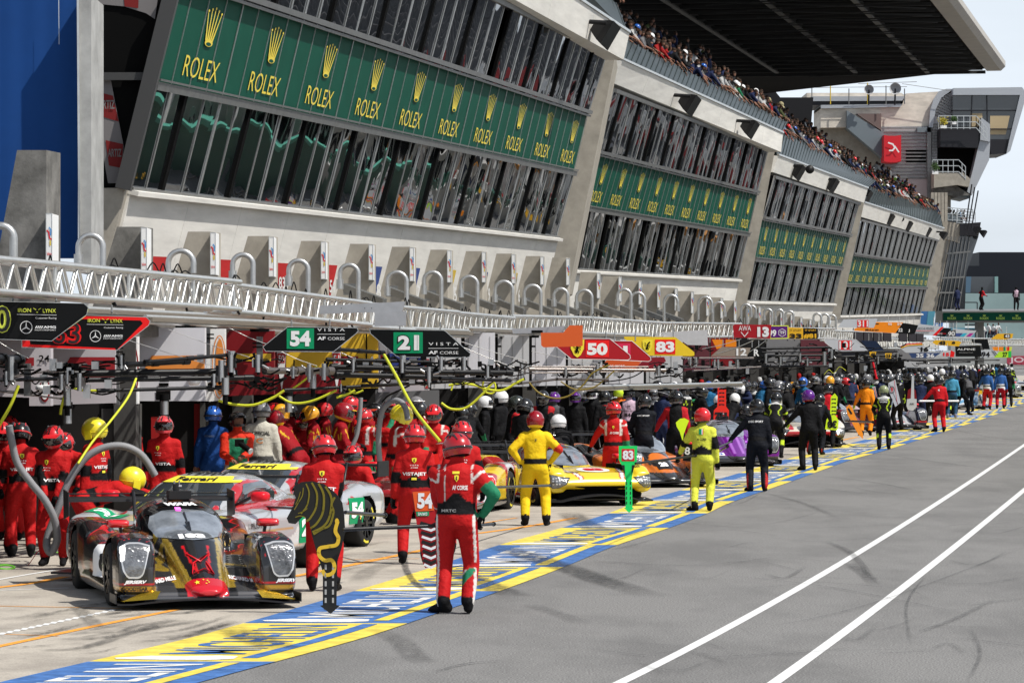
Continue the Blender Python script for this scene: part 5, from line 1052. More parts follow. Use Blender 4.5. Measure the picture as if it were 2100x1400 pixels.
def car(label, kind, front_px, yaw, livery, cfg=None, voxel=.03, name='race_car', grp=None):
    cfg = cfg or {}; v, nrm, f, bvh, (yf, yr) = body(kind, voxel)
    half = {'gt': 2.3, 'lmp': 2.34, 'hyper': 2.48}[kind]; rz = math.radians(yaw)
    fr = G(*front_px) if len(front_px) == 2 else P(front_px[0], HY + CAMH * F / front_px[2], front_px[2])
    root = empty(name, fr + Matrix.Rotation(rz, 3, 'Z') @ Vector((0, half, 0)), label, 'race car', grp, rz)
    root.scale = (cfg.get('scale', 1),) * 3
    col_mesh('body', v, f, livery(v, nrm), paint, root)
    ww = {'gt': .845, 'lmp': .80, 'hyper': .835}[kind]
    for s in (-1, 1):
        for y in (yf, yr): build_wheel(root, s * ww, y, s, rm=cfg.get('rim'), stripe=cfg.get('tyre'))
    mb = MB(); mb.box((0, 0, .16), (1.2, 4.0, .18), dark); [mb.box((s * .62, y, .42), (.1, .85, .6), dark) for s in (-1, 1) for y in (yf, yr)]; mb.build('floor', root)
    # windscreen
    if kind == 'gt':
        patch(bvh, [(-.56, .90), (-.50, 1.12), (.50, 1.12), (.56, .90), (.60, .80), (-.60, .80)], shield_g, root, 'windscreen', (0, 1, 0), (0, 2), n=48, rings=10)
        for s in (-1, 1): patch(bvh, [(-.55, .86), (-.1, 1.1), (.6, 1.12), (1.0, .96), (.9, .88)], shield_g, root, 'side_window', (-s, 0, 0), (1, 2), n=40, rings=7)
        patch(bvh, [(-.52, 1.115), (-.46, 1.185), (.46, 1.185), (.52, 1.115)], ytxt, root, 'sun_strip', (0, 1, 0), (0, 2), n=60, rings=8, off=.011)
        mb = MB(); ptext(bvh, mb, 'Ferrari', lambda a, b: (-.26 + .52 * a, 1.127 + .045 * b), ktxt, (0, 1, 0), (0, 2), .018, .03); mb.build('lettering', root)
        mb = MB(); mb.box((0, 2.1, 1.12), (1.85, .32, .03), carbon); 
        for s in (-1, 1): mb.box((s * .94, 2.1, 1.07), (.02, .42, .22), carbon); mb.tube([(s * .45, 1.8, .8), (s * .45, 1.95, 1.15), (s * .45, 2.05, 1.13)], .02, carbon, 6)
        mb.build('rear_wing', root)
        mb = MB(); mb.add([(-.95, -2.42, .09), (.95, -2.42, .09), (1.0, -1.8, .09), (-1.0, -1.8, .09), (-.95, -2.42, .115), (.95, -2.42, .115), (1.0, -1.8, .115), (-1.0, -1.8, .115)], [(3, 2, 1, 0), (4, 5, 6, 7), (0, 1, 5, 4), (1, 2, 6, 5), (2, 3, 7, 6), (3, 0, 4, 7)], carbon)
        mb.add([(-.6, -2.345, .2), (.6, -2.345, .2), (.68, -2.335, .38), (-.68, -2.335, .38)], [(0, 1, 2, 3)], dark); mb.build('splitter', root)
        for s in (-1, 1):
            mb = MB(); mb.add(*sup_loft([(-.72, s * 1.0, .97, .07, .04), (-.67, s * 1.0, .97, .105, .062), (-.56, s * 1.0, .97, .105, .062), (-.53, s * 1.0, .97, .08, .05)], 3), cfg.get('mirror', rtxt), True); mb.tube([(s * .62, -.5, .86), (s * .9, -.6, .97)], .02, carbon, 6); mb.build('mirror', root)
    else:
        patch(bvh, cfg.get('ws') or [(-.34, .685), (-.40, .78), (-.36, .89), (-.25, .955), (0, .975), (.25, .955), (.36, .89), (.40, .78), (.34, .685), (0, .665)], cfg.get('screen', shield_l), root, 'windscreen', (0, 1, 0), (0, 2), n=56, rings=12, centre=(0, .8))
        for s in (-1, 1): patch(bvh, [(-.45, .74), (-.2, .90), (.35, .92), (.5, .80), (.2, .74)], shield_g, root, 'side_window', (-s, 0, 0), (1, 2), n=32, rings=6)
        # band above the screen
        patch(bvh, [(-.40, .90), (-.27, 1.0), (0, 1.03), (.27, 1.0), (.40, .90), (.25, .962), (0, .982), (-.25, .962)], cfg.get('visorband', dkgloss), root, 'screen_band', (0, 1, 0), (0, 2), n=64, rings=2, centre=(0, .80), inner=.885, off=.009)
        mb = MB()
        for k in (-1, 0, 1): mb.tube([(.02 + k * .006, -.98, .70), (.0, -.55, .93)] if k == 0 else [(.02, -.98 , .70), (.015 * k, -.8, .84)], .014, dkgloss, 6)
        mb.build('wiper', root)
        # fin, wing, roof pod
        mb = MB(); mb.add([(-.008, .6, .9), (-.008, 2.3, .6), (-.008, 2.38, .95), (-.008, 1.0, 1.02), (.008, .6, .9), (.008, 2.3, .6), (.008, 2.38, .95), (.008, 1.0, 1.02)], [(0, 1, 2, 3), (7, 6, 5, 4), (0, 3, 7, 4), (3, 2, 6, 7), (1, 2, 6, 5)], cfg.get('fin', carbon)); mb.build('engine_fin', root)
        wing = MB(); wm = cfg.get('wing', carbon)
        V = []; prof = [(-.17, 0), (-.1, .025), (.05, .035), (.17, .05), (.17, .04), (.05, .015), (-.1, 0)]
        for x in (-.93, .93): V += [(x, 2.22 + a, .95 + b) for a, b in prof]
        wing.add(V, [(k, (k + 1) % 7, (k + 1) % 7 + 7, k + 7) for k in range(7)], wm); wing.box((0, 2.42, 1.03), (1.86, .10, .012), wm)
        for s in (-1, 1): wing.tube([(s * .22, 1.75, .7), (s * .22, 1.95, 1.06), (s * .22, 2.15, 1.03)], .02, wm, 6)
        wo = wing.build('rear_wing', root)
        for s in (-1, 1):
            mb = MB(); mb.add([(s * .94, 1.98, .80), (s * .94, 2.48, .74), (s * .94, 2.52, 1.08), (s * .94, 2.02, 1.06), (s * .955, 1.98, .80), (s * .955, 2.48, .74), (s * .955, 2.52, 1.08), (s * .955, 2.02, 1.06)], [(0, 1, 2, 3), (7, 6, 5, 4), (0, 4, 5, 1), (3, 2, 6, 7), (1, 5, 6, 2), (0, 3, 7, 4)], cfg.get('endplate', wm)); mb.build('endplate', wo)
        mb = MB(); mb.box((.03, .05, 1.10), (.24, .22, .09), carbon); mb.tube([(0, .05, 1.13), (0, .05, 1.22)], .035, carbon, 8); mb.tube([(-.02, .05, 1.19), (.06, .05, 1.19)], .02, rim2, 8); mb.tube([(.035, .05, 1.2), (.035, .05, 1.26)], .008, rim2, 6); mb.tube([(-.02, .05, 1.2), (-.02, .05, 1.25)], .008, rim2, 6); mb.build('roof_camera', root)
        if kind == 'lmp':
            mb = MB(); sp = cfg.get('splitter', carbon)
            n = 24
            def sy(x): return -2.42 + .10 * max(0, (abs(x) - .35)) ** 1.2
            xs_ = [-.95 + 1.9 * i / n for i in range(n + 1)]; zt = lambda x: .075 + .05 * (1 - min(1, abs(x) / .8) ** 2)
            V = [(x, sy(x), zt(x)) for x in xs_] + [(x, -1.7, zt(x) + .02) for x in xs_] + [(x, sy(x), zt(x) - .018) for x in xs_] + [(x, -1.7, zt(x) - .018) for x in xs_]; N1 = n + 1
            mb.add(V, [(i, i + 1, N1 + i + 1, N1 + i) for i in range(n)] + [(2 * N1 + i, i, i + 1, 2 * N1 + i + 1) for i in range(n)] + [(3 * N1 + i, 3 * N1 + i + 1, 2 * N1 + i + 1, 2 * N1 + i) for i in range(n)], sp)
            for s in (-1, 1):
                gm = cfg.get('canard', carbon); mb.add([(s * .55, -2.41, .125), (s * .9, -2.37, .10), (s * .96, -2.0, .11), (s * .50, -2.34, .20), (s * .62, -2.30, .21)], [(0, 1, 4, 3), (1, 2, 4)], gm)
                mb.box((s * .962, -2.12, .12), (.012, .5, .09), carbon)
            mb.build('splitter', root)
        else:
            mb = MB(); n = 24; xs_ = [-1.0 + 2.0 * i / n for i in range(n + 1)]; zt = lambda x: .10 + .11 * (1 - min(1, abs(x) / .75) ** 2); yy = lambda x: -2.58 + .22 * abs(x) ** 2.5
            V = [(x, yy(x), zt(x)) for x in xs_] + [(x, -2.0, zt(x) + .04) for x in xs_] + [(x, yy(x), zt(x) - .022) for x in xs_] + [(x, -2.0, zt(x) - .02) for x in xs_]; N1 = n + 1
            mb.add(V, [(i, i + 1, N1 + i + 1, N1 + i) for i in range(n)] + [(2 * N1 + i, i, i + 1, 2 * N1 + i + 1) for i in range(n)] + [(3 * N1 + i, 3 * N1 + i + 1, 2 * N1 + i + 1, 2 * N1 + i) for i in range(n)], carbon); mb.build('splitter', root)
            patch(bvh, [(-.52, .36), (.52, .36), (.46, .27), (-.46, .27)], dark, root, 'air_intake', (0, 1, 0), (0, 2), n=32, rings=4)
            mb = MB(); mb.box((0, -2.2, .24), (1.55, .3, .22), dark); mb.build('nose_duct', root)
        for s in (-1, 1):
            mb = MB(); mb.add(*sup_loft([(-1.33, s * .80, .85, .09, .02), (-1.28, s * .80, .85, .115, .042), (-1.18, s * .80, .85, .115, .042), (-1.16, s * .80, .85, .10, .03)], 5), cfg.get('mirror', rtxt), True); mb.tube([(s * .76, -1.22, .74), (s * .78, -1.22, .83)], .018, carbon, 6); mb.build('mirror', root)
    ol, cx_, cz_ = LAMP[kind]
    for s in (-1, 1):
        big = [(cx_ + (a - cx_) * 1.14 + 0, cz_ + (b - cz_) * 1.12) for a, b in ol]
        patch(bvh, [(s * a, b) for a, b in big], cfg.get('lampback', dkgloss), root, 'lamp_housing', (0, 1, 0), (0, 2), n=36, rings=7, off=.004)
        h = patch(bvh, [(s * a, b) for a, b in ol], cfg.get('lens', lens), root, 'headlight', (0, 1, 0), (0, 2), n=36, rings=8, off=.009)
        if h is None: continue
        if kind == 'lmp': patch(bvh, [(s * a, b) for a, b in ol], lens_rim, h, 'lamp_rim', (0, 1, 0), (0, 2), n=36, rings=2, off=.013, inner=.90)
        if kind == 'hyper':
            for r_ in range(3):
                for q in range(3): patch(bvh, [(s * (.80 + q * .05 + a), .40 + r_ * .045 + b) for a, b in ((-.015, -.012), (.015, -.012), (.015, .012), (-.015, .012))], cfg.get('leds', lens_rim), h, 'led', (0, 1, 0), (0, 2), n=8, rings=3, off=.016)
        if cfg.get('lit') == s or cfg.get('lit') == 2: patch(bvh, [(s * a, b) for a, b in ([(.855, .66), (.90, .64), (.90, .50), (.87, .52)] if kind != 'hyper' else [(.72, .5), (.78, .5), (.76, .38), (.72, .38)])], lit_led, h, 'lamp', (0, 1, 0), (0, 2), n=16, rings=4, off=.02)
    if cfg.get('decals'):
        mb = MB(); cfg['decals'](bvh, mb, root); mb.build('lettering', root)
    return root
def cols(v, base): return np.tile(np.array([*base, 0.0]), (len(v), 1))
def put(c, m, col, metal=0.): c[m] = (*col, metal)
BLKc = (.012, .012, .013); GOLD = (.70, .47, .06); AMB = (.45, .13, .015); REDc = (.50, .008, .012); SILC = (.44, .45, .47)
def nz(v, s, o=0.):
    return np.array([mnoise.noise(Vector((q[0] * s + o, q[1] * s, q[2] * s))) for q in v])
def liv_gold(v, n):
    c = cols(v, BLKc); x, y, z = v.T; ax = abs(x); c[:, 3] = .1
    N1 = nz(v, 3.3); N2 = nz(v, 7., 5.)
    fl = (z < .24) & (y < -1.0) & (ax < .66); put(c, (ax > .2) & (ax < .62) & (y < -.9) & (z < .45), (.05, .05, .054), .4); put(c, fl, (.085, .085, .09), .5)
    hood = (ax < .31 + (y + 2.3) * .04) & (y < -.75) & (z > .14); edge_ = ax - (.13 + (y + 2.3) * .10)
    put(c, hood, BLKc, .3); g = hood & (edge_ > .0) & (z > .22); put(c, g, GOLD, .7); put(c, g & (abs(N2) < .03), BLKc, .3)
    put(c, hood & (y < -2.12) & (ax < .22), (.55, .01, .02), .1)
    put(c, hood & (y > -1.95) & (y < -1.35) & (abs(edge_ + .09) < .012), REDc, 0)
    put(c, hood & (y > -2.0) & (y < -1.75) & (abs(ax - .06) < .01), REDc, 0)
    hill = (ax > .30) & (ax < .52) & (y < -.9) & (z > .30); put(c, hill, (.045, .045, .048), .4); put(c, hill & (N1 > .22), GOLD, .7); put(c, (ax > .30) & (ax < .55) & (y < -.9) & (abs(z - .30) < .012), REDc)
    top = (ax > .5) & (z > .52) & (y < -.7); put(c, top & (N1 > .08), (.20, .06, .01), .6); put(c, top & (N1 > .16), GOLD, .8)
    put(c, top & (abs(N2 - .1) < .02) & (y > -2.3), REDc, .0)
    low = (ax > .52) & (y < -1.85) & (z > .20) & (z < .27 + (ax - .5) * .12); put(c, low & (z < .25), (.55, .30, .03), .6); put(c, (ax > .52) & (y < -1.8) & (abs(z - .275) < .012), REDc)
    side = (y > -.75); put(c, side & (ax > .4) & (N1 > .06), (.20, .025, .008), .6); put(c, side & (ax > .4) & (N1 > .22), AMB, .7); put(c, side & (ax > .4) & (abs(N1 - .04) < .018), REDc); put(c, side & (z < .26), (.10, .085, .06), .8)
    can = (ax < .5) & (z > .72) & (y > -1); put(c, can, BLKc, .4); put(c, can & (N2 > .12) & (y > -.3), AMB, .9); put(c, can & (abs(N1) < .02), REDc)
    return c
def liv_simple(base, acc=None, acc2=None, low=BLKc, metal=0., fn=None):
    def g(v, n):
        c = cols(v, base); x, y, z = v.T; ax = abs(x); c[:, 3] = metal
        if fn: fn(c, x, y, z, ax, v)
        put(c, z < .21, low); return c
    return g
def fn_yellow(c, x, y, z, ax, v):
    N1 = nz(v, 2.2); R_ = (.40, .01, .01)
    put(c, (abs(ax - (.40 + (y + 2.4) * .26)) < .055) & (y < -1.0) & (z > .48), R_); put(c, (abs(ax - (.40 + (y + 2.4) * .26)) < .03) & (y < -1.0) & (z > .48), (.7, .7, .7))
    can = (z > .66) & (ax < .5) & (y > -.9); put(c, can & (N1 > .0), (.45, .02, .02)); put(c, can & (N1 < -.2), (.6, .6, .62)); put(c, (y > -.3) & (N1 > .18) & (ax > .4), (.4, .02, .02))
def fn_orange(c, x, y, z, ax, v): N1 = nz(v, 2.6); put(c, (N1 > .05) & (z > .2), (.02, .02, .022)); put(c, (z < .30) & (y < -1), (.03, .03, .03)); put(c, (z > .7) & (ax < .5), (.45, .45, .47))
def fn_purple(c, x, y, z, ax, v): put(c, (z < .25) & (y < -1), (.03, .03, .03)); put(c, (z > .93) & (ax < .4), (.35, .33, .4)); put(c, (abs(ax - .1) < .03) & (y < -1.2) & (z > .3), (.35, .12, .5))
def fn_wr(c, x, y, z, ax, v): put(c, (z < .45) & (y < -2.2), (.42, .01, .015)); put(c, (z < .33) & (y < -2.0), (.02, .02, .02)); put(c, (abs(ax - .55) < .07) & (y < -1.2) & (z > .5), (.42, .01, .015)); put(c, (z > .68) & (ax < .45), (.02, .02, .02)); put(c, (y > 0) & (ax > .5), (.1, .01, .01))
def fn_maroon(c, x, y, z, ax, v): N1 = nz(v, 2.); put(c, N1 > .1, (.015, .015, .02)); put(c, (z > .8), (.25, .02, .03))
def fn_9(c, x, y, z, ax, v): N1 = nz(v, 1.8); put(c, (ax < .4) & (y < -.8), (.5, .5, .52)); put(c, (ax > .5) & (z < .24), (.5, .01, .01)); put(c, (abs(z - .3) < .03) & (y < -2.1), (.5, .01, .01)); put(c, (y > -.7) & (N1 > .05), (.45, .3, .33))
def fn_blue(c, x, y, z, ax, v): N1 = nz(v, 1.5); put(c, N1 > .1, (.15, .35, .55)); put(c, N1 < -.2, (.02, .05, .12))
def fn_gt21(c, x, y, z, ax, v):
    N1 = nz(v, 2.); c[:, 3] = .25; put(c, (z > .62) & (ax > .55) & (y > -.6) & (y < 1.4) & (N1 > -.15), (.40, .01, .015)); put(c, (z > .93) & (ax > .50) & (y > -.4), (.4, .01, .015)); put(c, (abs(ax - .5 - (y + 2.2) * .05) < .035) & (y < -.9) & (z > .6), (.4, .01, .015)); put(c, (z < .26), (.02, .02, .02)); put(c, (ax > .94) & (N1 < -.1) & (z < .55), (.55, .32, .12), .3); put(c, (ax > .93) & (N1 > .2) & (z > .3) & (z < .62), (.6, .6, .6))
def fn_red50(c, x, y, z, ax, v): N1 = nz(v, 1.7); put(c, (N1 > .16) & (y > -1.2), (.62, .42, .03)); put(c, (z > .95), (.6, .42, .03)); put(c, (N1 < -.25) & (y > -.5), (.5, .5, .5))
def d_gold(bvh, mb, root):
    for s in (-1, 1):
        ptext(bvh, mb, 'RICHARD MILLE', (lambda a, b: (-.60 + .32 * a, -2.02 + .12 * b + .16 * (a - .5))) if s < 0 else (lambda a, b: (.28 + .32 * a, -2.02 + .12 * b - .16 * (a - .5))), wtxt, (0, 0, -1), (0, 1), .010, .04)
        ptext(bvh, mb, 'JERSERV', (lambda a, b: (-.88 + .22 * a + .02 * b, .27 + .045 * b)) if s < 0 else (lambda a, b: (.70 + .20 * a + .02 * b, .27 + .045 * b)), wtxt, (0, 1, 0), (0, 2), .010, .06)
    ptext(bvh, mb, 'GOODYEAR', lambda a, b: (-.90 + .27 * a, .205 + .04 * b), ktxt, (0, 1, 0), (0, 2), .010, .04)
    ptext(bvh, mb, 'WAFA', lambda a, b: (-.18 + .36 * a, .985 + .030 * b), wtxt, (0, 1, 0), (0, 2), .014, .08)
    ptext(bvh, mb, '183', lambda a, b: (-.14 + .28 * a, -1.22 + .17 * b), wtxt, (0, 0, -1), (0, 1), .012, .08)
    # stars on the red nose tip, outline figure on the dark hood panel
    for sx, sy, r in ((-.10, -2.22, .032), (-.03, -2.17, .012), (.01, -2.19, .012), (.02, -2.23, .012), (-.01, -2.26, .012)):
        st = [(sx + (r if k % 2 == 0 else r * .4) * math.sin(math.pi * k / 5), sy + (r if k % 2 == 0 else r * .4) * math.cos(math.pi * k / 5) * 1.6) for k in range(10)]
        V = []
        for a, b in st: h = bvh.ray_cast(Vector((a, b, 5)), Vector((0, 0, -1))); V.append(h[0] + h[1] * .008 if h[0] else Vector())
        mb.add(V, tess([Vector((a, b, 0)) for a, b in st]), ytxt)
    for pts in ([(-.12, -1.55), (.0, -1.75), (.12, -1.55), (-.08, -1.78), (-.12, -2.02), (.02, -1.92), (.10, -2.04), (.06, -1.75)],):
        V = []
        for a, b in pts: h = bvh.ray_cast(Vector((a, b, 5)), Vector((0, 0, -1))); V.append(h[0] + h[1] * .012)
        mb.tube(V, .008, rtxt, 5, False)
    ptext(bvh, mb, '183', lambda a, b: (-.62 + .42 * (1 - a), .30 + .26 * b), ktxt, (1, 0, 0), (1, 2), .016, .06)
    pl = patch(bvh, [(-.62, .60), (-.05, .60), (-.05, .24), (-.62, .24)], wtxt, root, 'number_plate', (1, 0, 0), (1, 2), n=40, rings=6, off=.010)
    patch(bvh, [(-.08, 1.03 - .062), (-.02, 1.03 - .062), (-.02, 1.03 - .085), (-.08, 1.03 - .085)], pink_led, root, 'position_light', (0, 1, 0), (0, 2), n=12, rings=3, off=.016)
def d_num(num, bg, fg, xy=(0, -1.75), r=(.26, .25), rm=True, side=None, hoodtext=None):
    def g(bvh, mb, root):
        o = [(xy[0] + r[0] * math.cos(t), xy[1] + r[1] * math.sin(t)) for t in np.linspace(0, 2 * math.pi, 24, endpoint=False)] if rm else [(xy[0] - r[0], xy[1] - r[1]), (xy[0] + r[0], xy[1] - r[1]), (xy[0] + r[0], xy[1] + r[1]), (xy[0] - r[0], xy[1] + r[1])]
        patch(bvh, o, bg, root, 'number_plate', (0, 0, -1), (0, 1), n=32, rings=6, off=.008)
        ptext(bvh, mb, num, lambda a, b: (xy[0] - r[0] * .6 + r[0] * 1.2 * a, xy[1] - r[1] * .5 + r[1] * b), fg, (0, 0, -1), (0, 1), .016, .07)
        if side: patch(bvh, [(side - .28, .70), (side + .2, .70), (side + .2, .34), (side - .28, .34)], bg, root, 'number_plate', (-1, 0, 0), (1, 2), n=32, rings=5, off=.008); ptext(bvh, mb, num, lambda a, b: (side - .22 + .38 * a, .42 + .22 * b), fg if bg is wtxt else wtxt, (-1, 0, 0), (1, 2), .016, .07)
        if hoodtext: ptext(bvh, mb, hoodtext, lambda a, b: (-.80 + .45 * a, -2.25 + .10 * b), ktxt, (0, 0, -1), (0, 1), .012, .02); ptext(bvh, mb, hoodtext, lambda a, b: (.35 + .45 * a, -2.25 + .10 * b), ktxt, (0, 0, -1), (0, 1), .012, .02)
    return g
car('black and gold prototype with red nose tip, nearest car at bottom left', 'lmp', (426, 1249), 13, liv_gold, dict(scale=1.03, lit=-1, decals=d_gold, splitter=carbon, canard=M('canard_gold', (.6, .4, .04), .2, .9), mirror=M('mirror_red', (.55, .01, .015), .2, coat=1.), fin=M('fin_darkred', (.06, .004, .004), .2, .4), screen=shield_l), .0165)
def d_gt(num, fender):
    def g(bvh, mb, root):
        d_num(num, gtxt, wtxt, (-.62, -1.55), (.24, .17), False, side=1.0)(bvh, mb, root)
        ptext(bvh, mb, 'Pyypl', lambda a, b: (-.25 + .5 * a, -.05 + .22 * b), ktxt, (0, 0, -1), (0, 1), .012, .03)
        ptext(bvh, mb, '1 PILOTI', lambda a, b: (-.95 + .5 * a, .58 + .07 * b), ktxt, (-1, 0, 0), (1, 2), .014, .02)
    return g
car('silver and red sports car with yellow windscreen strip behind the gold car', 'gt', (262, 0, 46.35), -19, liv_simple(SILC, fn=fn_gt21), dict(decals=d_gt('21', 1), tyre=ytxt), .024)
car('second silver and red sports car with yellow windscreen strip and green 54 side plate', 'gt', (405, 0, 51.5), -19, liv_simple(SILC, fn=fn_gt21), dict(decals=d_gt('54', 1), tyre=ytxt), .026)
car('dark red and yellow prototype behind the man with VISTAJET back', 'hyper', (822, 0, 63.5), -12, liv_simple((.36, .008, .012), fn=fn_red50), dict(tyre=ytxt, screen=shield_g, decals=d_num('50', wtxt, rtxt, (0, -1.7), side=.2, hoodtext='RICHARD MILLE')), .03)
car('bright yellow prototype with white hood roundel beside the green 83 board', 'hyper', (1236, 1038), 20, liv_simple((.72, .52, .02), fn=fn_yellow), dict(decals=d_num('83', wtxt, rtxt, (.02, -1.95), (.30, .28), hoodtext='RICHARD MILLE'), wing=carbon, tyre=ytxt, lit=None), .026)
car('orange and black prototype behind the yellow prototype', 'lmp', (1378, 1000), 16, liv_simple((.62, .16, .02), fn=fn_orange), dict(decals=d_num('28', ktxt, wtxt, (0, -1.8), (.15, .2), False)), .035)
car('red and white prototype behind the orange and black prototype', 'lmp', (1372, 948), 12, liv_simple((.55, .55, .57), fn=fn_9), dict(), .05)
car('purple prototype in front of the man in black with arm out', 'lmp', (1520, 957), 8, liv_simple((.19, .012, .30), fn=fn_purple, metal=.3), dict(decals=d_num('P2', wtxt, btxt, (-.42, -1.95), (.10, .10), False)), .035)
car('white and red wide-nosed prototype behind the man in black with purple helmet', 'hyper', (1664, 918), 4, liv_simple((.60, .56, .48), fn=fn_wr), dict(lit=2), .04)
car('dark maroon prototype beside the man in orange', 'lmp', (1775, 886), 30, liv_simple((.16, .01, .02), fn=fn_maroon), dict(), .05)
car('dark car with black wing behind the red 12 board', 'lmp', (1500, 0, 112), 10, liv_simple((.03, .03, .035)), dict(), .06)
car('orange-roofed sports car behind the crew in black and lime', 'gt', (1602, 0, 122), 0, liv_simple((.62, .18, .01)), dict(), .06)
car('black, white and red prototype behind the man in black and lime suit', 'lmp', (1848, 882), 10, liv_simple((.012, .016, .04), fn=fn_9), dict(), .045)
car('light blue and white prototype near the two men in blue and red', 'lmp', (1985, 839), 12, liv_simple((.6, .62, .65), fn=fn_blue), dict(), .06)
car('silver prototype far away beyond the two men in blue and red', 'lmp', (2062, 0, 215), 8, liv_simple((.4, .42, .45)), dict(), .08)
car('farthest car, dark and silver, at the right edge of the photo', 'hyper', (2092, 0, 245), 8, liv_simple((.35, .36, .38), fn=fn_maroon), dict(), .08)
# ------------------------------------------------------------------ people
suitm = M('suit_fabric', vcol=True, rough=.7, bump=1., bscale=6.5, bdist=.045, spec=.12)
def ik(a, t, l1, l2, pole):
    a = Vector(a); t = Vector(t); d = t - a; L_ = d.length
    if L_ > (l1 + l2) * .995: t = a + d.normalized() * (l1 + l2) * .995; d = t - a; L_ = d.length
    d.normalize(); x = (l1 * l1 - l2 * l2 + L_ * L_) / (2 * L_); h = math.sqrt(max(l1 * l1 - x * x, 0)); p = Vector(pole); p = (p - d * p.dot(d))
    p = p.normalized() if p.length > 1e-4 else d.orthogonal().normalized()
    return a + d * x + p * h, t
POSES = {}
def pose(key, lean=3, hip=.93, twist=0, side=0, lh=(-.27, .05, .80), rh=(.27, .05, .80), le=(-.5, -.7, -.2), re=(.5, -.7, -.2), lf=(-.12, 0, 0), rf=(.12, 0, 0), lt=-8, rt=8, head=(0, 0), skinhand=False, fat=1., voxel=.026, low=False, face=False, bare=False, absolute=True, hipy=0.):
    "people face +Y; lh/rh hand targets in metres; head = (pitch down, yaw left)"
    if key in POSES: return POSES[key]
    Lr, Tw, Sd = math.radians(lean), math.radians(twist), math.radians(side)
    up = Vector((math.sin(Sd), math.sin(Lr), math.cos(Lr))).normalized(); rt_ = Vector((math.cos(Tw), math.sin(Tw), 0)); rt_ = (rt_ - up * up.dot(rt_)).normalized(); fw = up.cross(rt_).normalized()
    hp = Vector((0, hipy, hip)); pcs = []; seg = []; f = fat
    def ringat(t, w_, d_, off=0.): return (hp + up * t + fw * off, rt_ * w_ * f, fw * d_ * f)
    hx = Vector((1, 0, 0))
    n = 12 if low else 22
    pcs.append(ring_loft([ringat(-.10, .10, .08), ringat(-.07, .155, .12, -.01), ringat(.02, .18, .135, -.01), ringat(.12, .168, .125), ringat(.24, .175, .128, .005), ringat(.36, .195, .13, .005), ringat(.46, .195, .12, 0), ringat(.52, .15, .10, -.005), ringat(.56, .09, .08)], n))
    neck = hp + up * .53; hd_up = (up + fw * math.tan(math.radians(head[0]))).normalized() if abs(head[0]) < 60 else (up * .2 + fw).normalized()
    hc = neck + up * .045 + (Vector((0, 0, 1)) * .35 + hd_up * .65).normalized() * .13
    pcs.append(cap(neck - up * .03, hc, .065, .07, 12)); pcs.append(cap(hc - Vector((0, 0, .03)), hc + Vector((0, 0, .03)), .088, .095, 14))
    seg.append(('torso', hp - up * .08, hp + up * .50, .15)); seg.append(('neck', neck, neck + (hc - neck) * .5, .06)); seg.append(('head', hc - Vector((0, 0, .03)), hc + Vector((0, 0, .05)), .09))
    hands = []
    for s, H, E in ((-1, lh, le), (1, rh, re)):
        sh = hp + up * .465 + rt_ * s * .185 * f
        el, wr = ik(sh, Vector(H), .285, .25, E)
        pcs.append(cap(sh - rt_ * s * .03, el, .082 * f, .066, n // 2 + 3)); pcs.append(cap(el, wr, .064, .045, n // 2 + 3)); pcs.append(cap(sh - rt_ * s * .08 - up * .06, sh, .09 * f, .07 * f, n // 2 + 3))
        seg.append(('uarm' + 'LR'[s > 0], sh, el, .06)); seg.append(('farm' + 'LR'[s > 0], el, wr, .05)); hands.append((el, wr, s))
    for s, Ft, T in ((-1, lf, lt), (1, rf, rt)):
        hj = hp + rt_ * s * .09 * f - up * .04; an = Vector(Ft) + Vector((0, -.05, .10)); kn, an = ik(hj, an, .44, .42, Vector((s * .15, 1, .1)))
        g_ = min(f, 1.02); pcs.append(cap(hj, kn, .112 * g_, .084 * g_, n // 2 + 5)); pcs.append(cap(kn, an + Vector((0, 0, .03)), .084 * g_, .070 * g_, n // 2 + 5))
        a = math.radians(T); fd = Vector((math.sin(a), math.cos(a), 0)); q = Vector((fd.y, -fd.x, 0)); base = Vector(Ft)
        pcs.append(ring_loft([(base + Vector((0, 0, .055)) + fd * -.10, q * .03, Vector((0, 0, .03))), (base + Vector((0, 0, .07)) + fd * -.07, q * .043, Vector((0, 0, .068))), (base + Vector((0, 0, .07)) + fd * .02, q * .046, Vector((0, 0, .068))), (base + Vector((0, 0, .045)) + fd * .12, q * .050, Vector((0, 0, .043))), (base + Vector((0, 0, .03)) + fd * .185, q * .035, Vector((0, 0, .025)))], 12))
        pcs.append(cap(an, base + Vector((0, 0, .07)) - fd * .04, .055, .05, 10))
        seg.append(('thigh' + 'LR'[s > 0], hj, kn, .09)); seg.append(('shin' + 'LR'[s > 0], kn, an + Vector((0, 0, .03)), .065)); seg.append(('foot' + 'LR'[s > 0], base + Vector((0, 0, .05)) - fd * .06, base + Vector((0, 0, .04)) + fd * .12, .045))
    if face:
        hy = Vector((0, 0, 1)).cross(rt_).normalized(); 
        a = math.radians(head[1]); hf = (Matrix.Rotation(a, 3, 'Z') @ hy).normalized(); hs = hf.cross(Vector((0, 0, 1)))
        pcs.append(cap(hc + hf * .085 + Vector((0, 0, .01)), hc + hf * .108 - Vector((0, 0, .03)), .010, .016, 8)); pcs.append(cap(hc + hf * .05 - Vector((0, 0, .075)), hc + hf * .075 - Vector((0, 0, .075)), .04, .03, 8))
        for s in (-1, 1): pcs.append(cap(hc + hs * s * .092, hc + hs * s * .094 - Vector((0, 0, .03)), .014, .01, 8))
    v, nr, fc = fuse(pcs, .045 if low else voxel, 2 if low else 3)
    # hands: palm, four unequal bent fingers and a thumb
    hv = []; hf_ = []
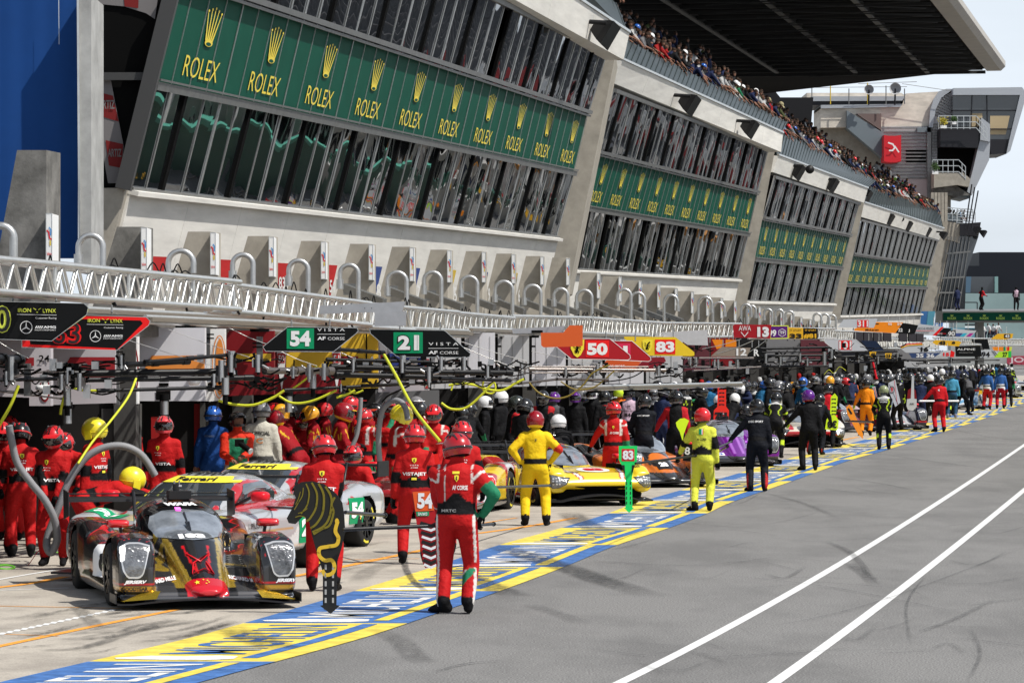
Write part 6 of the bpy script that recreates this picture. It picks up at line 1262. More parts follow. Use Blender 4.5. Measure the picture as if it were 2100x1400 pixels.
    for el, wr, s in hands:
        d = (wr - el).normalized(); side_ = d.cross(Vector((0, 0, 1))); side_ = side_.normalized() if side_.length > .1 else Vector((1, 0, 0)); pn = side_.cross(d).normalized() * -1
        mbh = MB(); dm = dark
        a = wr + d * .01; b = wr + d * .10
        mbh.add(*ring_loft([(a, side_ * .030, pn * .022), (wr + d * .05, side_ * .044, pn * .019), (b, side_ * .042, pn * .014)], 8), dm)
        for k, ln in enumerate((.070, .080, .074, .058)):
            o = b + side_ * (-.030 + .020 * k) - d * .005; k1 = o + d * ln * .45 + pn * .012; k2 = k1 + d * ln * .2 + pn * ln * .42; k3 = k2 - d * ln * .12 + pn * ln * .3
            mbh.tube([o, k1, k2, k3], [.0105, .010, .009, .0075], dm, 6)
        o = wr + d * .035 - side_ * .036 * (1 if s < 0 else -1) * -1; sg = 1 if s < 0 else -1
        o = wr + d * .03 + side_ * .034 * sg * -1; mbh.tube([o, o + d * .035 - side_ * .018 * sg + pn * .01, o + d * .065 - side_ * .006 * sg + pn * .03], [.013, .011, .009], dm, 6)
        k = len(hv); hv += [tuple(q) for q in mbh.v]; hf_ += [tuple(i + k for i in t) for t in mbh.f]
    nb = len(v); hv = np.array(hv)
    # nearest segment and position along it
    best = np.full(nb, 1e9); part = np.zeros(nb, int); tt = np.zeros(nb); names = []
    for i, (nm, a, b, r) in enumerate(seg):
        a = np.array(a); b = np.array(b); d = b - a; t = np.clip(((v - a) @ d) / (d @ d), 0, 1); dist = np.linalg.norm(v - (a + t[:, None] * d), axis=1) - r
        m = dist < best; best[m] = dist[m]; part[m] = i; tt[m] = t[m]; names.append(nm)
    rel = v - np.array(hp); lx = rel @ np.array(rt_); ly = rel @ np.array(fw); lz = rel @ np.array(up)
    V = np.vstack([v, hv]); Fc = fc + [tuple(i + nb for i in t) for t in hf_]
    POSES[key] = dict(v=V, f=Fc, nb=nb, part=part, names=names, t=tt, lx=lx, ly=ly, lz=lz, hc=hc, head=head, tw=twist, rt=rt_, fw=fw, up=up, hp=hp, low=low, bvh=None if low else BVHTree.FromPolygons([tuple(q) for q in v], fc), wr=[h[1] for h in hands])
    return POSES[key]
SKIN = (.22, .115, .08); BLK = (.0055, .0055, .0065); RED = (.42, .010, .011); DRED = (.26, .007, .012); WHT = (.62, .60, .57); GRN = (.02, .18, .09)
def outfit(base, sleeve=None, fore=None, legs=None, shin=None, shoe=BLK, glove=BLK, belt=BLK, neck=BLK, stripe=None, under=None, head=BLK, fn=None):
    def g(p):
        nb = p['nb']; c = np.zeros((len(p['v']), 4)); nm = np.array(p['names'])[p['part']]; t = p['t']
        A = lambda m, col: c.__setitem__(m, (*col, 0))
        A(slice(0, nb), base)
        cb = c[:nb]; B_ = lambda m, col: cb.__setitem__(m, (*col, 0)) if col is not None else None
        ua = np.char.startswith(nm, 'uarm'); fa = np.char.startswith(nm, 'farm'); th = np.char.startswith(nm, 'thigh'); sh = np.char.startswith(nm, 'shin'); ft = np.char.startswith(nm, 'foot')
        B_(ua, sleeve); B_(fa, fore or sleeve); B_(th, legs); B_(sh, shin or legs); B_(ft, shoe); B_(sh & (t > .93), shoe)
        B_((nm == 'neck'), neck); B_((nm == 'head'), head)
        tor = nm == 'torso'
        if legs is not None: B_(tor & (p['lz'] < .05), legs)
        if belt is not None: B_((p['lz'] > .05) & (p['lz'] < .13) & (tor | ua & False), belt)
        if stripe is not None:
            B_(tor & (abs(abs(p['lx']) - .135) < .014) & (p['lz'] > .15), stripe); B_(ua & (t > .02) & (t < .12), stripe)
        if under is not None: B_((fa | ua) & (np.abs(p['ly']) > 9), under)
        if fn: fn(cb, nm, t, p, B_)
        c[nb:] = (*glove, 0)
        return c
    return g
HM = {}
def helmet(p_obj, p, shell, trim=None, kind='moto', visor=True, extra=None, yaw=None, sc_=1.):
    par = empty if False else None
    key = (kind,)
    if key not in HM:
        mb = MB(); n, m = 28, 16; S_, T_ = M('slot_shell'), M('slot_trim'); V = []
        zmin = {'moto': -.80, 'mtb': -.55, 'bowl': -.62}[kind]
        for j in range(m + 1):
            e = math.asin(max(-1, zmin)) + (math.pi / 2 - math.asin(zmin)) * j / m
            for k in range(n):
                a = 2 * math.pi * k / n; ca, sa = math.cos(a), math.sin(a); r = math.cos(e)
                x = .128 * r * ca; y = .155 * r * sa; z = .142 * math.sin(e)
                if kind != 'bowl' and z < -.03 and sa > 0: y += .035 * min(1, (-z - .03) / .06) * max(0, sa)
                if kind == 'moto' and e < -.5: x *= 1.1; 
                if kind == 'bowl': x *= 1.18; y *= 1.08; z *= 1.12
                V.append((x, y, z))
        def front(j, k):
            a = 2 * math.pi * (k + .5) / n; e = math.asin(zmin) + (math.pi / 2 - math.asin(zmin)) * (j + .5) / m
            return math.sin(a) > .42 and -.30 < e < .42
        F1 = []; F2 = []
        for j in range(m):
            for k in range(n):
                t = (j * n + k, j * n + (k + 1) % n, (j + 1) * n + (k + 1) % n, (j + 1) * n + k)
                if kind != 'bowl' and front(j, k): continue
                (F2 if (kind == 'mtb' and (k % 5 in (0,)) and m * .55 < j < m * .9) or (kind == 'moto' and j < 2) else F1).append(t)
        mb.add(V, F1, S_, True); mb.add(V, F2, T_, True)
        if kind == 'mtb':
            for a in (-.065, 0, .065): mb.tube([(a, -.125, .06), (a, -.075, .112), (a, .02, .130), (a, .09, .106)], [.004, .009, .009, .004], T_, 6)
            mb.add([(-.10, .12, .075), (.10, .12, .075), (.075, .235, .085), (-.075, .235, .085), (-.10, .12, .087), (.10, .12, .087), (.075, .235, .091), (-.075, .235, .091)], [(3, 2, 1, 0), (4, 5, 6, 7), (0, 1, 5, 4), (2, 3, 7, 6), (1, 2, 6, 5), (3, 0, 4, 7)], S_)
            mb.tube([(.131 * math.cos(a), .158 * math.sin(a), -.012) for a in np.linspace(math.pi * .95, math.pi * 2.05, 14)], .012, T_, 6)
        if kind == 'moto': mb.tube([(.10, .11, .07), (.0, .165, .075), (-.10, .11, .07)], .008, T_, 6)
        if kind == 'bowl': mb.tube([(.152 * math.cos(a), .168 * math.sin(a), -.03) for a in np.linspace(3.2, 6.2, 16)], .004, T_, 6); mb.box((.149, .02, -.06), (.012, .09, .11), T_); mb.box((-.149, .02, -.06), (.012, .09, .11), T_)
        ob = mb.build('helmet'); hm = ob.data; bpy.data.objects.remove(ob)
        mv = MB(); V2 = []; F = []
        for j in range(7):
            e = -.36 + .84 * j / 6
            for k in range(13):
                a = math.radians(22 + 136 * k / 12); r = math.cos(e); V2.append((.130 * r * math.cos(a), .160 * r * math.sin(a) - .004, .142 * math.sin(e)))
        for j in range(6):
            for k in range(12): F.append((j * 13 + k, j * 13 + k + 1, (j + 1) * 13 + k + 1, (j + 1) * 13 + k))
        mv.add(V2, F, M('visor_dark', (.02, .018, .018), .08, coat=1., spec=.9), True); ob = mv.build('visor'); vm = ob.data; bpy.data.objects.remove(ob)
        HM[key] = (hm, vm)
    hm, vm = HM[key]
    o = bpy.data.objects.new('helmet', hm); COL.objects.link(o); o.parent = p_obj
    for i, mm in enumerate((shell, trim or dkgloss)):
        if i < len(o.material_slots): o.material_slots[i].link = 'OBJECT'; o.material_slots[i].material = mm
    hc = p['hc']; o.location = hc + Vector((0, 0, .015)); yw = math.radians(p['tw'] + (yaw if yaw is not None else p['head'][1])); o.rotation_euler = Matrix.Rotation(yw, 3, 'Z').to_euler(); o.rotation_euler = (Matrix.Rotation(yw, 3, 'Z') @ Matrix.Rotation(-math.radians(p['head'][0]), 3, 'X')).to_euler(); o.scale = (sc_ * 1.08,) * 3
    if visor and kind != 'bowl': q = bpy.data.objects.new('visor', vm); COL.objects.link(q); q.parent = o
    return o
def back_text(par, p, items, side=-1):
    "text on the torso: (string, x0, z0, x1, z1, material) in torso coords; side -1 back, +1 chest"
    mb = MB(); b = p['bvh']
    for st, x0, z0, x1, z1, m in items:
        d = p['fw'] * (-side)
        def pt(x, z, off=.006):
            o = p['hp'] + p['rt'] * x + p['up'] * z - d * 2; h = b.ray_cast(o, d); return h[0] + h[1] * off if h[0] is not None else None
        if st == 'shield':
            V = [pt((x0 + x1) / 2 + a * (x1 - x0) / 2, (z0 + z1) / 2 + c * (z1 - z0) / 2) for a, c in ((-1, .8), (0, 1), (1, .8), (.9, -.2), (0, -1), (-.9, -.2))]
            if all(q is not None for q in V): mb.add(V, [(0, 1, 2, 3, 4, 5)], m)
            V = [pt((x0 + x1) / 2 + a * (x1 - x0) / 2, (z0 + z1) / 2 + c * (z1 - z0) / 2, .009) for a, c in ((-.2, .6), (.3, .5), (.1, 0), (.4, -.4), (-.1, -.6), (-.3, -.1))]
            if all(q is not None for q in V): mb.add(V, [(0, 1, 2, 3, 4, 5)], ktxt)
            continue
        if st == 'patch':
            V = [pt(x0 + (x1 - x0) * i / 4, z0 + (z1 - z0) * j / 3, .005) for j in range(4) for i in range(5)]
            if all(q is not None for q in V): mb.add(V, [(j * 5 + i, j * 5 + i + 1, j * 5 + i + 6, j * 5 + i + 5) for j in range(3) for i in range(4)], m, True)
            continue
        v, f, asp = text2d(st, .03); V = []
        for a, c in v:
            if side > 0: a = 1 - a
            V.append(pt(x0 + (x1 - x0) * a, z0 + (z1 - z0) * c, .008))
        f = [t for t in f if all(V[i] is not None for i in t)]
        mb.add([q or Vector() for q in V], f, m)
    if mb.v: mb.build('lettering', par)
MESHC = {}
def person(label, pk, of, x, D, rz=0, hel=None, txt=None, grp=None, y=None, scale=1., z=0., cat='person', chest=None):
    p = POSES[pk]; key = (pk, of if isinstance(of, str) else id(of))
    if key not in MESHC:
        o = col_mesh('person', p['v'], p['f'], (OUT[of] if isinstance(of, str) else of)(p), suitm); MESHC[key] = o.data
    else:
        o = bpy.data.objects.new('person', MESHC[key]); COL.objects.link(o)
    o.location = ((x - CX) / F * D, D, z); o.rotation_euler = (0, 0, math.radians(rz)); o.scale = (scale,) * 3
    tag(o, label, cat, grp)
    if hel: helmet(o, p, *hel[:2], **(hel[2] if len(hel) > 2 else {}))
    if txt and not p['low']: back_text(o, p, txt)
    if chest and not p['low']: back_text(o, p, chest, 1)
    return o
hcol = lambda n, c, r=.25: M('helmet_' + n, c, r, coat=.5, spec=.5)
hred, hdred, hyel, hblk, hwht, hgry, hblu, hpur, hora, hneo, hgrn = hcol('red', (.55, .015, .02)), hcol('darkred', (.25, .004, .01)), hcol('yellow', (.80, .66, .02), .35), hcol('black', (.012, .012, .013)), hcol('white', (.72, .72, .73)), hcol('grey', (.18, .18, .19)), hcol('blue', (.02, .10, .40)), hcol('purple', (.10, .01, .2)), hcol('amber', (.75, .35, .02)), hcol('neon', (.62, .85, .03), .4), hcol('olive', (.02, .025, .02))
tred = M('trim_red', (.30, .01, .01), .4); tyel = M('trim_yellow', (.75, .5, .02), .4)
# poses
pose('main', lean=1, hip=.95, lh=(-.22, .33, .98), rh=(.27, .02, 1.0), le=(-.35, -.8, -.5), re=(.9, -.35, -.2), lf=(-.13, .0, 0), rf=(.12, .02, 0), lt=-62, rt=-12, head=(12, 42), fat=1.16, voxel=.02)
pose('hips', lean=2, lh=(-.24, .02, 1.0), rh=(.24, .02, 1.0), le=(-.9, -.5, -.2), re=(.9, -.5, -.2), lf=(-.16, 0, 0), rf=(.17, 0, 0), lt=-14, rt=12, head=(8, 0), fat=1.05, voxel=.022)
pose('poleL', lean=2, lh=(-.42, .26, .98), rh=(.26, .0, .86), le=(-.5, -.6, -.5), lf=(-.14, 0, 0), rf=(.13, .02, 0), lt=-50, rt=-8, head=(6, 35), voxel=.024)
pose('poleD', lean=5, lh=(-.62, .18, .86), rh=(.26, .06, .86), le=(-.3, -.6, -.5), lf=(-.13, 0, 0), rf=(.15, 0, 0), lt=-35, rt=8, head=(8, 25), voxel=.024)
pose('poleF', lean=8, lh=(-.24, .30, .98), rh=(.08, .34, .95), lf=(-.12, 0, 0), rf=(.14, .04, 0), head=(15, 20), voxel=.024)
pose('down', lean=2, lh=(-.29, .03, .76), rh=(.29, .03, .76), lf=(-.15, 0, 0), rf=(.14, .03, 0), head=(5, 8), voxel=.026)
pose('clasp', lean=4, lh=(-.05, .26, .86), rh=(.06, .27, .84), lf=(-.11, 0, 0), rf=(.13, 0, 0), head=(22, 0), voxel=.024)
pose('chestarms', lean=8, lh=(-.10, .33, 1.12), rh=(.12, .34, 1.10), head=(20, -10), voxel=.028)
pose('bend', lean=72, hip=.90, hipy=-.15, lh=(-.20, .95, .95), rh=(.25, .95, .80), le=(-.3, -.2, 1), re=(.3, -.2, 1), lf=(-.16, -.1, 0), rf=(.16, .1, 0), head=(8, 0), voxel=.024)
pose('halfbend', lean=38, hip=.88, lh=(-.25, .62, .85), rh=(.25, .62, .85), lf=(-.15, -.05, 0), rf=(.15, .1, 0), head=(20, 0), voxel=.028)
pose('crouch', lean=32, hip=.60, lh=(-.2, .5, .62), rh=(.2, .52, .6), lf=(-.16, .0, 0), rf=(.16, .15, 0), head=(10, 0), voxel=.03)
pose('reach', lean=4, lh=(-.35, .35, 1.75), rh=(.42, .30, 1.62), le=(-.5, -.1, -.6), re=(.5, -.1, -.6), head=(-8, 0), voxel=.028)
pose('stride', lean=6, hip=.90, lh=(-.25, .2, .85), rh=(.27, -.15, .85), lf=(-.10, -.34, 0), rf=(.10, .32, 0), head=(5, 0), voxel=.03)
pose('camera', lean=3, lh=(-.02, .36, 1.12), rh=(.14, .34, 1.06), head=(0, 25), face=True, voxel=.022, fat=1.1)
OUT = {}
def fn_main(c, nm, t, p, B_):
    lx, ly, lz = p['lx'], p['ly'], p['lz']; tor = nm == 'torso'; nb = p['nb']
    B_((nm == 'farmR') | ((nm == 'uarmR') & (t > .55)), GRN)
    B_(((nm == 'uarmL') | (nm == 'uarmR')) & (abs(t - .13) < .05), WHT); B_(tor & (lz > .36) & (abs(abs(lx) - .185) < .02), WHT)
    for s in ('L', 'R'):
        vx = p['v'][:nb, 0]; vy = p['v'][:nb, 1]; m = (nm == 'thigh' + s) | (nm == 'shin' + s)
        sx = -1 if s == 'L' else 1
        B_(m & (np.abs(vx - sx * .19) < .012) & (vy < .05), WHT)
    B_(tor & (abs(lx + .10) < .008) & (lz > .13) & (ly < 0), WHT)
    B_((nm == 'farmL') & (p['v'][:nb, 1] > -9) & (abs(t - .5) < .04), WHT); B_((nm == 'shinR') & (abs(p['v'][:nb, 2] - .38 - (p['v'][:nb, 0] - .1) * 1.2) < .055) , GRN)
    B_((nm == 'shinR') & (abs(p['v'][:nb, 2] - .45 - (p['v'][:nb, 0] - .1) * 1.2) < .01), WHT)
    B_(tor & (lz > .06) & (lz < .17 + .10 * np.exp(-((lx - .02) / .09) ** 2)) , BLK)
def fn_vista(c, nm, t, p, B_):
    nb = p['nb']; v = p['v'][:nb]
    B_((nm == 'uarmR') & (t > .45) | (nm == 'uarmL') & (t > .75), BLK); B_((nm == 'farmR') & (t < .55) | (nm == 'farmL') & (t < .30), BLK); B_((nm == 'torso') & (p['lz'] > .05) & (p['lz'] < .15 + .08 * np.exp(-(p['lx'] / .08) ** 2)), BLK)
    B_((abs(t - .05) < .07) & (np.char.startswith(nm, 'shin')), BLK)
def fn_af(c, nm, t, p, B_): B_(((nm == 'uarmL') | (nm == 'uarmR')) & (abs(t - .14) < .05), WHT); B_((nm == 'farmR'), GRN); B_((nm == 'torso') & (abs(abs(p['lx']) - .14) < .018) & (p['lz'] > .25), WHT); B_((nm == 'thighR') & (abs(t - .5) < .5) & (p['v'][:p['nb'], 0] > .12), GRN)
def fn_fer(c, nm, t, p, B_): Y = (.65, .42, .02); B_(((nm == 'uarmL') | (nm == 'uarmR')) & (abs(t - .4) < .25) & (np.abs(np.sin(p['v'][:p['nb'], 0] * 60)) > .92), Y); B_((nm == 'torso') & (abs(abs(p['lx']) - .12 - (p['lz'] - .35) * .4) < .012) & (p['lz'] > .3), Y)
def fn_ylw(c, nm, t, p, B_): B_((nm == 'uarmR') & (t > .80), (.5, .03, .02)); B_((nm == 'farmR') & (t < .06), (.5, .03, .02)); B_(((nm == 'uarmL') | (nm == 'uarmR')) & (abs(t - .35) < .13) & (np.abs(p['v'][:p['nb'], 1]) < .06) & (np.abs(p['v'][:p['nb'], 0]) > .27), (.4, .01, .01)); B_((nm == 'torso') & (abs(p['lz'] - .055) < .018), BLK)
def fn_neon(c, nm, t, p, B_): nb = p['nb']; v = p['v'][:nb]; B_(((nm == 'thighL') | (nm == 'shinL')) & (v[:, 0] < -.18) & (v[:, 1] < .03), WHT); B_(((nm == 'thighL') | (nm == 'shinL')) & (v[:, 0] < -.205), (.3, .01, .02)); B_((nm == 'torso') & (p['lz'] > .05) & (p['lz'] < .14 + .07 * np.exp(-(p['lx'] / .09) ** 2)), BLK); B_((nm == 'uarmR') & (t > .35) | (nm == 'uarmL') & (t > .8), BLK); B_((nm == 'farmL') & (t > .85), BLK)
def fn_bg(c, nm, t, p, B_): L_ = (.45, .6, .03); B_((nm == 'torso') & (abs(abs(p['lx']) - .12 - .03 * np.sin(p['lz'] * 20)) < .013) & (p['lz'] > .15), L_); B_(((nm == 'uarmL') | (nm == 'uarmR')) & (abs(t - .6) < .07), L_); B_(((nm == 'shinL') | (nm == 'shinR')) & (abs(p['v'][:p['nb'], 0]) > .15) & (t < .5), L_); B_((nm == 'farmR') & (t > .3), L_); B_((nm == 'torso') & (p['lz'] > .47), (.5, .5, .5))
def fn_idec(c, nm, t, p, B_): B_(((nm == 'shinL') | (nm == 'shinR')) & (t > .3) & (abs(p['v'][:p['nb'], 0]) > .17) & (p['v'][:p['nb'], 1] < 0), (.4, .02, .02))
def fn_tri(c, nm, t, p, B_): B_((nm == 'torso') & (p['lz'] < .16) & (p['lz'] > -.02), (.6, .6, .6)); B_((nm == 'thighL') & (t < .2) | (nm == 'thighR') & (t < .1), (.6, .6, .6)); B_((nm == 'torso') & (abs(p['lz'] - .09) < .025), BLK)
def fn_ba(c, nm, t, p, B_): R_ = (.42, .015, .02); B_((nm == 'torso') & (abs(abs(p['lx']) - .15) < .02) & (p['lz'] > .1), R_); B_((nm == 'uarmL') & (t < .25) | (nm == 'uarmR') & (t < .25), R_)
OUT['main'] = outfit(RED, fn=fn_main, legs=RED); OUT['vista'] = outfit(RED, legs=RED, fn=fn_vista); OUT['af'] = outfit(RED, legs=RED, fn=fn_af); OUT['ferrari'] = outfit(DRED, legs=DRED, fn=fn_fer, neck=WHT)
OUT['yellow'] = outfit((.72, .48, .012), legs=(.72, .48, .012), fn=fn_ylw, neck=(.5, .42, .2)); OUT['neon'] = outfit((.56, .58, .06), legs=(.56, .58, .06), fn=fn_neon, neck=(.5, .5, .1), glove=BLK)
OUT['black'] = outfit(BLK); OUT['idec'] = outfit((.007, .008, .012), fn=fn_idec); OUT['bg'] = outfit(BLK, fn=fn_bg, glove=(.4, .55, .03)); OUT['orange'] = outfit((.80, .24, .01), legs=(.80, .24, .01), glove=(.4, .5, .05))
OUT['red'] = outfit((.48, .01, .015), legs=(.48, .01, .015)); OUT['navy'] = outfit((.015, .022, .06), belt=None); OUT['ltblue'] = outfit((.06, .25, .40), legs=(.02, .06, .12), fore=(.06, .3, .45), shoe=(.2, .2, .3)); OUT['tri'] = outfit((.03, .10, .30), legs=(.45, .012, .02), fn=fn_tri, glove=(.4, .02, .02))
OUT['redblack'] = outfit(BLK, legs=BLK, sleeve=(.4, .01, .02), fn=fn_ba); OUT['blackred'] = outfit(BLK, fn=fn_ba); OUT['redtop'] = outfit((.50, .012, .02), legs=BLK); OUT['official'] = outfit((.46, .44, .38), legs=(.05, .05, .05), belt=None, glove=SKIN, neck=(.4, .38, .33)); OUT['blue'] = outfit((.010, .05, .20), belt=None, glove=SKIN, neck=SKIN)
OUT['photo'] = outfit((.55, .03, .012), legs=(.3, .3, .3), belt=None, glove=SKIN, neck=(.3, .02, .02), head=SKIN, fn=lambda c, nm, t, p, B_: B_((nm == 'torso') & (p['lz'] < .47) & (abs(p['lx']) < .15), GRN))
OUT['fire'] = outfit((.75, .16, .02), legs=BLK, head=SKIN, fn=lambda c, nm, t, p, B_: B_((nm == 'torso') & (abs(p['lz'] - .25) < .03), (.7, .6, .1))); OUT['lilac'] = outfit((.50, .36, .45), sleeve=BLK, legs=BLK, belt=None); OUT['greyblack'] = outfit((.08, .08, .085), legs=BLK, sleeve=BLK); OUT['greenblk'] = outfit(BLK, fore=(.02, .2, .08)); OUT['bluet'] = outfit((.02, .12, .25), legs=BLK)
VT = [('VISTAJET', -.15, .20, .15, .255, wtxt), ('shield', -.03, .37, .03, .44, ytxt), ('V I S T A', -.055, .335, .055, .352, wtxt), ('AF CORSE', -.045, .305, .045, .32, wtxt), ('patch', -.035, .155, .03, .185, ytxt)]
VC = [('VISTA', -.11, .16, .11, .20, wtxt), ('shield', .05, .37, .10, .44, ytxt), ('V I S T A', .02, .33, .12, .345, wtxt), ('AF CORSE', .03, .30, .11, .312, wtxt)]
# ---- the crew, named one by one
person('nearest person, a man in red, white and green race suit holding a pole', 'main', 'main', 936, 40.9, -8, (hcol('redmain', (.38, .006, .012), .3), dkgloss, dict(kind='mtb')), [('AF CORSE', -.02, .30, .13, .345, wtxt), ('shield', .0, .38, .045, .45, ytxt), ('patch', -.02, .46, .05, .485, ytxt), ('MRTC', -.13, .075, .02, .105, M('belt_letters', (.25, .25, .25), .6))], scale=1.04)
person('man with VISTAJET on his red back standing behind the zebra-shaped board', 'poleF', 'vista', 662, 44.6, -5, (hred, dkgloss, dict(kind='mtb')), VT, scale=1.0)
person('man with VISTAJET on his red back, black gloves hanging, left of the nearest man', 'down', 'vista', 850, 50.2, 0, (hred, dkgloss, dict(kind='mtb')), VT)
person('red-suited man half hidden behind the nearest man, with shield on his back', 'down', 'vista', 948, 52.5, 8, (hred, dkgloss, dict(kind='mtb')), VT)
person('man in bright yellow race suit with dark red and yellow helmet, hands on hips', 'hips', 'yellow', 1098, 61, 0, (hdred, tyel, dict(kind='moto')), [('shield', -.02, .38, .03, .44, M('shield_dull', (.5, .35, .02), .5))], scale=1.0)
person('man in red suit with one green sleeve standing behind the yellow prototype', 'poleL', 'af', 1258, 71.6, -4, (hred, dkgloss, dict(kind='mtb')), [('AF CORSE', -.06, .27, .10, .31, wtxt), ('shield', -.015, .36, .02, .42, ytxt)])
person('man in lime-yellow race suit with red helmet holding the green 83 board', 'poleL', 'neon', 1440, 66.4, -8, (hcol('redbright', (.6, .015, .02)), hblk, dict(kind='moto')), [('AF CORSE', -.08, .30, .08, .34, ktxt), ('patch', -.045, .40, .0, .50, gtxt), ('patch', .0, .40, .015, .50, wtxt), ('patch', .015, .40, .03, .50, rtxt)], scale=.98)
person('man in black suit with IDEC SPORT back holding a pole toward the purple prototype', 'poleD', 'idec', 1552, 75.4, -4, (hblk, hgry, dict(kind='moto')), [('IDEC SPORT', -.16, .40, .12, .44, wtxt)])
person('man in plain black suit and purple helmet on the blue and yellow band', 'poleD', 'black', 1658, 88.3, 0, (hpur, hdred, dict(kind='moto')), None, scale=1.02)
person('man in black and lime suit standing on the band with hands in front', 'poleF', 'bg', 1812, 106.3, -6, (hcol('camo', (.25, .28, .15)), hblk, dict(kind='moto')), [('CADILLAC', -.12, .42, .12, .45, wtxt), ('RACING', -.1, .37, .1, .40, wtxt)], scale=.98)
person('man in all orange race suit and black helmet beside the maroon prototype', 'poleL', 'orange', 1776, 123, -18, (hblk, hgry), None)
person('man in all red race suit and black helmet holding a white rod at the right', 'poleD', 'red', 1926, 128.5, 4, (hblk, hgry, dict(kind='moto')), [('4', -.06, .38, .0, .45, wtxt)], scale=1.02)
person('man in navy suit holding the white shovel-shaped board', 'poleF', 'navy', 1886, 134, -10, (hblk, hgry))
person('man in black suit with white and red helmet beside the man in red', 'down', 'black', 1908, 143, 0, (hwht, tred, dict(kind='moto')))
person('man in pale blue and navy suit right of the man in red', 'down', 'ltblue', 1952, 153, -6, (hblk, hgry), None, scale=1.04)
person('man in black striding right of the pale blue suited man', 'stride', 'black', 1972, 160, -60, (hblk, hgry))
person('man in blue top and red trousers with white waist holding a rod', 'poleL', 'tri', 2024, 174.4, -20, (hblk, hgry), None, scale=1.03)
person('man in blue top and red trousers right of his twin, empty-handed', 'down', 'tri', 2052, 177, -6, (hblk, hgry), None, scale=1.03)
person('man in black with a green hand at the far right of the band', 'down', 'greenblk', 2068, 183, 0, (hblk, hgry))
# team beside the silver cars
person('red-suited man cut by the left edge of the photo', 'clasp', 'vista', 2, 52.5, 200, (hred, dkgloss, dict(kind='mtb')), VT)
person('man with VISTAJET back and dark helmet holding the grey exhaust hose at far left', 'chestarms', 'vista', 44, 51.8, 14, (hblk, hred, dict(kind='mtb')), VT)
person('man facing the camera in red suit and red visor helmet with clasped gloved hands', 'clasp', 'vista', 112, 49.8, 176, (hred, dkgloss, dict(kind='mtb')), None, chest=VC)
person('red-helmeted man mostly hidden behind the yellow helmet at left', 'down', 'vista', 163, 60, 150, (hred, dkgloss, dict(kind='mtb')))
person('stooping man in red visor helmet between clasped man and yellow round helmet', 'halfbend', 'vista', 152, 55, 168, (hred, dkgloss, dict(kind='mtb')))
person('man in large round yellow helmet and red suit under the yellow hose', 'down', 'vista', 198, 52.3, 60, (hyel, hyel, dict(kind='bowl', sc_=.98)), VT, scale=1.02)
person('man in yellow round helmet bending over the car with the grey hose', 'bend', 'vista', 195, 48.8, -68, (hyel, hyel, dict(kind='bowl', sc_=.98)), None, scale=.97)
person('man facing the camera in red suit and red vented helmet behind the silver car', 'down', 'vista', 337, 56.6, 176, (hcol('redlight', (.60, .05, .06)), dkgloss, dict(kind='mtb')), None, chest=VC)
person('man in deep blue suit and blue helmet seen from behind', 'down', 'blue', 436, 62.6, -12, (hblu, dkgloss, dict(kind='mtb', visor=False)), [('RICHARD', -.1, .38, .06, .41, M('faint_letters', (.1, .13, .2), .6))], scale=1.03)
ph = person('bearded photographer in orange-red jacket, green vest and black cap-like helmet', 'camera', 'photo', 486, 60.5, 196, (hblk, hblk, dict(kind='mtb', visor=False, sc_=.95)))
person('race official in beige overalls with OFFICIAL on the back', 'down', 'official', 536, 62.5, 0, (hgry, hblk, dict(kind='mtb', visor=False)), [('OFFICIAL', -.13, .36, .13, .42, ktxt), ('C', -.07, .24, .03, .32, M('logo_orange', (.6, .2, .05), .5))], scale=1.07)
person('man in dark red suit with amber helmet right of the official', 'down', 'ferrari', 574, 66, -40, (hora, hdred), None, scale=1.02)
person('man in dark red suit with red and yellow helmet bowing left', 'halfbend', 'ferrari', 612, 64, 60, (hdred, tyel, dict(kind='moto')), None, scale=1.1)
person('man in dark red suit behind the bowing man, yellow-striped helmet', 'chestarms', 'ferrari', 650, 67, 90, (hora, hdred))
person('tall man in dark red suit and red-yellow helmet facing right', 'chestarms', 'ferrari', 690, 64.5, -80, (hdred, tyel, dict(kind='moto')), None, scale=1.05)
person('man in red peaked helmet behind the tall man in dark red', 'down', 'ferrari', 716, 68, -60, (hred, dkgloss, dict(kind='mtb')), None, scale=1.08)
person('man in red and white suit reaching one arm up to the boom', 'reach', 'af', 745, 66, -40, (hred, dkgloss, dict(kind='mtb')), None, scale=.98)
person('man in yellow round helmet and red-green suit wrapped by the grey hose', 'chestarms', 'af', 808, 61.5, -70, (hyel, hyel, dict(kind='bowl', sc_=.98)), None, scale=1.05)
person('man in plain red helmet just behind the yellow helmet with hose', 'down', 'af', 798, 70, 180, (hred, dkgloss, dict(kind='mtb')), None, scale=1.02)
person('man in grey full-face helmet right of the yellow helmet with hose', 'down', 'af', 852, 72, 200, (hgry, hwht, dict(kind='moto')), None, scale=1.05)
person('man facing down in red helmet and red suit with white shoulders', 'clasp', 'af', 890, 63.5, 178, (hred, dkgloss, dict(kind='mtb')), None, scale=1.04)
person('crouched man in red helmet working at the far side of the dark red car', 'crouch', 'vista', 735, 57, 170, (hred, dkgloss, dict(kind='mtb')))
for i in range(14):
    x = [20, 70, 90, 232, 262, 300, 560, 600, 634, 668, 756, 774, 830, 872][i]; person('red-suited crew member in the shadow of the garage behind the team', ['down', 'chestarms', 'halfbend'][i % 3], 'vista' if x < 400 else 'ferrari', x, 56.5 + i * .9 if x < 400 else 68 + i * .25, [170, 90, -100, 20][i % 4], ((hred, hblk, hdred)[i % 3], dkgloss, dict(kind=('mtb', 'moto')[i % 2])), grp='red crew in the garage shadow')
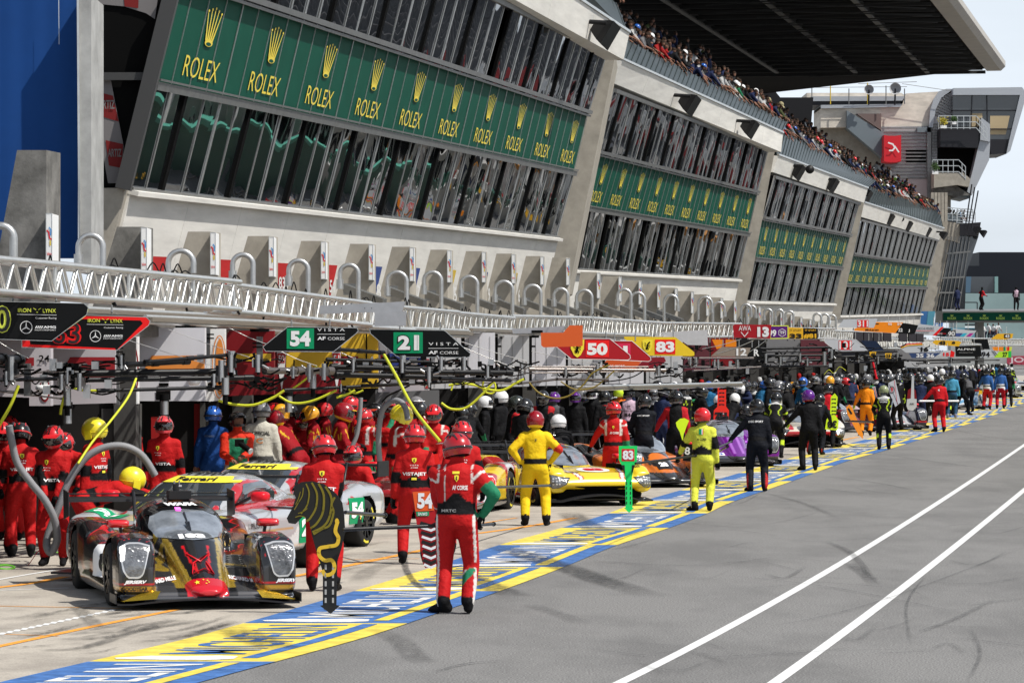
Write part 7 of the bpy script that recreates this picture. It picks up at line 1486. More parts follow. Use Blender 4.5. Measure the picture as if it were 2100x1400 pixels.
# middle of the lane
mid = [('man in black helmet bent under the yellow hose', 968, 78, 'halfbend', 'black', hblk, 30), ('man in dark helmet with green armband under the yellow hose', 948, 80, 'halfbend', 'greenblk', hblk, -20), ('man in white visor helmet with red stripe behind the dark helmets', 992, 82, 'down', 'black', hwht, -90), ('man in plain white round helmet left of the dark olive helmet', 1028, 84, 'down', 'black', hwht, 60),
       ('man in olive helmet with red band beside the white round helmet', 1048, 80, 'chestarms', 'blackred', hgrn, -70), ('man in black round helmet left of the yellow-suited man', 1072, 76, 'chestarms', 'black', hblk, -20), ('man in black and red suit facing forward behind the yellow-suited man', 1114, 84, 'clasp', 'blackred', hblk, 172), ('man with purple helmet in grey-black suit behind the yellow-suited man', 1136, 88, 'down', 'greyblack', hpur, -20),
       ('dark suited man in purple helmet right of the first purple helmet', 1180, 90, 'down', 'black', hpur, 170), ('kneeling man in bright white round helmet behind the black rear wing', 1152, 79, 'crouch', 'black', hwht, 10), ('man in black and red suit bending over the orange car', 1226, 82, 'halfbend', 'blackred', hblk, -50), ('man in black helmet with silver lines under the brown hose', 1215, 94, 'down', 'black', hwht, 150),
       ('man in black helmet left of the neon-helmeted firefighter', 1240, 92, 'down', 'black', hblk, 20), ('man in black with IDEC SPORT back beside the red-suited man', 1320, 79, 'poleF', 'idec', hblk, -10), ('man in black and red suit with a hidden 13 on his back', 1386, 83, 'poleL', 'redblack', hblk, -4), ('man in red and white helmet behind the man with the hidden 13', 1380, 100, 'down', 'black', hred, 170),
       ('man in black with lime helmet trim behind the photographer in lilac', 1342, 97, 'down', 'bg', hgry, 160), ('man in dark suit reaching beside the gantry post', 1355, 95, 'chestarms', 'navy', hblk, -40), ('man in black with white-grey helmet near the red 12 board', 1446, 97, 'halfbend', 'greenblk', hwht, -60), ('man in dark suit and black helmet left of the red 12 board', 1432, 102, 'chestarms', 'black', hblk, -60),
       ('man in white helmet just right of the red 12 board', 1492, 102, 'halfbend', 'black', hwht, -30), ('man crouching in black helmet with red mark right of the 12 board', 1506, 98, 'crouch', 'black', hblk, -60), ('man in black and lime suit with white shoulders bending right of the 12 board', 1588, 98, 'halfbend', 'bg', hblk, -10), ('man in beige shirt and black cap helmet in the crowd', 1593, 108, 'down', 'official', hblk, -80),
       ('man in black with white lettering behind the purple helmet', 1672, 101, 'halfbend', 'idec', hblk, -20), ('man in red jacket and black helmet left of the lime 38 board', 1697, 108, 'poleF', 'redtop', hblk, -10), ('firefighter in neon helmet and orange jacket near the man in orange', 1746, 140, 'down', 'fire', hneo, -10), ('man in black with amber helmet under the yellow cable tangle', 1702, 128, 'down', 'black', hora, -20),
       ('man in lilac vest left of the second firefighter', 1726, 138, 'down', 'lilac', hblk, -10), ('man in dark suit holding the black board with red 9', 1842, 131, 'chestarms', 'black', hblk, 20), ('man in grey and black suit bending near the light blue car', 1990, 168, 'halfbend', 'greyblack', hblk, 20), ('man in beige helmet and shirt behind the pale blue suited man', 1932, 170, 'down', 'official', hwht, 0)]
person('firefighter in neon yellow helmet and orange jacket behind the red-suited man', 'down', 'fire', 1272, 99, 150, (hneo, hblk, dict(kind='bowl')))
person('photographer in pale lilac vest numbered 846 beside the firefighter', 'down', 'lilac', 1290, 96, -4, (hblk, hblk, dict(kind='bowl', sc_=.86)), [('846', -.11, .15, .12, .24, ktxt), ('ENG', -.05, .34, .05, .36, ktxt), ('PITLANE - TRACK', -.14, .28, .14, .305, ktxt), ('24', -.04, .39, .04, .43, ktxt)])
for lab, x, D, pk, of, h, rz in mid:
    k = 'bowl' if ('round' in lab or h is hneo) else ('mtb' if rnd.random() < .3 else 'moto')
    person(lab, pk, of, x, D, rz, (h, hgry if h is hblk else hblk, dict(kind=k)), [('IDEC SPORT', -.12, .41, .12, .44, wtxt)] if of == 'idec' else None, scale=rnd.uniform(.98, 1.04))
# dense dark crews farther along
pose('lowA', low=True, lean=5, lh=(-.2, .25, .9), rh=(.2, .25, .95), head=(10, 20)); pose('lowB', low=True, lean=25, lh=(-.3, .4, .9), rh=(.3, .4, .8), head=(15, -20)); pose('lowC', low=True, lean=2, lh=(-.28, 0, .8), rh=(.28, 0, .8)); pose('lowD', low=True, lean=8, lh=(-.4, .4, 1.3), rh=(.1, .4, 1.1), head=(0, 40))
groups = [(900, 1100, 86, 100, 14, 'behind the yellow hoses'), (1180, 1420, 98, 114, 16, 'between the firefighter and the red arrow board'), (1420, 1680, 108, 128, 24, 'right of the red arrow board'), (1680, 1800, 130, 150, 10, 'above the maroon prototype'), (1800, 1960, 140, 165, 18, 'under the navy and white boards')]
kinds = [('black', hblk, 'black suit and black helmet'), ('black', hwht, 'black suit and white helmet'), ('navy', hblk, 'navy suit and black helmet'), ('blackred', hblk, 'black and red suit'), ('bg', hblk, 'black suit with lime trim'), ('black', hred, 'black suit and red helmet'), ('greenblk', hgry, 'dark suit and grey helmet'), ('orange', hora, 'orange suit'), ('bluet', hblu, 'blue suit and blue helmet')]
wts = [10, 2, 5, 4, 3, 1, 4, .6, 1.5]
for x0, x1, D0, D1, n, where in groups:
    for i in range(n):
        of, h, d_ = rnd.choices(kinds, wts)[0]; t = (i + rnd.random()) / n; x = x0 + (x1 - x0) * t; D = D0 + (D1 - D0) * t * .7 + rnd.uniform(0, .3) * (D1 - D0)
        person(f'crew member in {d_} {where}', rnd.choice(['lowA', 'lowB', 'lowC', 'lowD']), of, x, D, rnd.uniform(0, 360), (h, hgry if h is hblk else hblk, dict(kind=rnd.choice(['moto', 'moto', 'mtb', 'bowl']), visor=D < 125)), grp=f'crew in {d_} {where}', scale=rnd.uniform(.95, 1.06))
# people on the footbridge and on the tower balcony
for x, D, of, l, rz in ((1964, 306, 'navy', 'person in black with white sleeve standing at the left end of the footbridge', 30), (2012, 306, 'redblack', 'person with camera and orange-red sleeves on the footbridge', -60), (2084, 306, 'lilac', 'person in white shirt and dark vest standing on the right of the footbridge', 180)):
    o = person(l, 'lowD' if x == 2012 else 'lowA', of, x, D, rz, scale=1.06, z=CAMH - (636.5 - HY) / F * D)
OUT['tee'] = outfit((.6, .6, .6), fore=SKIN, sleeve=(.6, .6, .6), legs=(.03, .03, .05), glove=SKIN, head=(.06, .03, .02), neck=SKIN, belt=None)
for i, (x, y) in enumerate(((2022, 700), (2030, 698), (2037, 699), (2044, 697))): person('person in white shirt in the small group seen under the footbridge', 'lowB', 'tee', x, 420, 90 + i * 40, grp='white-shirted people under the footbridge', scale=1.1, z=CAMH - (y - HY) / F * 420)
# spectators leaning over the rail
pose('railA', low=True, lean=48, hip=.95, lh=(-.22, .75, .78), rh=(.2, .78, .75), head=(35, 0)); pose('railB', low=True, lean=35, hip=.95, lh=(-.2, .62, .95), rh=(.12, .62, 1.0), head=(45, 10)); pose('railC', low=True, lean=60, hip=.95, lh=(-.15, .85, .55), rh=(.25, .80, .60), head=(30, -10)); pose('seat', low=True, lean=6, hip=.95, head=(10, 0))
tee = [('white shirt', (.60, .60, .60)), ('black shirt', (.015, .015, .017)), ('red shirt', (.42, .02, .02)), ('grey shirt', (.22, .22, .23)), ('navy shirt', (.02, .03, .09)), ('khaki shirt', (.10, .12, .05)), ('pale blue shirt', (.25, .35, .48)), ('green jacket', (.02, .22, .10))]
for n_, c_ in tee:
    c_ = tuple(q * .6 for q in c_)  # shirt colours dimmed to imitate weaker light on the crowd
    for long_ in (0, 1): OUT[n_ + str(long_)] = outfit(c_, fore=c_ if long_ else SKIN, legs=(.03, .03, .05), glove=SKIN, neck=SKIN, belt=None, head=SKIN, fn=lambda c, nm, t, p, B_: B_((nm == 'head') & (p['v'][:p['nb'], 2] > p['hc'].z + .01) | (nm == 'head') & (p['v'][:p['nb'], 1] < p['hc'].y - .01), (.03, .018, .012)))
capw = [hwht, hwht, hblk, hblu, hred, M('cap_khaki', (.3, .26, .15), .8)]
def capmesh():
    mb = MB(); V = [(.10 * math.cos(e) * math.cos(a), .115 * math.cos(e) * math.sin(a), .10 * math.sin(e)) for e in np.linspace(0, 1.5, 6) for a in np.linspace(0, 2 * math.pi, 14, endpoint=False)]
    mb.add(V, [(j * 14 + k, j * 14 + (k + 1) % 14, (j + 1) * 14 + (k + 1) % 14, (j + 1) * 14 + k) for j in range(5) for k in range(14)], M('slot_shell'), True); mb.add([(-.08, .08, .01), (.08, .08, .01), (.06, .20, -.01), (-.06, .20, -.01)], [(0, 1, 2, 3)], M('slot_shell')); o = mb.build('cap'); d = o.data; bpy.data.objects.remove(o); return d
CAPM = capmesh()
bn = ['first', 'second', 'third', 'fourth']
for bi, (n, sc0) in enumerate(((3, 1.2), (36, 1.14), (34, 1.08), (36, 1.12))):
    a, b = BAYS[bi]['rail']; S = BAYS[bi]['S']; N = BAYS[bi]['N']
    for i in range(n):
        t = (i + rnd.random() * .8) / n
        if bi == 0: t = .985 + i * .006
        row = 0 if rnd.random() < .72 else rnd.choice([1, 2]); p = a.lerp(b, t) + Vector((-.45 - row * 1.0 - rnd.uniform(0, .25), 0, -1.02 + row * .42)); nmv, cc = rnd.choices(tee, [3, 10, 2, 3, 5, 2, 1, 1])[0]
        pk = rnd.choice(['railA', 'railB', 'railC', 'railB']) if row == 0 else 'seat'; o = bpy.data.objects.new('x', None); bpy.data.objects.remove(o)
        x = 1050; q = person(f'spectator in {nmv} {"leaning over" if row == 0 else "standing behind"} the rail above {bn[bi]} bay', pk, nmv + str(rnd.randint(0, 1)), x, 10, -90 + rnd.uniform(-35, 25), grp=f'{nmv} spectators {"at" if row == 0 else "behind"} the rail above the {bn[bi]} bay', scale=sc0)
        q.location = p
        if rnd.random() < .25:
            c = bpy.data.objects.new('cap', CAPM); COL.objects.link(c); c.parent = q; c.location = POSES[pk]['hc'] + Vector((0, 0, .03)); c.rotation_euler = (-math.radians(POSES[pk]['head'][0]), 0, 0)
            c.material_slots[0].link = 'OBJECT'; c.material_slots[0].material = rnd.choice(capw)
for i in range(6):
    nmv, cc = rnd.choice(tee); q = person(f'spectator in {nmv} on the lowest tower balcony', 'lowB', nmv + '0', 1935 + i * 7, 349.5, rnd.uniform(-120, -60), grp='spectators on the lowest tower balcony', scale=1.15, z=CAMH - (474 - HY) / F * 349.5)
for i in range(6):
    q = person('arm-resting person at an open window of the second bay', 'railB', ['black shirt0', 'navy shirt0', 'grey shirt0'][i % 3], 1050, 10, -85, grp='people at the open windows of the second bay', scale=1.0); B = BAYS[1]; u = [.03, .06, .12, .15, .33, .36, .43, .46, .08][i]; q.location = B['S']('L1', u) + Vector((-.62, 0, -1.0))

# the rest of the crowd as one mass: far crews and the shaded rows behind the rail
Vs = []; Fs = []; Cs = []; off = 0
def mass(pk, of, loc, rz, s, hc_=None):
    global off
    p = POSES[pk]; v = p['v'] * s; a = math.radians(rz); R_ = np.array([[math.cos(a), -math.sin(a), 0], [math.sin(a), math.cos(a), 0], [0, 0, 1]]); c = OUT[of](p).copy()
    if hc_: c[:p['nb']][np.array(p['names'])[p['part']] == 'head'] = (*hc_, 0)
    Vs.append(v @ R_.T + np.array(loc)); Fs.extend([tuple(i + off for i in f) for f in p['f']]); Cs.append(c); off += len(v)
for i in range(110):
    t = rnd.random(); D = 160 + 75 * t; x = 1790 + 285 * t + rnd.uniform(-25, 5); mass(rnd.choice(['lowA', 'lowB', 'lowD']), rnd.choice(['black', 'black', 'navy', 'bg', 'greyblack', 'bluet', 'blackred']), ((x - CX) / F * D, D, 0), rnd.uniform(0, 360), 1.05, rnd.choice([(.01,) * 3, (.01,) * 3, (.03,) * 3, (.5,) * 3]))
for i in range(110):
    t = rnd.random(); D = 104 + 50 * t; x = 1180 + 590 * t + rnd.uniform(-60, 20); mass(rnd.choice(['lowA', 'lowB', 'lowD']), rnd.choice(['black', 'black', 'navy', 'bg', 'greyblack', 'blackred', 'black']), ((x - CX) / F * D, D, 0), rnd.uniform(0, 360), 1.05, rnd.choice([(.01,) * 3, (.01,) * 3, (.01,) * 3, (.03,) * 3, (.3, .01, .01), (.5,) * 3]))
for bi in (0, 1, 2, 3):
    a, b = BAYS[bi]['rail']
    for i in range((14, 120, 120, 140)[bi]):
        t = rnd.random() if bi else rnd.uniform(.9, 1); row = rnd.choice([0, 0, 1, 1, 2, 3, 4]); nmv = rnd.choices(tee, [3, 9, 1, 4, 4, 1.5, 1, .5])[0][0]; p = a.lerp(b, t) + Vector((-.6 - row * .8, 0, -1.0 + row * .62)); mass(rnd.choice(['seat', 'railB']), nmv + '0', p, -90 + rnd.uniform(-40, 40), 1.1)
tag(col_mesh('crowd', np.vstack(Vs), Fs, np.vstack(Cs), suitm), kind='stuff')
# ------------------------------------------------------------------ signal boards and rods
def rod(lab, a, b, r=.018, m=None, cat='pole'):
    mb = MB(); mb.tube([a, b], r, m or carbon, 8); mb.tube([b, Vector(b) + (Vector(b) - Vector(a)).normalized() * .03], r * 1.5, m or carbon, 8); return tag(mb.build('signal_pole'), lab, cat)
def flat(name, lab, D, pts, m, extra=None, thick=.012, cat='signal board', holes=None):
    mb = MB(); f = pxframe(D); f.poly(mb, pts, m, 0, thick)
    if extra: extra(f, mb)
    return tag(mb.build(name), lab, cat)
# zebra-headed board of the nearest car
zb = M('zebra_black', (.012, .012, .012), .5); zg = M('zebra_olive', (.16, .13, .012), .5); zg2 = M('zebra_gold', (.62, .40, .03), .5)
def zebra(f, mb):
    T = lambda pts: [(x, y) for x, y in pts]
    zs = [([(628, 992), (634, 1010), (630, 1035), (618, 1052)], 3), ([(640, 990), (650, 1012), (648, 1040), (636, 1062), (628, 1068)], 4), ([(654, 992), (664, 1015), (662, 1050), (650, 1072), (638, 1082)], 4.5), ([(668, 998), (680, 1022), (676, 1058), (664, 1078), (642, 1090)], 4.5), ([(686, 1020), (680, 1034), (684, 1050), (676, 1076), (660, 1084), (644, 1094)], 4.5), ([(622, 1000), (620, 1016), (612, 1030), (604, 1044)], 2), ([(616, 1008), (612, 1022), (606, 1034)], 1.6), ([(612, 1052), (622, 1048), (630, 1042)], 2), ([(606, 1060), (616, 1057), (626, 1060)], 2)]
    for i, (p, w_) in enumerate(zs): f.line(mb, [(q.x, q.y) for q in bez([Vector((a, b, 0)) for a, b in p], 5)], w_, zg if i < 5 else zg, .004)
    f.line(mb, [(q.x, q.y) for q in bez([Vector((a, b, 0)) for a, b in [(692, 1070), (688, 1088), (694, 1102), (690, 1116), (672, 1120), (656, 1124), (655, 1138), (666, 1148), (680, 1148), (686, 1160), (682, 1174), (668, 1178), (662, 1170)]], 5)], 7.5, zg2, .006)
    f.ell(mb, 691, 1068, 4, 6, zg2, .007)
    for k in range(5):
        for x in (668, 683): f.line(mb, [(x, 1158 + k * 17), (x, 1166 + k * 17)], 4, M('slot_pale', (.35, .34, .32), .7), .009)
flat('signal_board', 'black and gold zebra-head stop board with arrow foot, held by the nearest man', 40.75, [(604, 990), (608, 984), (612, 992), (618, 988), (640, 986), (665, 992), (690, 1012), (702, 1030), (706, 1055), (708, 1090), (700, 1125), (692, 1150), (690, 1240), (697, 1241), (678, 1258), (656, 1241), (662, 1240), (662, 1172), (655, 1150), (646, 1120), (640, 1098), (634, 1070), (622, 1058), (606, 1074), (592, 1072), (588, 1062), (600, 1040), (606, 1020), (602, 1008), (606, 1000)], zb, zebra)
rod('black pole from the zebra board to the nearest man hands', P(704, 1085, 40.6), P(930, 1076, 41.0), .02)
def st54(f, mb):
    f.poly(mb, [(846, 1008), (890, 1006), (890, 1046), (852, 1048)], M('sign_orange', (.72, .10, .02), .45), .006); f.text(mb, '54', 856, 1042, 888, 1010, wh, .012, bold=.05); f.poly(mb, [(853, 1049), (880, 1048), (880, 1057), (855, 1058)], gtxt, .006); f.text(mb, 'DRIVE', 857, 1056, 876, 1050, wh, .012, rot=True)
    for k in range(5):
        y = 1072 + k * 19
        f.line(mb, [(864 + k * 1.5, y), (884, y + 6), (897, y)], 7, ktxt, .004)
        f.line(mb, [(865 + k * 1.5, y + 9), (884, y + 15), (897, y + 9)], 5, wh, .004)
flat('stop_board', 'red-framed stop board numbered 54 with black and white chevrons', 43.5, [(843, 1003), (895, 999), (899, 1005), (899, 1160), (893, 1162), (872, 1164), (868, 1155)], M('sign_red_frame', (.40, .01, .015), .4), st54)
flat('number_board', 'green board with upside-down number 21 behind the black and gold car', 49.2, [(440, 1030), (520, 1028), (527, 1034), (518, 1105), (500, 1108), (440, 1102)], rtxt, lambda f, mb: (f.poly(mb, [(444, 1032), (520, 1031), (518, 1074), (444, 1072)], gtxt, .004), f.text(mb, '2', 486, 1070, 506, 1036, wh, .01, bold=.04, rot=True), f.poly(mb, [(460, 1075), (517, 1076), (512, 1104), (462, 1100)], ktxt, .004), f.text(mb, 'VISTA', 488, 1083, 512, 1077, wh, .01, rot=True)))
rod('thin black pole ending at the green 21 board', P(527, 1038, 49.0), P(600, 1042, 47.5), .015)
rod('thick black pole end pointing right behind the man with the zebra board', P(708, 1050, 44), P(788, 1056, 46), .022)
rod('black pole crossing in front of the yellow-suited man', P(975, 1000, 52), P(1128, 995, 60.2), .02)
rod('short black bar on the ground behind the nearest man', P(978, 1076, 49), P(1012, 1074, 50), .02)
flat('flat_panel', 'plain bright red panel between the two men in red', 51.5, [(876, 932), (898, 930), (904, 960), (902, 1050), (876, 1050)], M('panel_brightred', (.75, .015, .01), .5), None)
gb = M('board_neongreen', (.01, .62, .12), .45)
def g83(f, mb): f.poly(mb, [(1275, 920), (1301, 920), (1301, 945), (1275, 945)], rtxt, .004); f.text(mb, '83', 1277, 942, 1299, 923, wh, .01, bold=.05); [f.line(mb, [(x, 988 + k * 10), (x, 993 + k * 10)], 1.8, ktxt, .004) for x in (1285, 1293) for k in range(5)]; [f.poly(mb, p, ktxt, .004) for p in ([(1274, 953), (1281, 953), (1282, 975)], [(1296, 953), (1302, 953), (1295, 975)])]
flat('signal_board', 'bright green arrow board with red number 83 in front of the yellow prototype', 64.5, [(1269, 914), (1307, 914), (1306, 946), (1301, 955), (1296, 978), (1297, 1040), (1300, 1041), (1290, 1051), (1280, 1041), (1283, 1040), (1282, 978), (1276, 955), (1269, 942)], gb, g83)
rod('black pole from the green 83 board to the man in lime-yellow', P(1303, 950, 64.4), P(1425, 934, 66.2), .02)
rr = M('board_neonred', (.80, .03, .015), .45)
def slots(f, mb, xs, ys, w_, m): [f.poly(mb, [(xs - w_, y), (xs + w_, y), (xs + w_, y + 3), (xs, y + 1.5), (xs - w_, y + 3)], m, .004) for y in ys]
flat('signal_board', 'red arrow-shaped board with upside-down number 12', 95, [(1482, 785), (1489, 793), (1489, 833), (1495, 841), (1494, 866), (1463, 865), (1464, 841), (1471, 834), (1472, 793)], rr, lambda f, mb: (slots(f, mb, 1480, (796, 804, 812, 820, 828), 5.5, ktxt), f.text(mb, '12', 1466, 862, 1491, 845, ktxt, .01, bold=.05, rot=True)))
yl = M('board_neonlime', (.62, .85, .02), .45)
flat('signal_board', 'lime yellow arrow board with upside-down number 38', 103, [(1712, 806), (1718, 814), (1714, 852), (1720, 862), (1718, 882), (1692, 880), (1695, 860), (1702, 850), (1704, 814)], yl, lambda f, mb: (slots(f, mb, 1710, (817, 825, 833, 841, 848), 4.5, ktxt), f.text(mb, '38', 1697, 878, 1716, 862, ktxt, .01, bold=.05, rot=True)))
flat('signal_board', 'orange helmet-shaped board tilted beside the man in orange', 119, [(1735, 835), (1742, 829), (1748, 836), (1755, 855), (1762, 868), (1770, 890), (1770, 900), (1760, 890), (1748, 868), (1738, 850)], M('board_paleorange', (.85, .28, .02), .5), lambda f, mb: f.line(mb, [(1740, 838), (1746, 848)], 4, ktxt, .004))
flat('signal_board', 'lime cut-out board held low beside the man in lime-yellow', 68, [(1386, 866), (1395, 858), (1404, 857), (1413, 862), (1408, 874), (1402, 890), (1400, 905), (1394, 885), (1388, 875)], M('board_neonlime'), None)
flat('signal_board', 'black board edge with white 8 beside the man in lime-yellow', 66.9, [(1404, 912), (1420, 910), (1420, 946), (1400, 944)], blk, lambda f, mb: f.text(mb, '8', 1404, 932, 1415, 916, wh, .01, bold=.02))
flat('signal_board', 'white shovel-shaped board with dark red shield and long handle', 131, [(1870, 770), (1874, 770), (1875, 817), (1880, 818), (1880, 834), (1872, 842), (1862, 840), (1859, 832), (1860, 818), (1868, 817)], lgb, lambda f, mb: (f.text(mb, 'ARI', 1865, 830, 1874, 826, ktxt, .01),))
flat('shield_panel', 'dark red rounded shield panel behind the white shovel-shaped board', 131.4, [(1860, 817), (1862, 800), (1870, 794), (1878, 800), (1880, 817)], hdr, None)
flat('signal_board', 'white board with black spider-web stripes and circled red 9', 127.5, [(1822, 785), (1836, 778), (1840, 795), (1847, 825), (1836, 834), (1822, 800)], lgb, lambda f, mb: (f.ell(mb, 1829, 799, 5, 7, ktxt, .004, 18, ring=1.2), f.text(mb, '9', 1826.5, 804, 1831.5, 794, rtxt, .01), f.line(mb, [(1824, 788), (1842, 830)], .8, ktxt, .004), f.line(mb, [(1834, 780), (1840, 828)], .8, rtxt, .004)))
flat('board_back', 'narrow white and red striped board left of the spider-web board', 130, [(1788, 793), (1795, 792), (1800, 818), (1797, 822)], lgb, lambda f, mb: (f.line(mb, [(1790, 795), (1798, 820)], 1, ktxt, .004), f.line(mb, [(1793, 794), (1799, 816)], 1, rtxt, .004)))
flat('signal_board', 'yellow and red board held behind the man in blue and red', 176, [(2008, 800), (2014, 800), (2016, 820), (2015, 832), (2009, 832), (2005, 826)], M('board_yr', (.75, .45, .02), .5), lambda f, mb: f.poly(mb, [(2005, 826), (2015, 822), (2015, 832), (2008, 832)], rtxt, .004))
rod('white rod held by the man in red', P(1885, 822, 127.5), P(1964, 822, 130), .03, wh); rod('dark rod from the maroon prototype to the man in black and lime', P(1735, 863, 118), P(1790, 865, 108), .03); rod('dark rod from the red 12 board to the man with IDEC SPORT back', P(1458, 935, 80), P(1492, 915, 75.6), .02)
rod('rod held by the man in blue top and red trousers', P(1972, 798, 174), P(2012, 798, 174), .03); rod('dark rod between lime-yellow suited man and the purple prototype', P(1455, 925, 66.6), P(1500, 905, 72), .018)
rod('thin red rod rising above the maroon prototype', P(1789, 738, 135), P(1797, 775, 135), .04, rtxt)
# camera in the photographer hands
mb = MB(); c = P(491, 908, 60.1); mb.box(c, (.14, .09, .11), cab); mb.tube([c, c + Vector((.17, -.10, -.12))], .045, cab, 12); mb.tube([c + Vector((.17, -.10, -.12)), c + Vector((.185, -.11, -.13))], .05, M('lens_white', (.5, .5, .5), .4), 12); tag(mb.build('photo_camera'), 'black camera with long lens in the photographer hands', 'camera')
# ------------------------------------------------------------------ overhead fuel and air booms
bmat = M('boom_black', (.005, .005, .006), .42, spec=.25); hy2 = M('hose_yellow', (.55, .58, .03), .5); hbr = M('hose_brown', (.22, .16, .03), .5); hgr = M('hose_grey', (.23, .23, .24), .5, bump=1., bscale=1, bdist=.01)
st_ = M('coupling_steel', (.45, .45, .45), .3, .8); stt = M('boom_steel', (.16, .14, .13), .35, .7)
def boom(lab, segs, D, joints=(), m=None, end=None, label_c='boom', dd=1.):
    root = empty('fuel_boom', P(segs[0][0][0], segs[0][0][1], D), lab, label_c); bl_ = root.location
    def att(mb, nm): o = mb.build(nm); o.parent = root; o.matrix_parent_inverse = Matrix.Translation(-bl_); return o
    for k, (a, b, w_) in enumerate(segs):
        mb = MB(); A, B_ = P(*a, D), P(*b, D + dd); r = w_ * D / F / 2; mb.tube([A, B_], r, m or bmat, 12)
        for t in (.02, .5, .97): q = A.lerp(B_, t); e = (B_ - A).normalized() * .06; mb.tube([q - e, q + e], r * 1.25, m or bmat, 12)
        att(mb, 'arm')
    for x, y, s in joints:
        mb = MB(); c = P(x, y, D - .1); q = s * D / F; mb.box(c, (q, .25, q), stt if m else bmat)
        mb.tube([c + Vector((0, -.12, -q)), c + Vector((0, -.12, q))], q * .28, st_, 10)
        for k in range(4): a = rnd.uniform(0, 6.28); mb.tube([c + Vector((math.cos(a), 0, math.sin(a))) * q * .5, c + Vector((math.cos(a) * 1.3, -.1, math.sin(a) * 1.3)) * q], .02, rnd.choice([st_, cab, cab]), 6)
        att(mb, 'joint')
    if end: 
        mb = MB(); c = P(*end, D); mb.tube([c + Vector((0, 0, .10)), c + Vector((0, 0, -.12))], .05, st_, 12); mb.tube([c + Vector((0, 0, -.12)), c + Vector((0, 0, -.25))], .035, cab, 10); att(mb, 'coupling')
    return root
boom('pair of thick black booms running right from the couplings at far left', [((120, 766), (462, 762), 15), ((150, 779), (520, 774), 11), ((250, 748), (385, 741), 11), ((300, 742), (478, 727), 8)], 52, [(455, 760, 22), (475, 745, 18), (530, 745, 18), (250, 742, 14)], end=(475, 735))
boom('slim black boom with end cap below the thick boom pair', [((202, 801), (455, 794), 8)], 51, [(440, 778, 12)], end=(462, 790))
boom('black boom with bracket at the left photo edge', [((-30, 734), (40, 738), 20), ((-30, 780), (150, 775), 8)], 49, [(25, 755, 24), (15, 775, 14)])
boom('thin grey rods and steel couplings under the red-edged board', [((30, 772), (175, 747), 4), ((30, 768), (172, 757), 3), ((-10, 801), (135, 818), 4), ((-10, 800), (130, 808), 3)], 50, [(128, 783, 16), (165, 783, 18), (140, 775, 12)], m=stt, end=(138, 812))
boom('black boom group between the 54 and 21 boards', [((672, 737), (880, 742), 7), ((555, 760), (760, 760), 6), ((680, 752), (905, 757), 11), ((690, 768), (930, 774), 12), ((820, 762), (1050, 764), 11), ((905, 776), (1045, 780), 7)], 60, [(725, 748, 12), (825, 750, 14), (905, 745, 14), (952, 745, 14), (880, 768, 16), (1000, 762, 12)], end=(826, 742))
boom('grey square-section boom with diamond couplings below the number 54 board', [((545, 760), (680, 760), 14)], 58.5, [(635, 762, 16), (665, 762, 17), (602, 763, 12)], m=stt, end=(642, 780))
boom('long slim black boom above the red helmets', [((583, 800), (950, 781), 7), ((745, 790), (915, 783), 5)], 60.5, [(700, 795, 8), (880, 784, 10)])
boom('black boom with white coupling left of the 21 board', [((690, 716), (785, 723), 8)], 59)
boom('long steel boom rail with red end below the red boards', [((1085, 757), (1365, 759), 7), ((1065, 765), (1300, 762), 3), ((1090, 752), (1330, 752), 3)], 78, [(1070, 760, 16), (1160, 762, 10), (1218, 765, 10), (1225, 758, 12), (1350, 760, 10)], m=stt)
boom('bright steel boom curving above the purple helmets', [((905, 783), (1065, 786), 4), ((1065, 786), (1145, 777), 5), ((1145, 777), (1245, 778), 5), ((900, 772), (1060, 778), 3)], 76, [(1065, 775, 9)], m=stt)
boom('steel rail boom with upright clamps left of the 12 board', [((1400, 734), (1545, 734), 4), ((1400, 752), (1520, 754), 5), ((1420, 760), (1560, 752), 3)], 92, [(1415, 742, 8), (1427, 742, 9), (1465, 745, 8), (1472, 746, 9), (1512, 746, 9)], m=stt)
boom('dark boom bundle right of the 12 board', [((1560, 715), (1700, 712), 5), ((1540, 730), (1710, 728), 5), ((1555, 742), (1705, 738), 6), ((1530, 752), (1700, 750), 4), ((1560, 722), (1690, 722), 3)], 104, [(1570, 735, 10), (1600, 740, 9), (1640, 733, 9), (1690, 735, 14), (1705, 725, 10), (1655, 742, 8)])
boom('dark boom bundle under the white 101 board', [((1700, 732), (1850, 728), 5), ((1710, 742), (1860, 738), 4), ((1715, 722), (1840, 720), 4), ((1780, 735), (1900, 740), 4)], 125, [(1760, 735, 8), (1800, 738, 8), (1840, 730, 8), (1735, 738, 7)])
boom('dark boom bundle under the 35 and 36 boards', [((1860, 738), (2000, 736), 3), ((1880, 745), (1990, 742), 3), ((1900, 740), (2050, 738), 2.5)], 155, [(1900, 742, 5), (1950, 740, 5)])
for i in range(26):
    x = 680 + i * 15.2; y = 742 + rnd.uniform(0, 32); D = 60.3 + i * .3
    if not (1090 > x): break
    mb = MB(); c = P(x, y, D); q = rnd.uniform(.05, .12)
    mb.box(c, (q, .1, q * rnd.uniform(.6, 1.4)), rnd.choice([cab, cab, st_])); mb.tube([c, c + Vector((rnd.uniform(-.2, .2), 0, rnd.uniform(-.1, .2)))], .015, rnd.choice([cab, st_]), 6)
    tag(mb.build('boom_clamp'), 'small clamp fitting on the black boom group between the 54 and 21 boards', 'clamp', 'clamps on the black boom group')
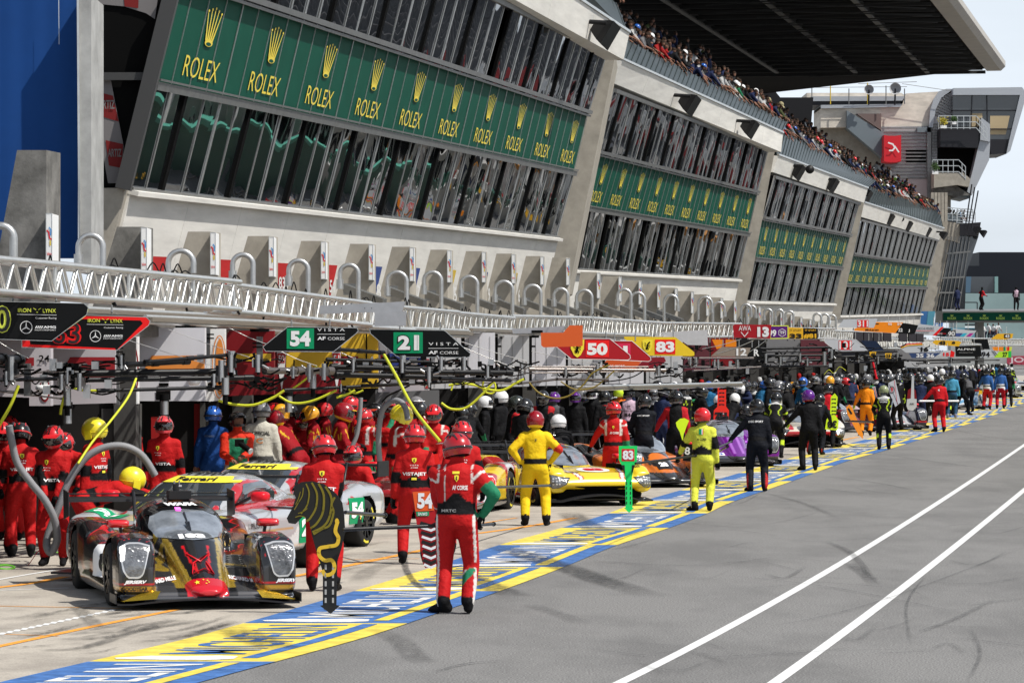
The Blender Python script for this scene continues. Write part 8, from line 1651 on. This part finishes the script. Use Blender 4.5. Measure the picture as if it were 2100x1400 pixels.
def hose(lab, pts, D, w_, m, D1=None, n=8, cat='hose', ribs=False):
    D1 = D1 or D; k = len(pts) - 1; V = bez([P(x, y, D + (D1 - D) * i / k) for i, (x, y) in enumerate(pts)], n); r = w_ * D / F / 2; mb = MB()
    if ribs:
        W = bez(pts and [P(x, y, D + (D1 - D) * i / k) for i, (x, y) in enumerate(pts)], 26); rs = [r * (1.12 if (i % 2) else .92) for i in range(len(W))]; mb.tube(W, rs, m, 12)
    else: mb.tube(V, r, m, 8)
    return tag(mb.build('hose'), lab, cat)
hose('yellow hose falling straight from the 21 board boom to the men in red', [(788, 728), (812, 770), (850, 840), (902, 905)], 57, 6.5, hy2, 50)
hose('yellow hose sagging behind the official between two booms', [(448, 821), (480, 829), (520, 830), (560, 815), (583, 800)], 60, 5.5, hy2)
hose('yellow hose sagging above the red-yellow helmets', [(572, 812), (600, 826), (640, 822), (690, 800)], 61, 5, hy2); hose('thin yellow hose loop behind the bowing man', [(590, 802), (610, 790), (635, 770), (650, 750)], 61.5, 4, hy2); hose('yellow hose from the slim boom to the red helmets', [(728, 800), (712, 808), (690, 815)], 60, 5, hy2)
hose('yellow hose running down across the left boards to the round yellow helmet', [(279, 776), (262, 815), (225, 865), (190, 905), (160, 950)], 50, 5, hy2, 49); hose('short yellow hose at the far left edge', [(38, 790), (22, 830), (4, 862), (-10, 885)], 49, 7, hy2); hose('yellow hose beside the couplings above the clasped man', [(132, 812), (126, 835), (124, 850)], 50, 6, hy2); hose('yellow hose stub joining the slim black boom at left', [(148, 795), (170, 800), (202, 801)], 51, 5, hy2)
hose('large yellow hose loop hanging above the dark crews', [(715, 798), (728, 806), (745, 800)], 62, 4, hy2)
hose('long yellow hose sagging from the boom over the dark crews', [(905, 826), (925, 838), (955, 836), (985, 812), (1010, 785), (1020, 778)], 66, 5, hy2); hose('yellow hose rising and looping near the white round helmet', [(920, 790), (945, 786), (975, 790), (1000, 798), (1030, 800), (1060, 784), (1075, 777)], 66.5, 5, hy2); hose('small round yellow hose loop above the dark crews', [(992, 778), (990, 795), (996, 804), (1010, 806), (1016, 795), (1012, 782), (1000, 777), (960, 786), (935, 780), (925, 800)], 67, 4, hy2)
hose('brown hose sagging across the purple helmets', [(1085, 784), (1105, 805), (1135, 816), (1165, 812), (1195, 790), (1215, 765), (1250, 748)], 76, 3.5, hbr); hose('second brown hose right of the purple helmets', [(1150, 782), (1175, 797), (1200, 798), (1225, 790), (1260, 760)], 77, 3, hbr); hose('black cable sagging below the orange sport board', [(1180, 775), (1230, 783), (1290, 775), (1320, 760)], 78, 2.5, cab)
hose('black cable rising from the raised arm to the boom', [(783, 825), (795, 812), (815, 802), (840, 790)], 62, 4, cab); hose('yellow cable tangle far above the amber helmet', [(1690, 768), (1700, 758), (1710, 765), (1722, 752), (1735, 760)], 120, 1.0, hy2)
hose('grey ribbed exhaust hose hanging from the dark helmet at far left', [(18, 872), (24, 905), (36, 950), (64, 990), (90, 1022), (108, 1055), (116, 1085), (116, 1110), (105, 1132), (96, 1120), (98, 1098), (108, 1070), (120, 1040), (135, 1000), (152, 968), (180, 935), (215, 917), (250, 914), (280, 925), (300, 945), (318, 975)], 48.6, 15, hgr, 49.4, ribs=True)
hose('grey ribbed hose arched over the second yellow helmet', [(780, 955), (776, 910), (778, 870), (786, 838), (805, 822), (822, 824), (832, 838), (836, 860)], 60.5, 11, hgr, 60, ribs=True); hose('grey vertical duct hose left of the raised arm', [(740, 815), (738, 850), (732, 890), (722, 915)], 62, 9, hgr)
hose('bright green hose lying on the ground at the far left', [(-10, 1163), (15, 1167), (30, 1162), (15, 1158), (-10, 1160)], 49, 5, M('hose_green', (.15, .45, .05), .5)); hose('green hose on the ground behind the clasped man', [(60, 1128), (80, 1136), (110, 1132), (140, 1138)], 53, 4, M('hose_green')); hose('dark red cable on the ground by the clasped man', [(20, 1162), (45, 1168), (60, 1155), (78, 1130), (95, 1120)], 50, 1.6, rtxt)
# steel cables crossing the headers
for i, (a, b, D) in enumerate([((235, 688), (455, 755), 55), ((345, 675), (520, 735), 58), ((470, 672), (545, 705), 58), ((575, 720), (650, 750), 60), ((945, 700), (1080, 740), 70), ((950, 712), (1075, 760), 70), ((1090, 720), (1240, 748), 75), ((1440, 715), (1520, 695), 98), ((1470, 725), (1545, 698), 100), ((1530, 725), (1570, 698), 101), ((700, 723), (760, 745), 62), ((0, 702), (60, 735), 48)]):
    hose('thin steel cable crossing the garage headers', [a, ((a[0] + b[0]) / 2, (a[1] + b[1]) / 2 + 2), b], D, 1.3, alu).__setitem__('group', 'steel cables over the headers')
for i, (x0, x1, y0, y1, D, n_, lab) in enumerate([(0, 250, 738, 812, 50, 34, 'tangle of thin black cables around the couplings at far left'), (400, 560, 725, 800, 57, 24, 'tangle of black cables at the boom pivots above the blue-suited man'), (690, 1080, 738, 785, 61, 50, 'tangle of black cables on the booms under the green numbered boards'), (1100, 1400, 745, 775, 80, 36, 'tangle of dark cables along the steel rail boom'), (1400, 1900, 705, 765, 105, 90, 'long tangle of dark cables and clamps in the distant booms')]):
    mb = MB()
    for k in range(n_):
        x = rnd.uniform(x0, x1); y = rnd.uniform(y0, y1); l = rnd.uniform(10, 60) * 55 / D; s_ = rnd.uniform(-6, 14) * 55 / D
        mb.tube(bez([P(x, y, D), P(x + l / 2, y + s_, D + .3), P(x + l, y + rnd.uniform(-5, 5), D)], 5), rnd.uniform(.008, .02), cab, 5)
        if k % 3 == 0: mb.box(P(x, y, D), (.09, .09, rnd.uniform(.06, .18)), rnd.choice([cab, cab, st_]))
    tag(mb.build('cable_tangle'), lab, 'cables')
# camera pods hanging from the header
for x, y, D, l in ((88, 797, 51, 'white round camera pod hanging below the coupling at far left'), (398, 783, 57, 'white camera pod under the thick boom pair'), (603, 764, 60, 'white camera pod on the grey square boom')):
    mb = MB(); c = P(x, y, D); mb.add(*ring_loft([(c + Vector((0, 0, .05)), Vector((.09, 0, 0)), Vector((0, .09, 0))), (c, Vector((.1, 0, 0)), Vector((0, .1, 0))), (c - Vector((0, 0, .05)), Vector((.06, 0, 0)), Vector((0, .06, 0)))], 16), white_s, True); mb.tube([c, c + Vector((0, 0, .2))], .012, cab, 6); tag(mb.build('camera_pod'), l, 'camera pod')
# hanging wheel gun bodies over the crew
for x, y0, y1, D, l in ((337, 822, 850, 56, 'steel cylinder hanging over the red vented helmet'), (138, 838, 868, 51, 'steel cylinder hanging behind the clasped man'), (592, 812, 845, 62, 'dark steel cylinder hanging among the dark red suits')):
    mb = MB(); f = pxframe(D); mb.tube([P(x, y0 - 14, D), P(x, y0, D)], .07, cab, 12); mb.tube([P(x, y0, D), P(x, y1, D)], .06, st_, 14); tag(mb.build('air_cylinder'), l, 'cylinder')
# ------------------------------------------------------------------ horn loudspeakers on the fascia
spk = M('speaker_black', (.012, .012, .013), .5)
sp = [(1238, 66, 54, 134, 1), (1412, 212, 42, 160, 1), (1536, 262, 36, 176, 1), (1634, 351, 32, 190, 1), (1704, 378, 30, 206, 1), (1774, 401, 28, 222, 1), (1822, 448, 24, 252, 1), (1860, 462, 22, 275, 1), (1900, 474, 20, 295, 1), (1934, 482, 17, 312, 1), (2003, 472, 17, 345, 0), (2016, 478, 15, 345, 0), (1660, 348, 18, 190, 2), (1848, 449, 12, 262, 2)]
for i, (x, y, s, D, k) in enumerate(sp):
    root = MB()
    if k and i != 12 and D < 330:
        for B in BAYS:
            for u_ in range(101):
                w_ = B['S']('FB', u_ / 100)
                if abs((w_.x / w_.y * F + CX) - x) < 6: D = w_.y - 3.2
    q = s * D / F; c = P(x, y, D - .4)
    if k == 2: root.add(*ring_loft([(c + Vector((0, -.25, 0)), Vector((q * .5, 0, 0)), Vector((0, 0, q * .5))), (c + Vector((0, .4, 0)), Vector((q * .3, 0, 0)), Vector((0, 0, q * .3)))], 18), spk, True)
    else:
        ax = Vector((.72, -.25, -.42)).normalized(); u = ax.cross(Vector((0, 1, 0))).normalized(); v_ = ax.cross(u)
        def sq(o, w_): return [(o, u * w_, v_ * w_)]
        def rb(o, w_, h_): return [o + u * a * w_ + v_ * b * h_ for a, b in ((-1, -1), (1, -1), (1, 1), (-1, 1))]
        R1, R2, R3 = rb(c - ax * q * .45, q * .2, q * .2), rb(c + ax * q * .05, q * .42, q * .5), rb(c + ax * q * .32, q * .50, q * .6)
        V = R1 + R2 + R3; root.add(V, [(0, 1, 2, 3)[::-1], (8, 9, 10, 11)] + [(a * 4 + j, a * 4 + (j + 1) % 4, a * 4 + 4 + (j + 1) % 4, a * 4 + 4 + j) for a in (0, 1) for j in range(4)], spk)
    ords = ['largest, above the right end of the first bay', 'first above the second bay', 'second above the second bay', 'first above the third bay', 'second above the third bay', 'third above the third bay', 'first above the fourth bay', 'second above the fourth bay', 'third above the fourth bay', 'last above the fourth bay', 'left one of the pair on the tower', 'right one of the pair on the tower', 'round one by the first horn of the third bay', 'small round one above the fourth bay']
    o = tag(root.build('loudspeaker'), 'black horn loudspeaker on the fascia, ' + ords[i], 'loudspeaker', 'horn loudspeakers')
    if k == 1: m2 = MB(); m2.tube([P(x - s * 1.5, y - s * .45, D - .8), P(x + s * .1, y - s * .35, D - 1)], .07, spk, 8); m2.tube([P(x - s * 1.5, y - s * .45, D - .8), P(x - s * 1.7, y - s * .3, D + 3)], .04, alu_f, 6); m2.build('bracket', o)
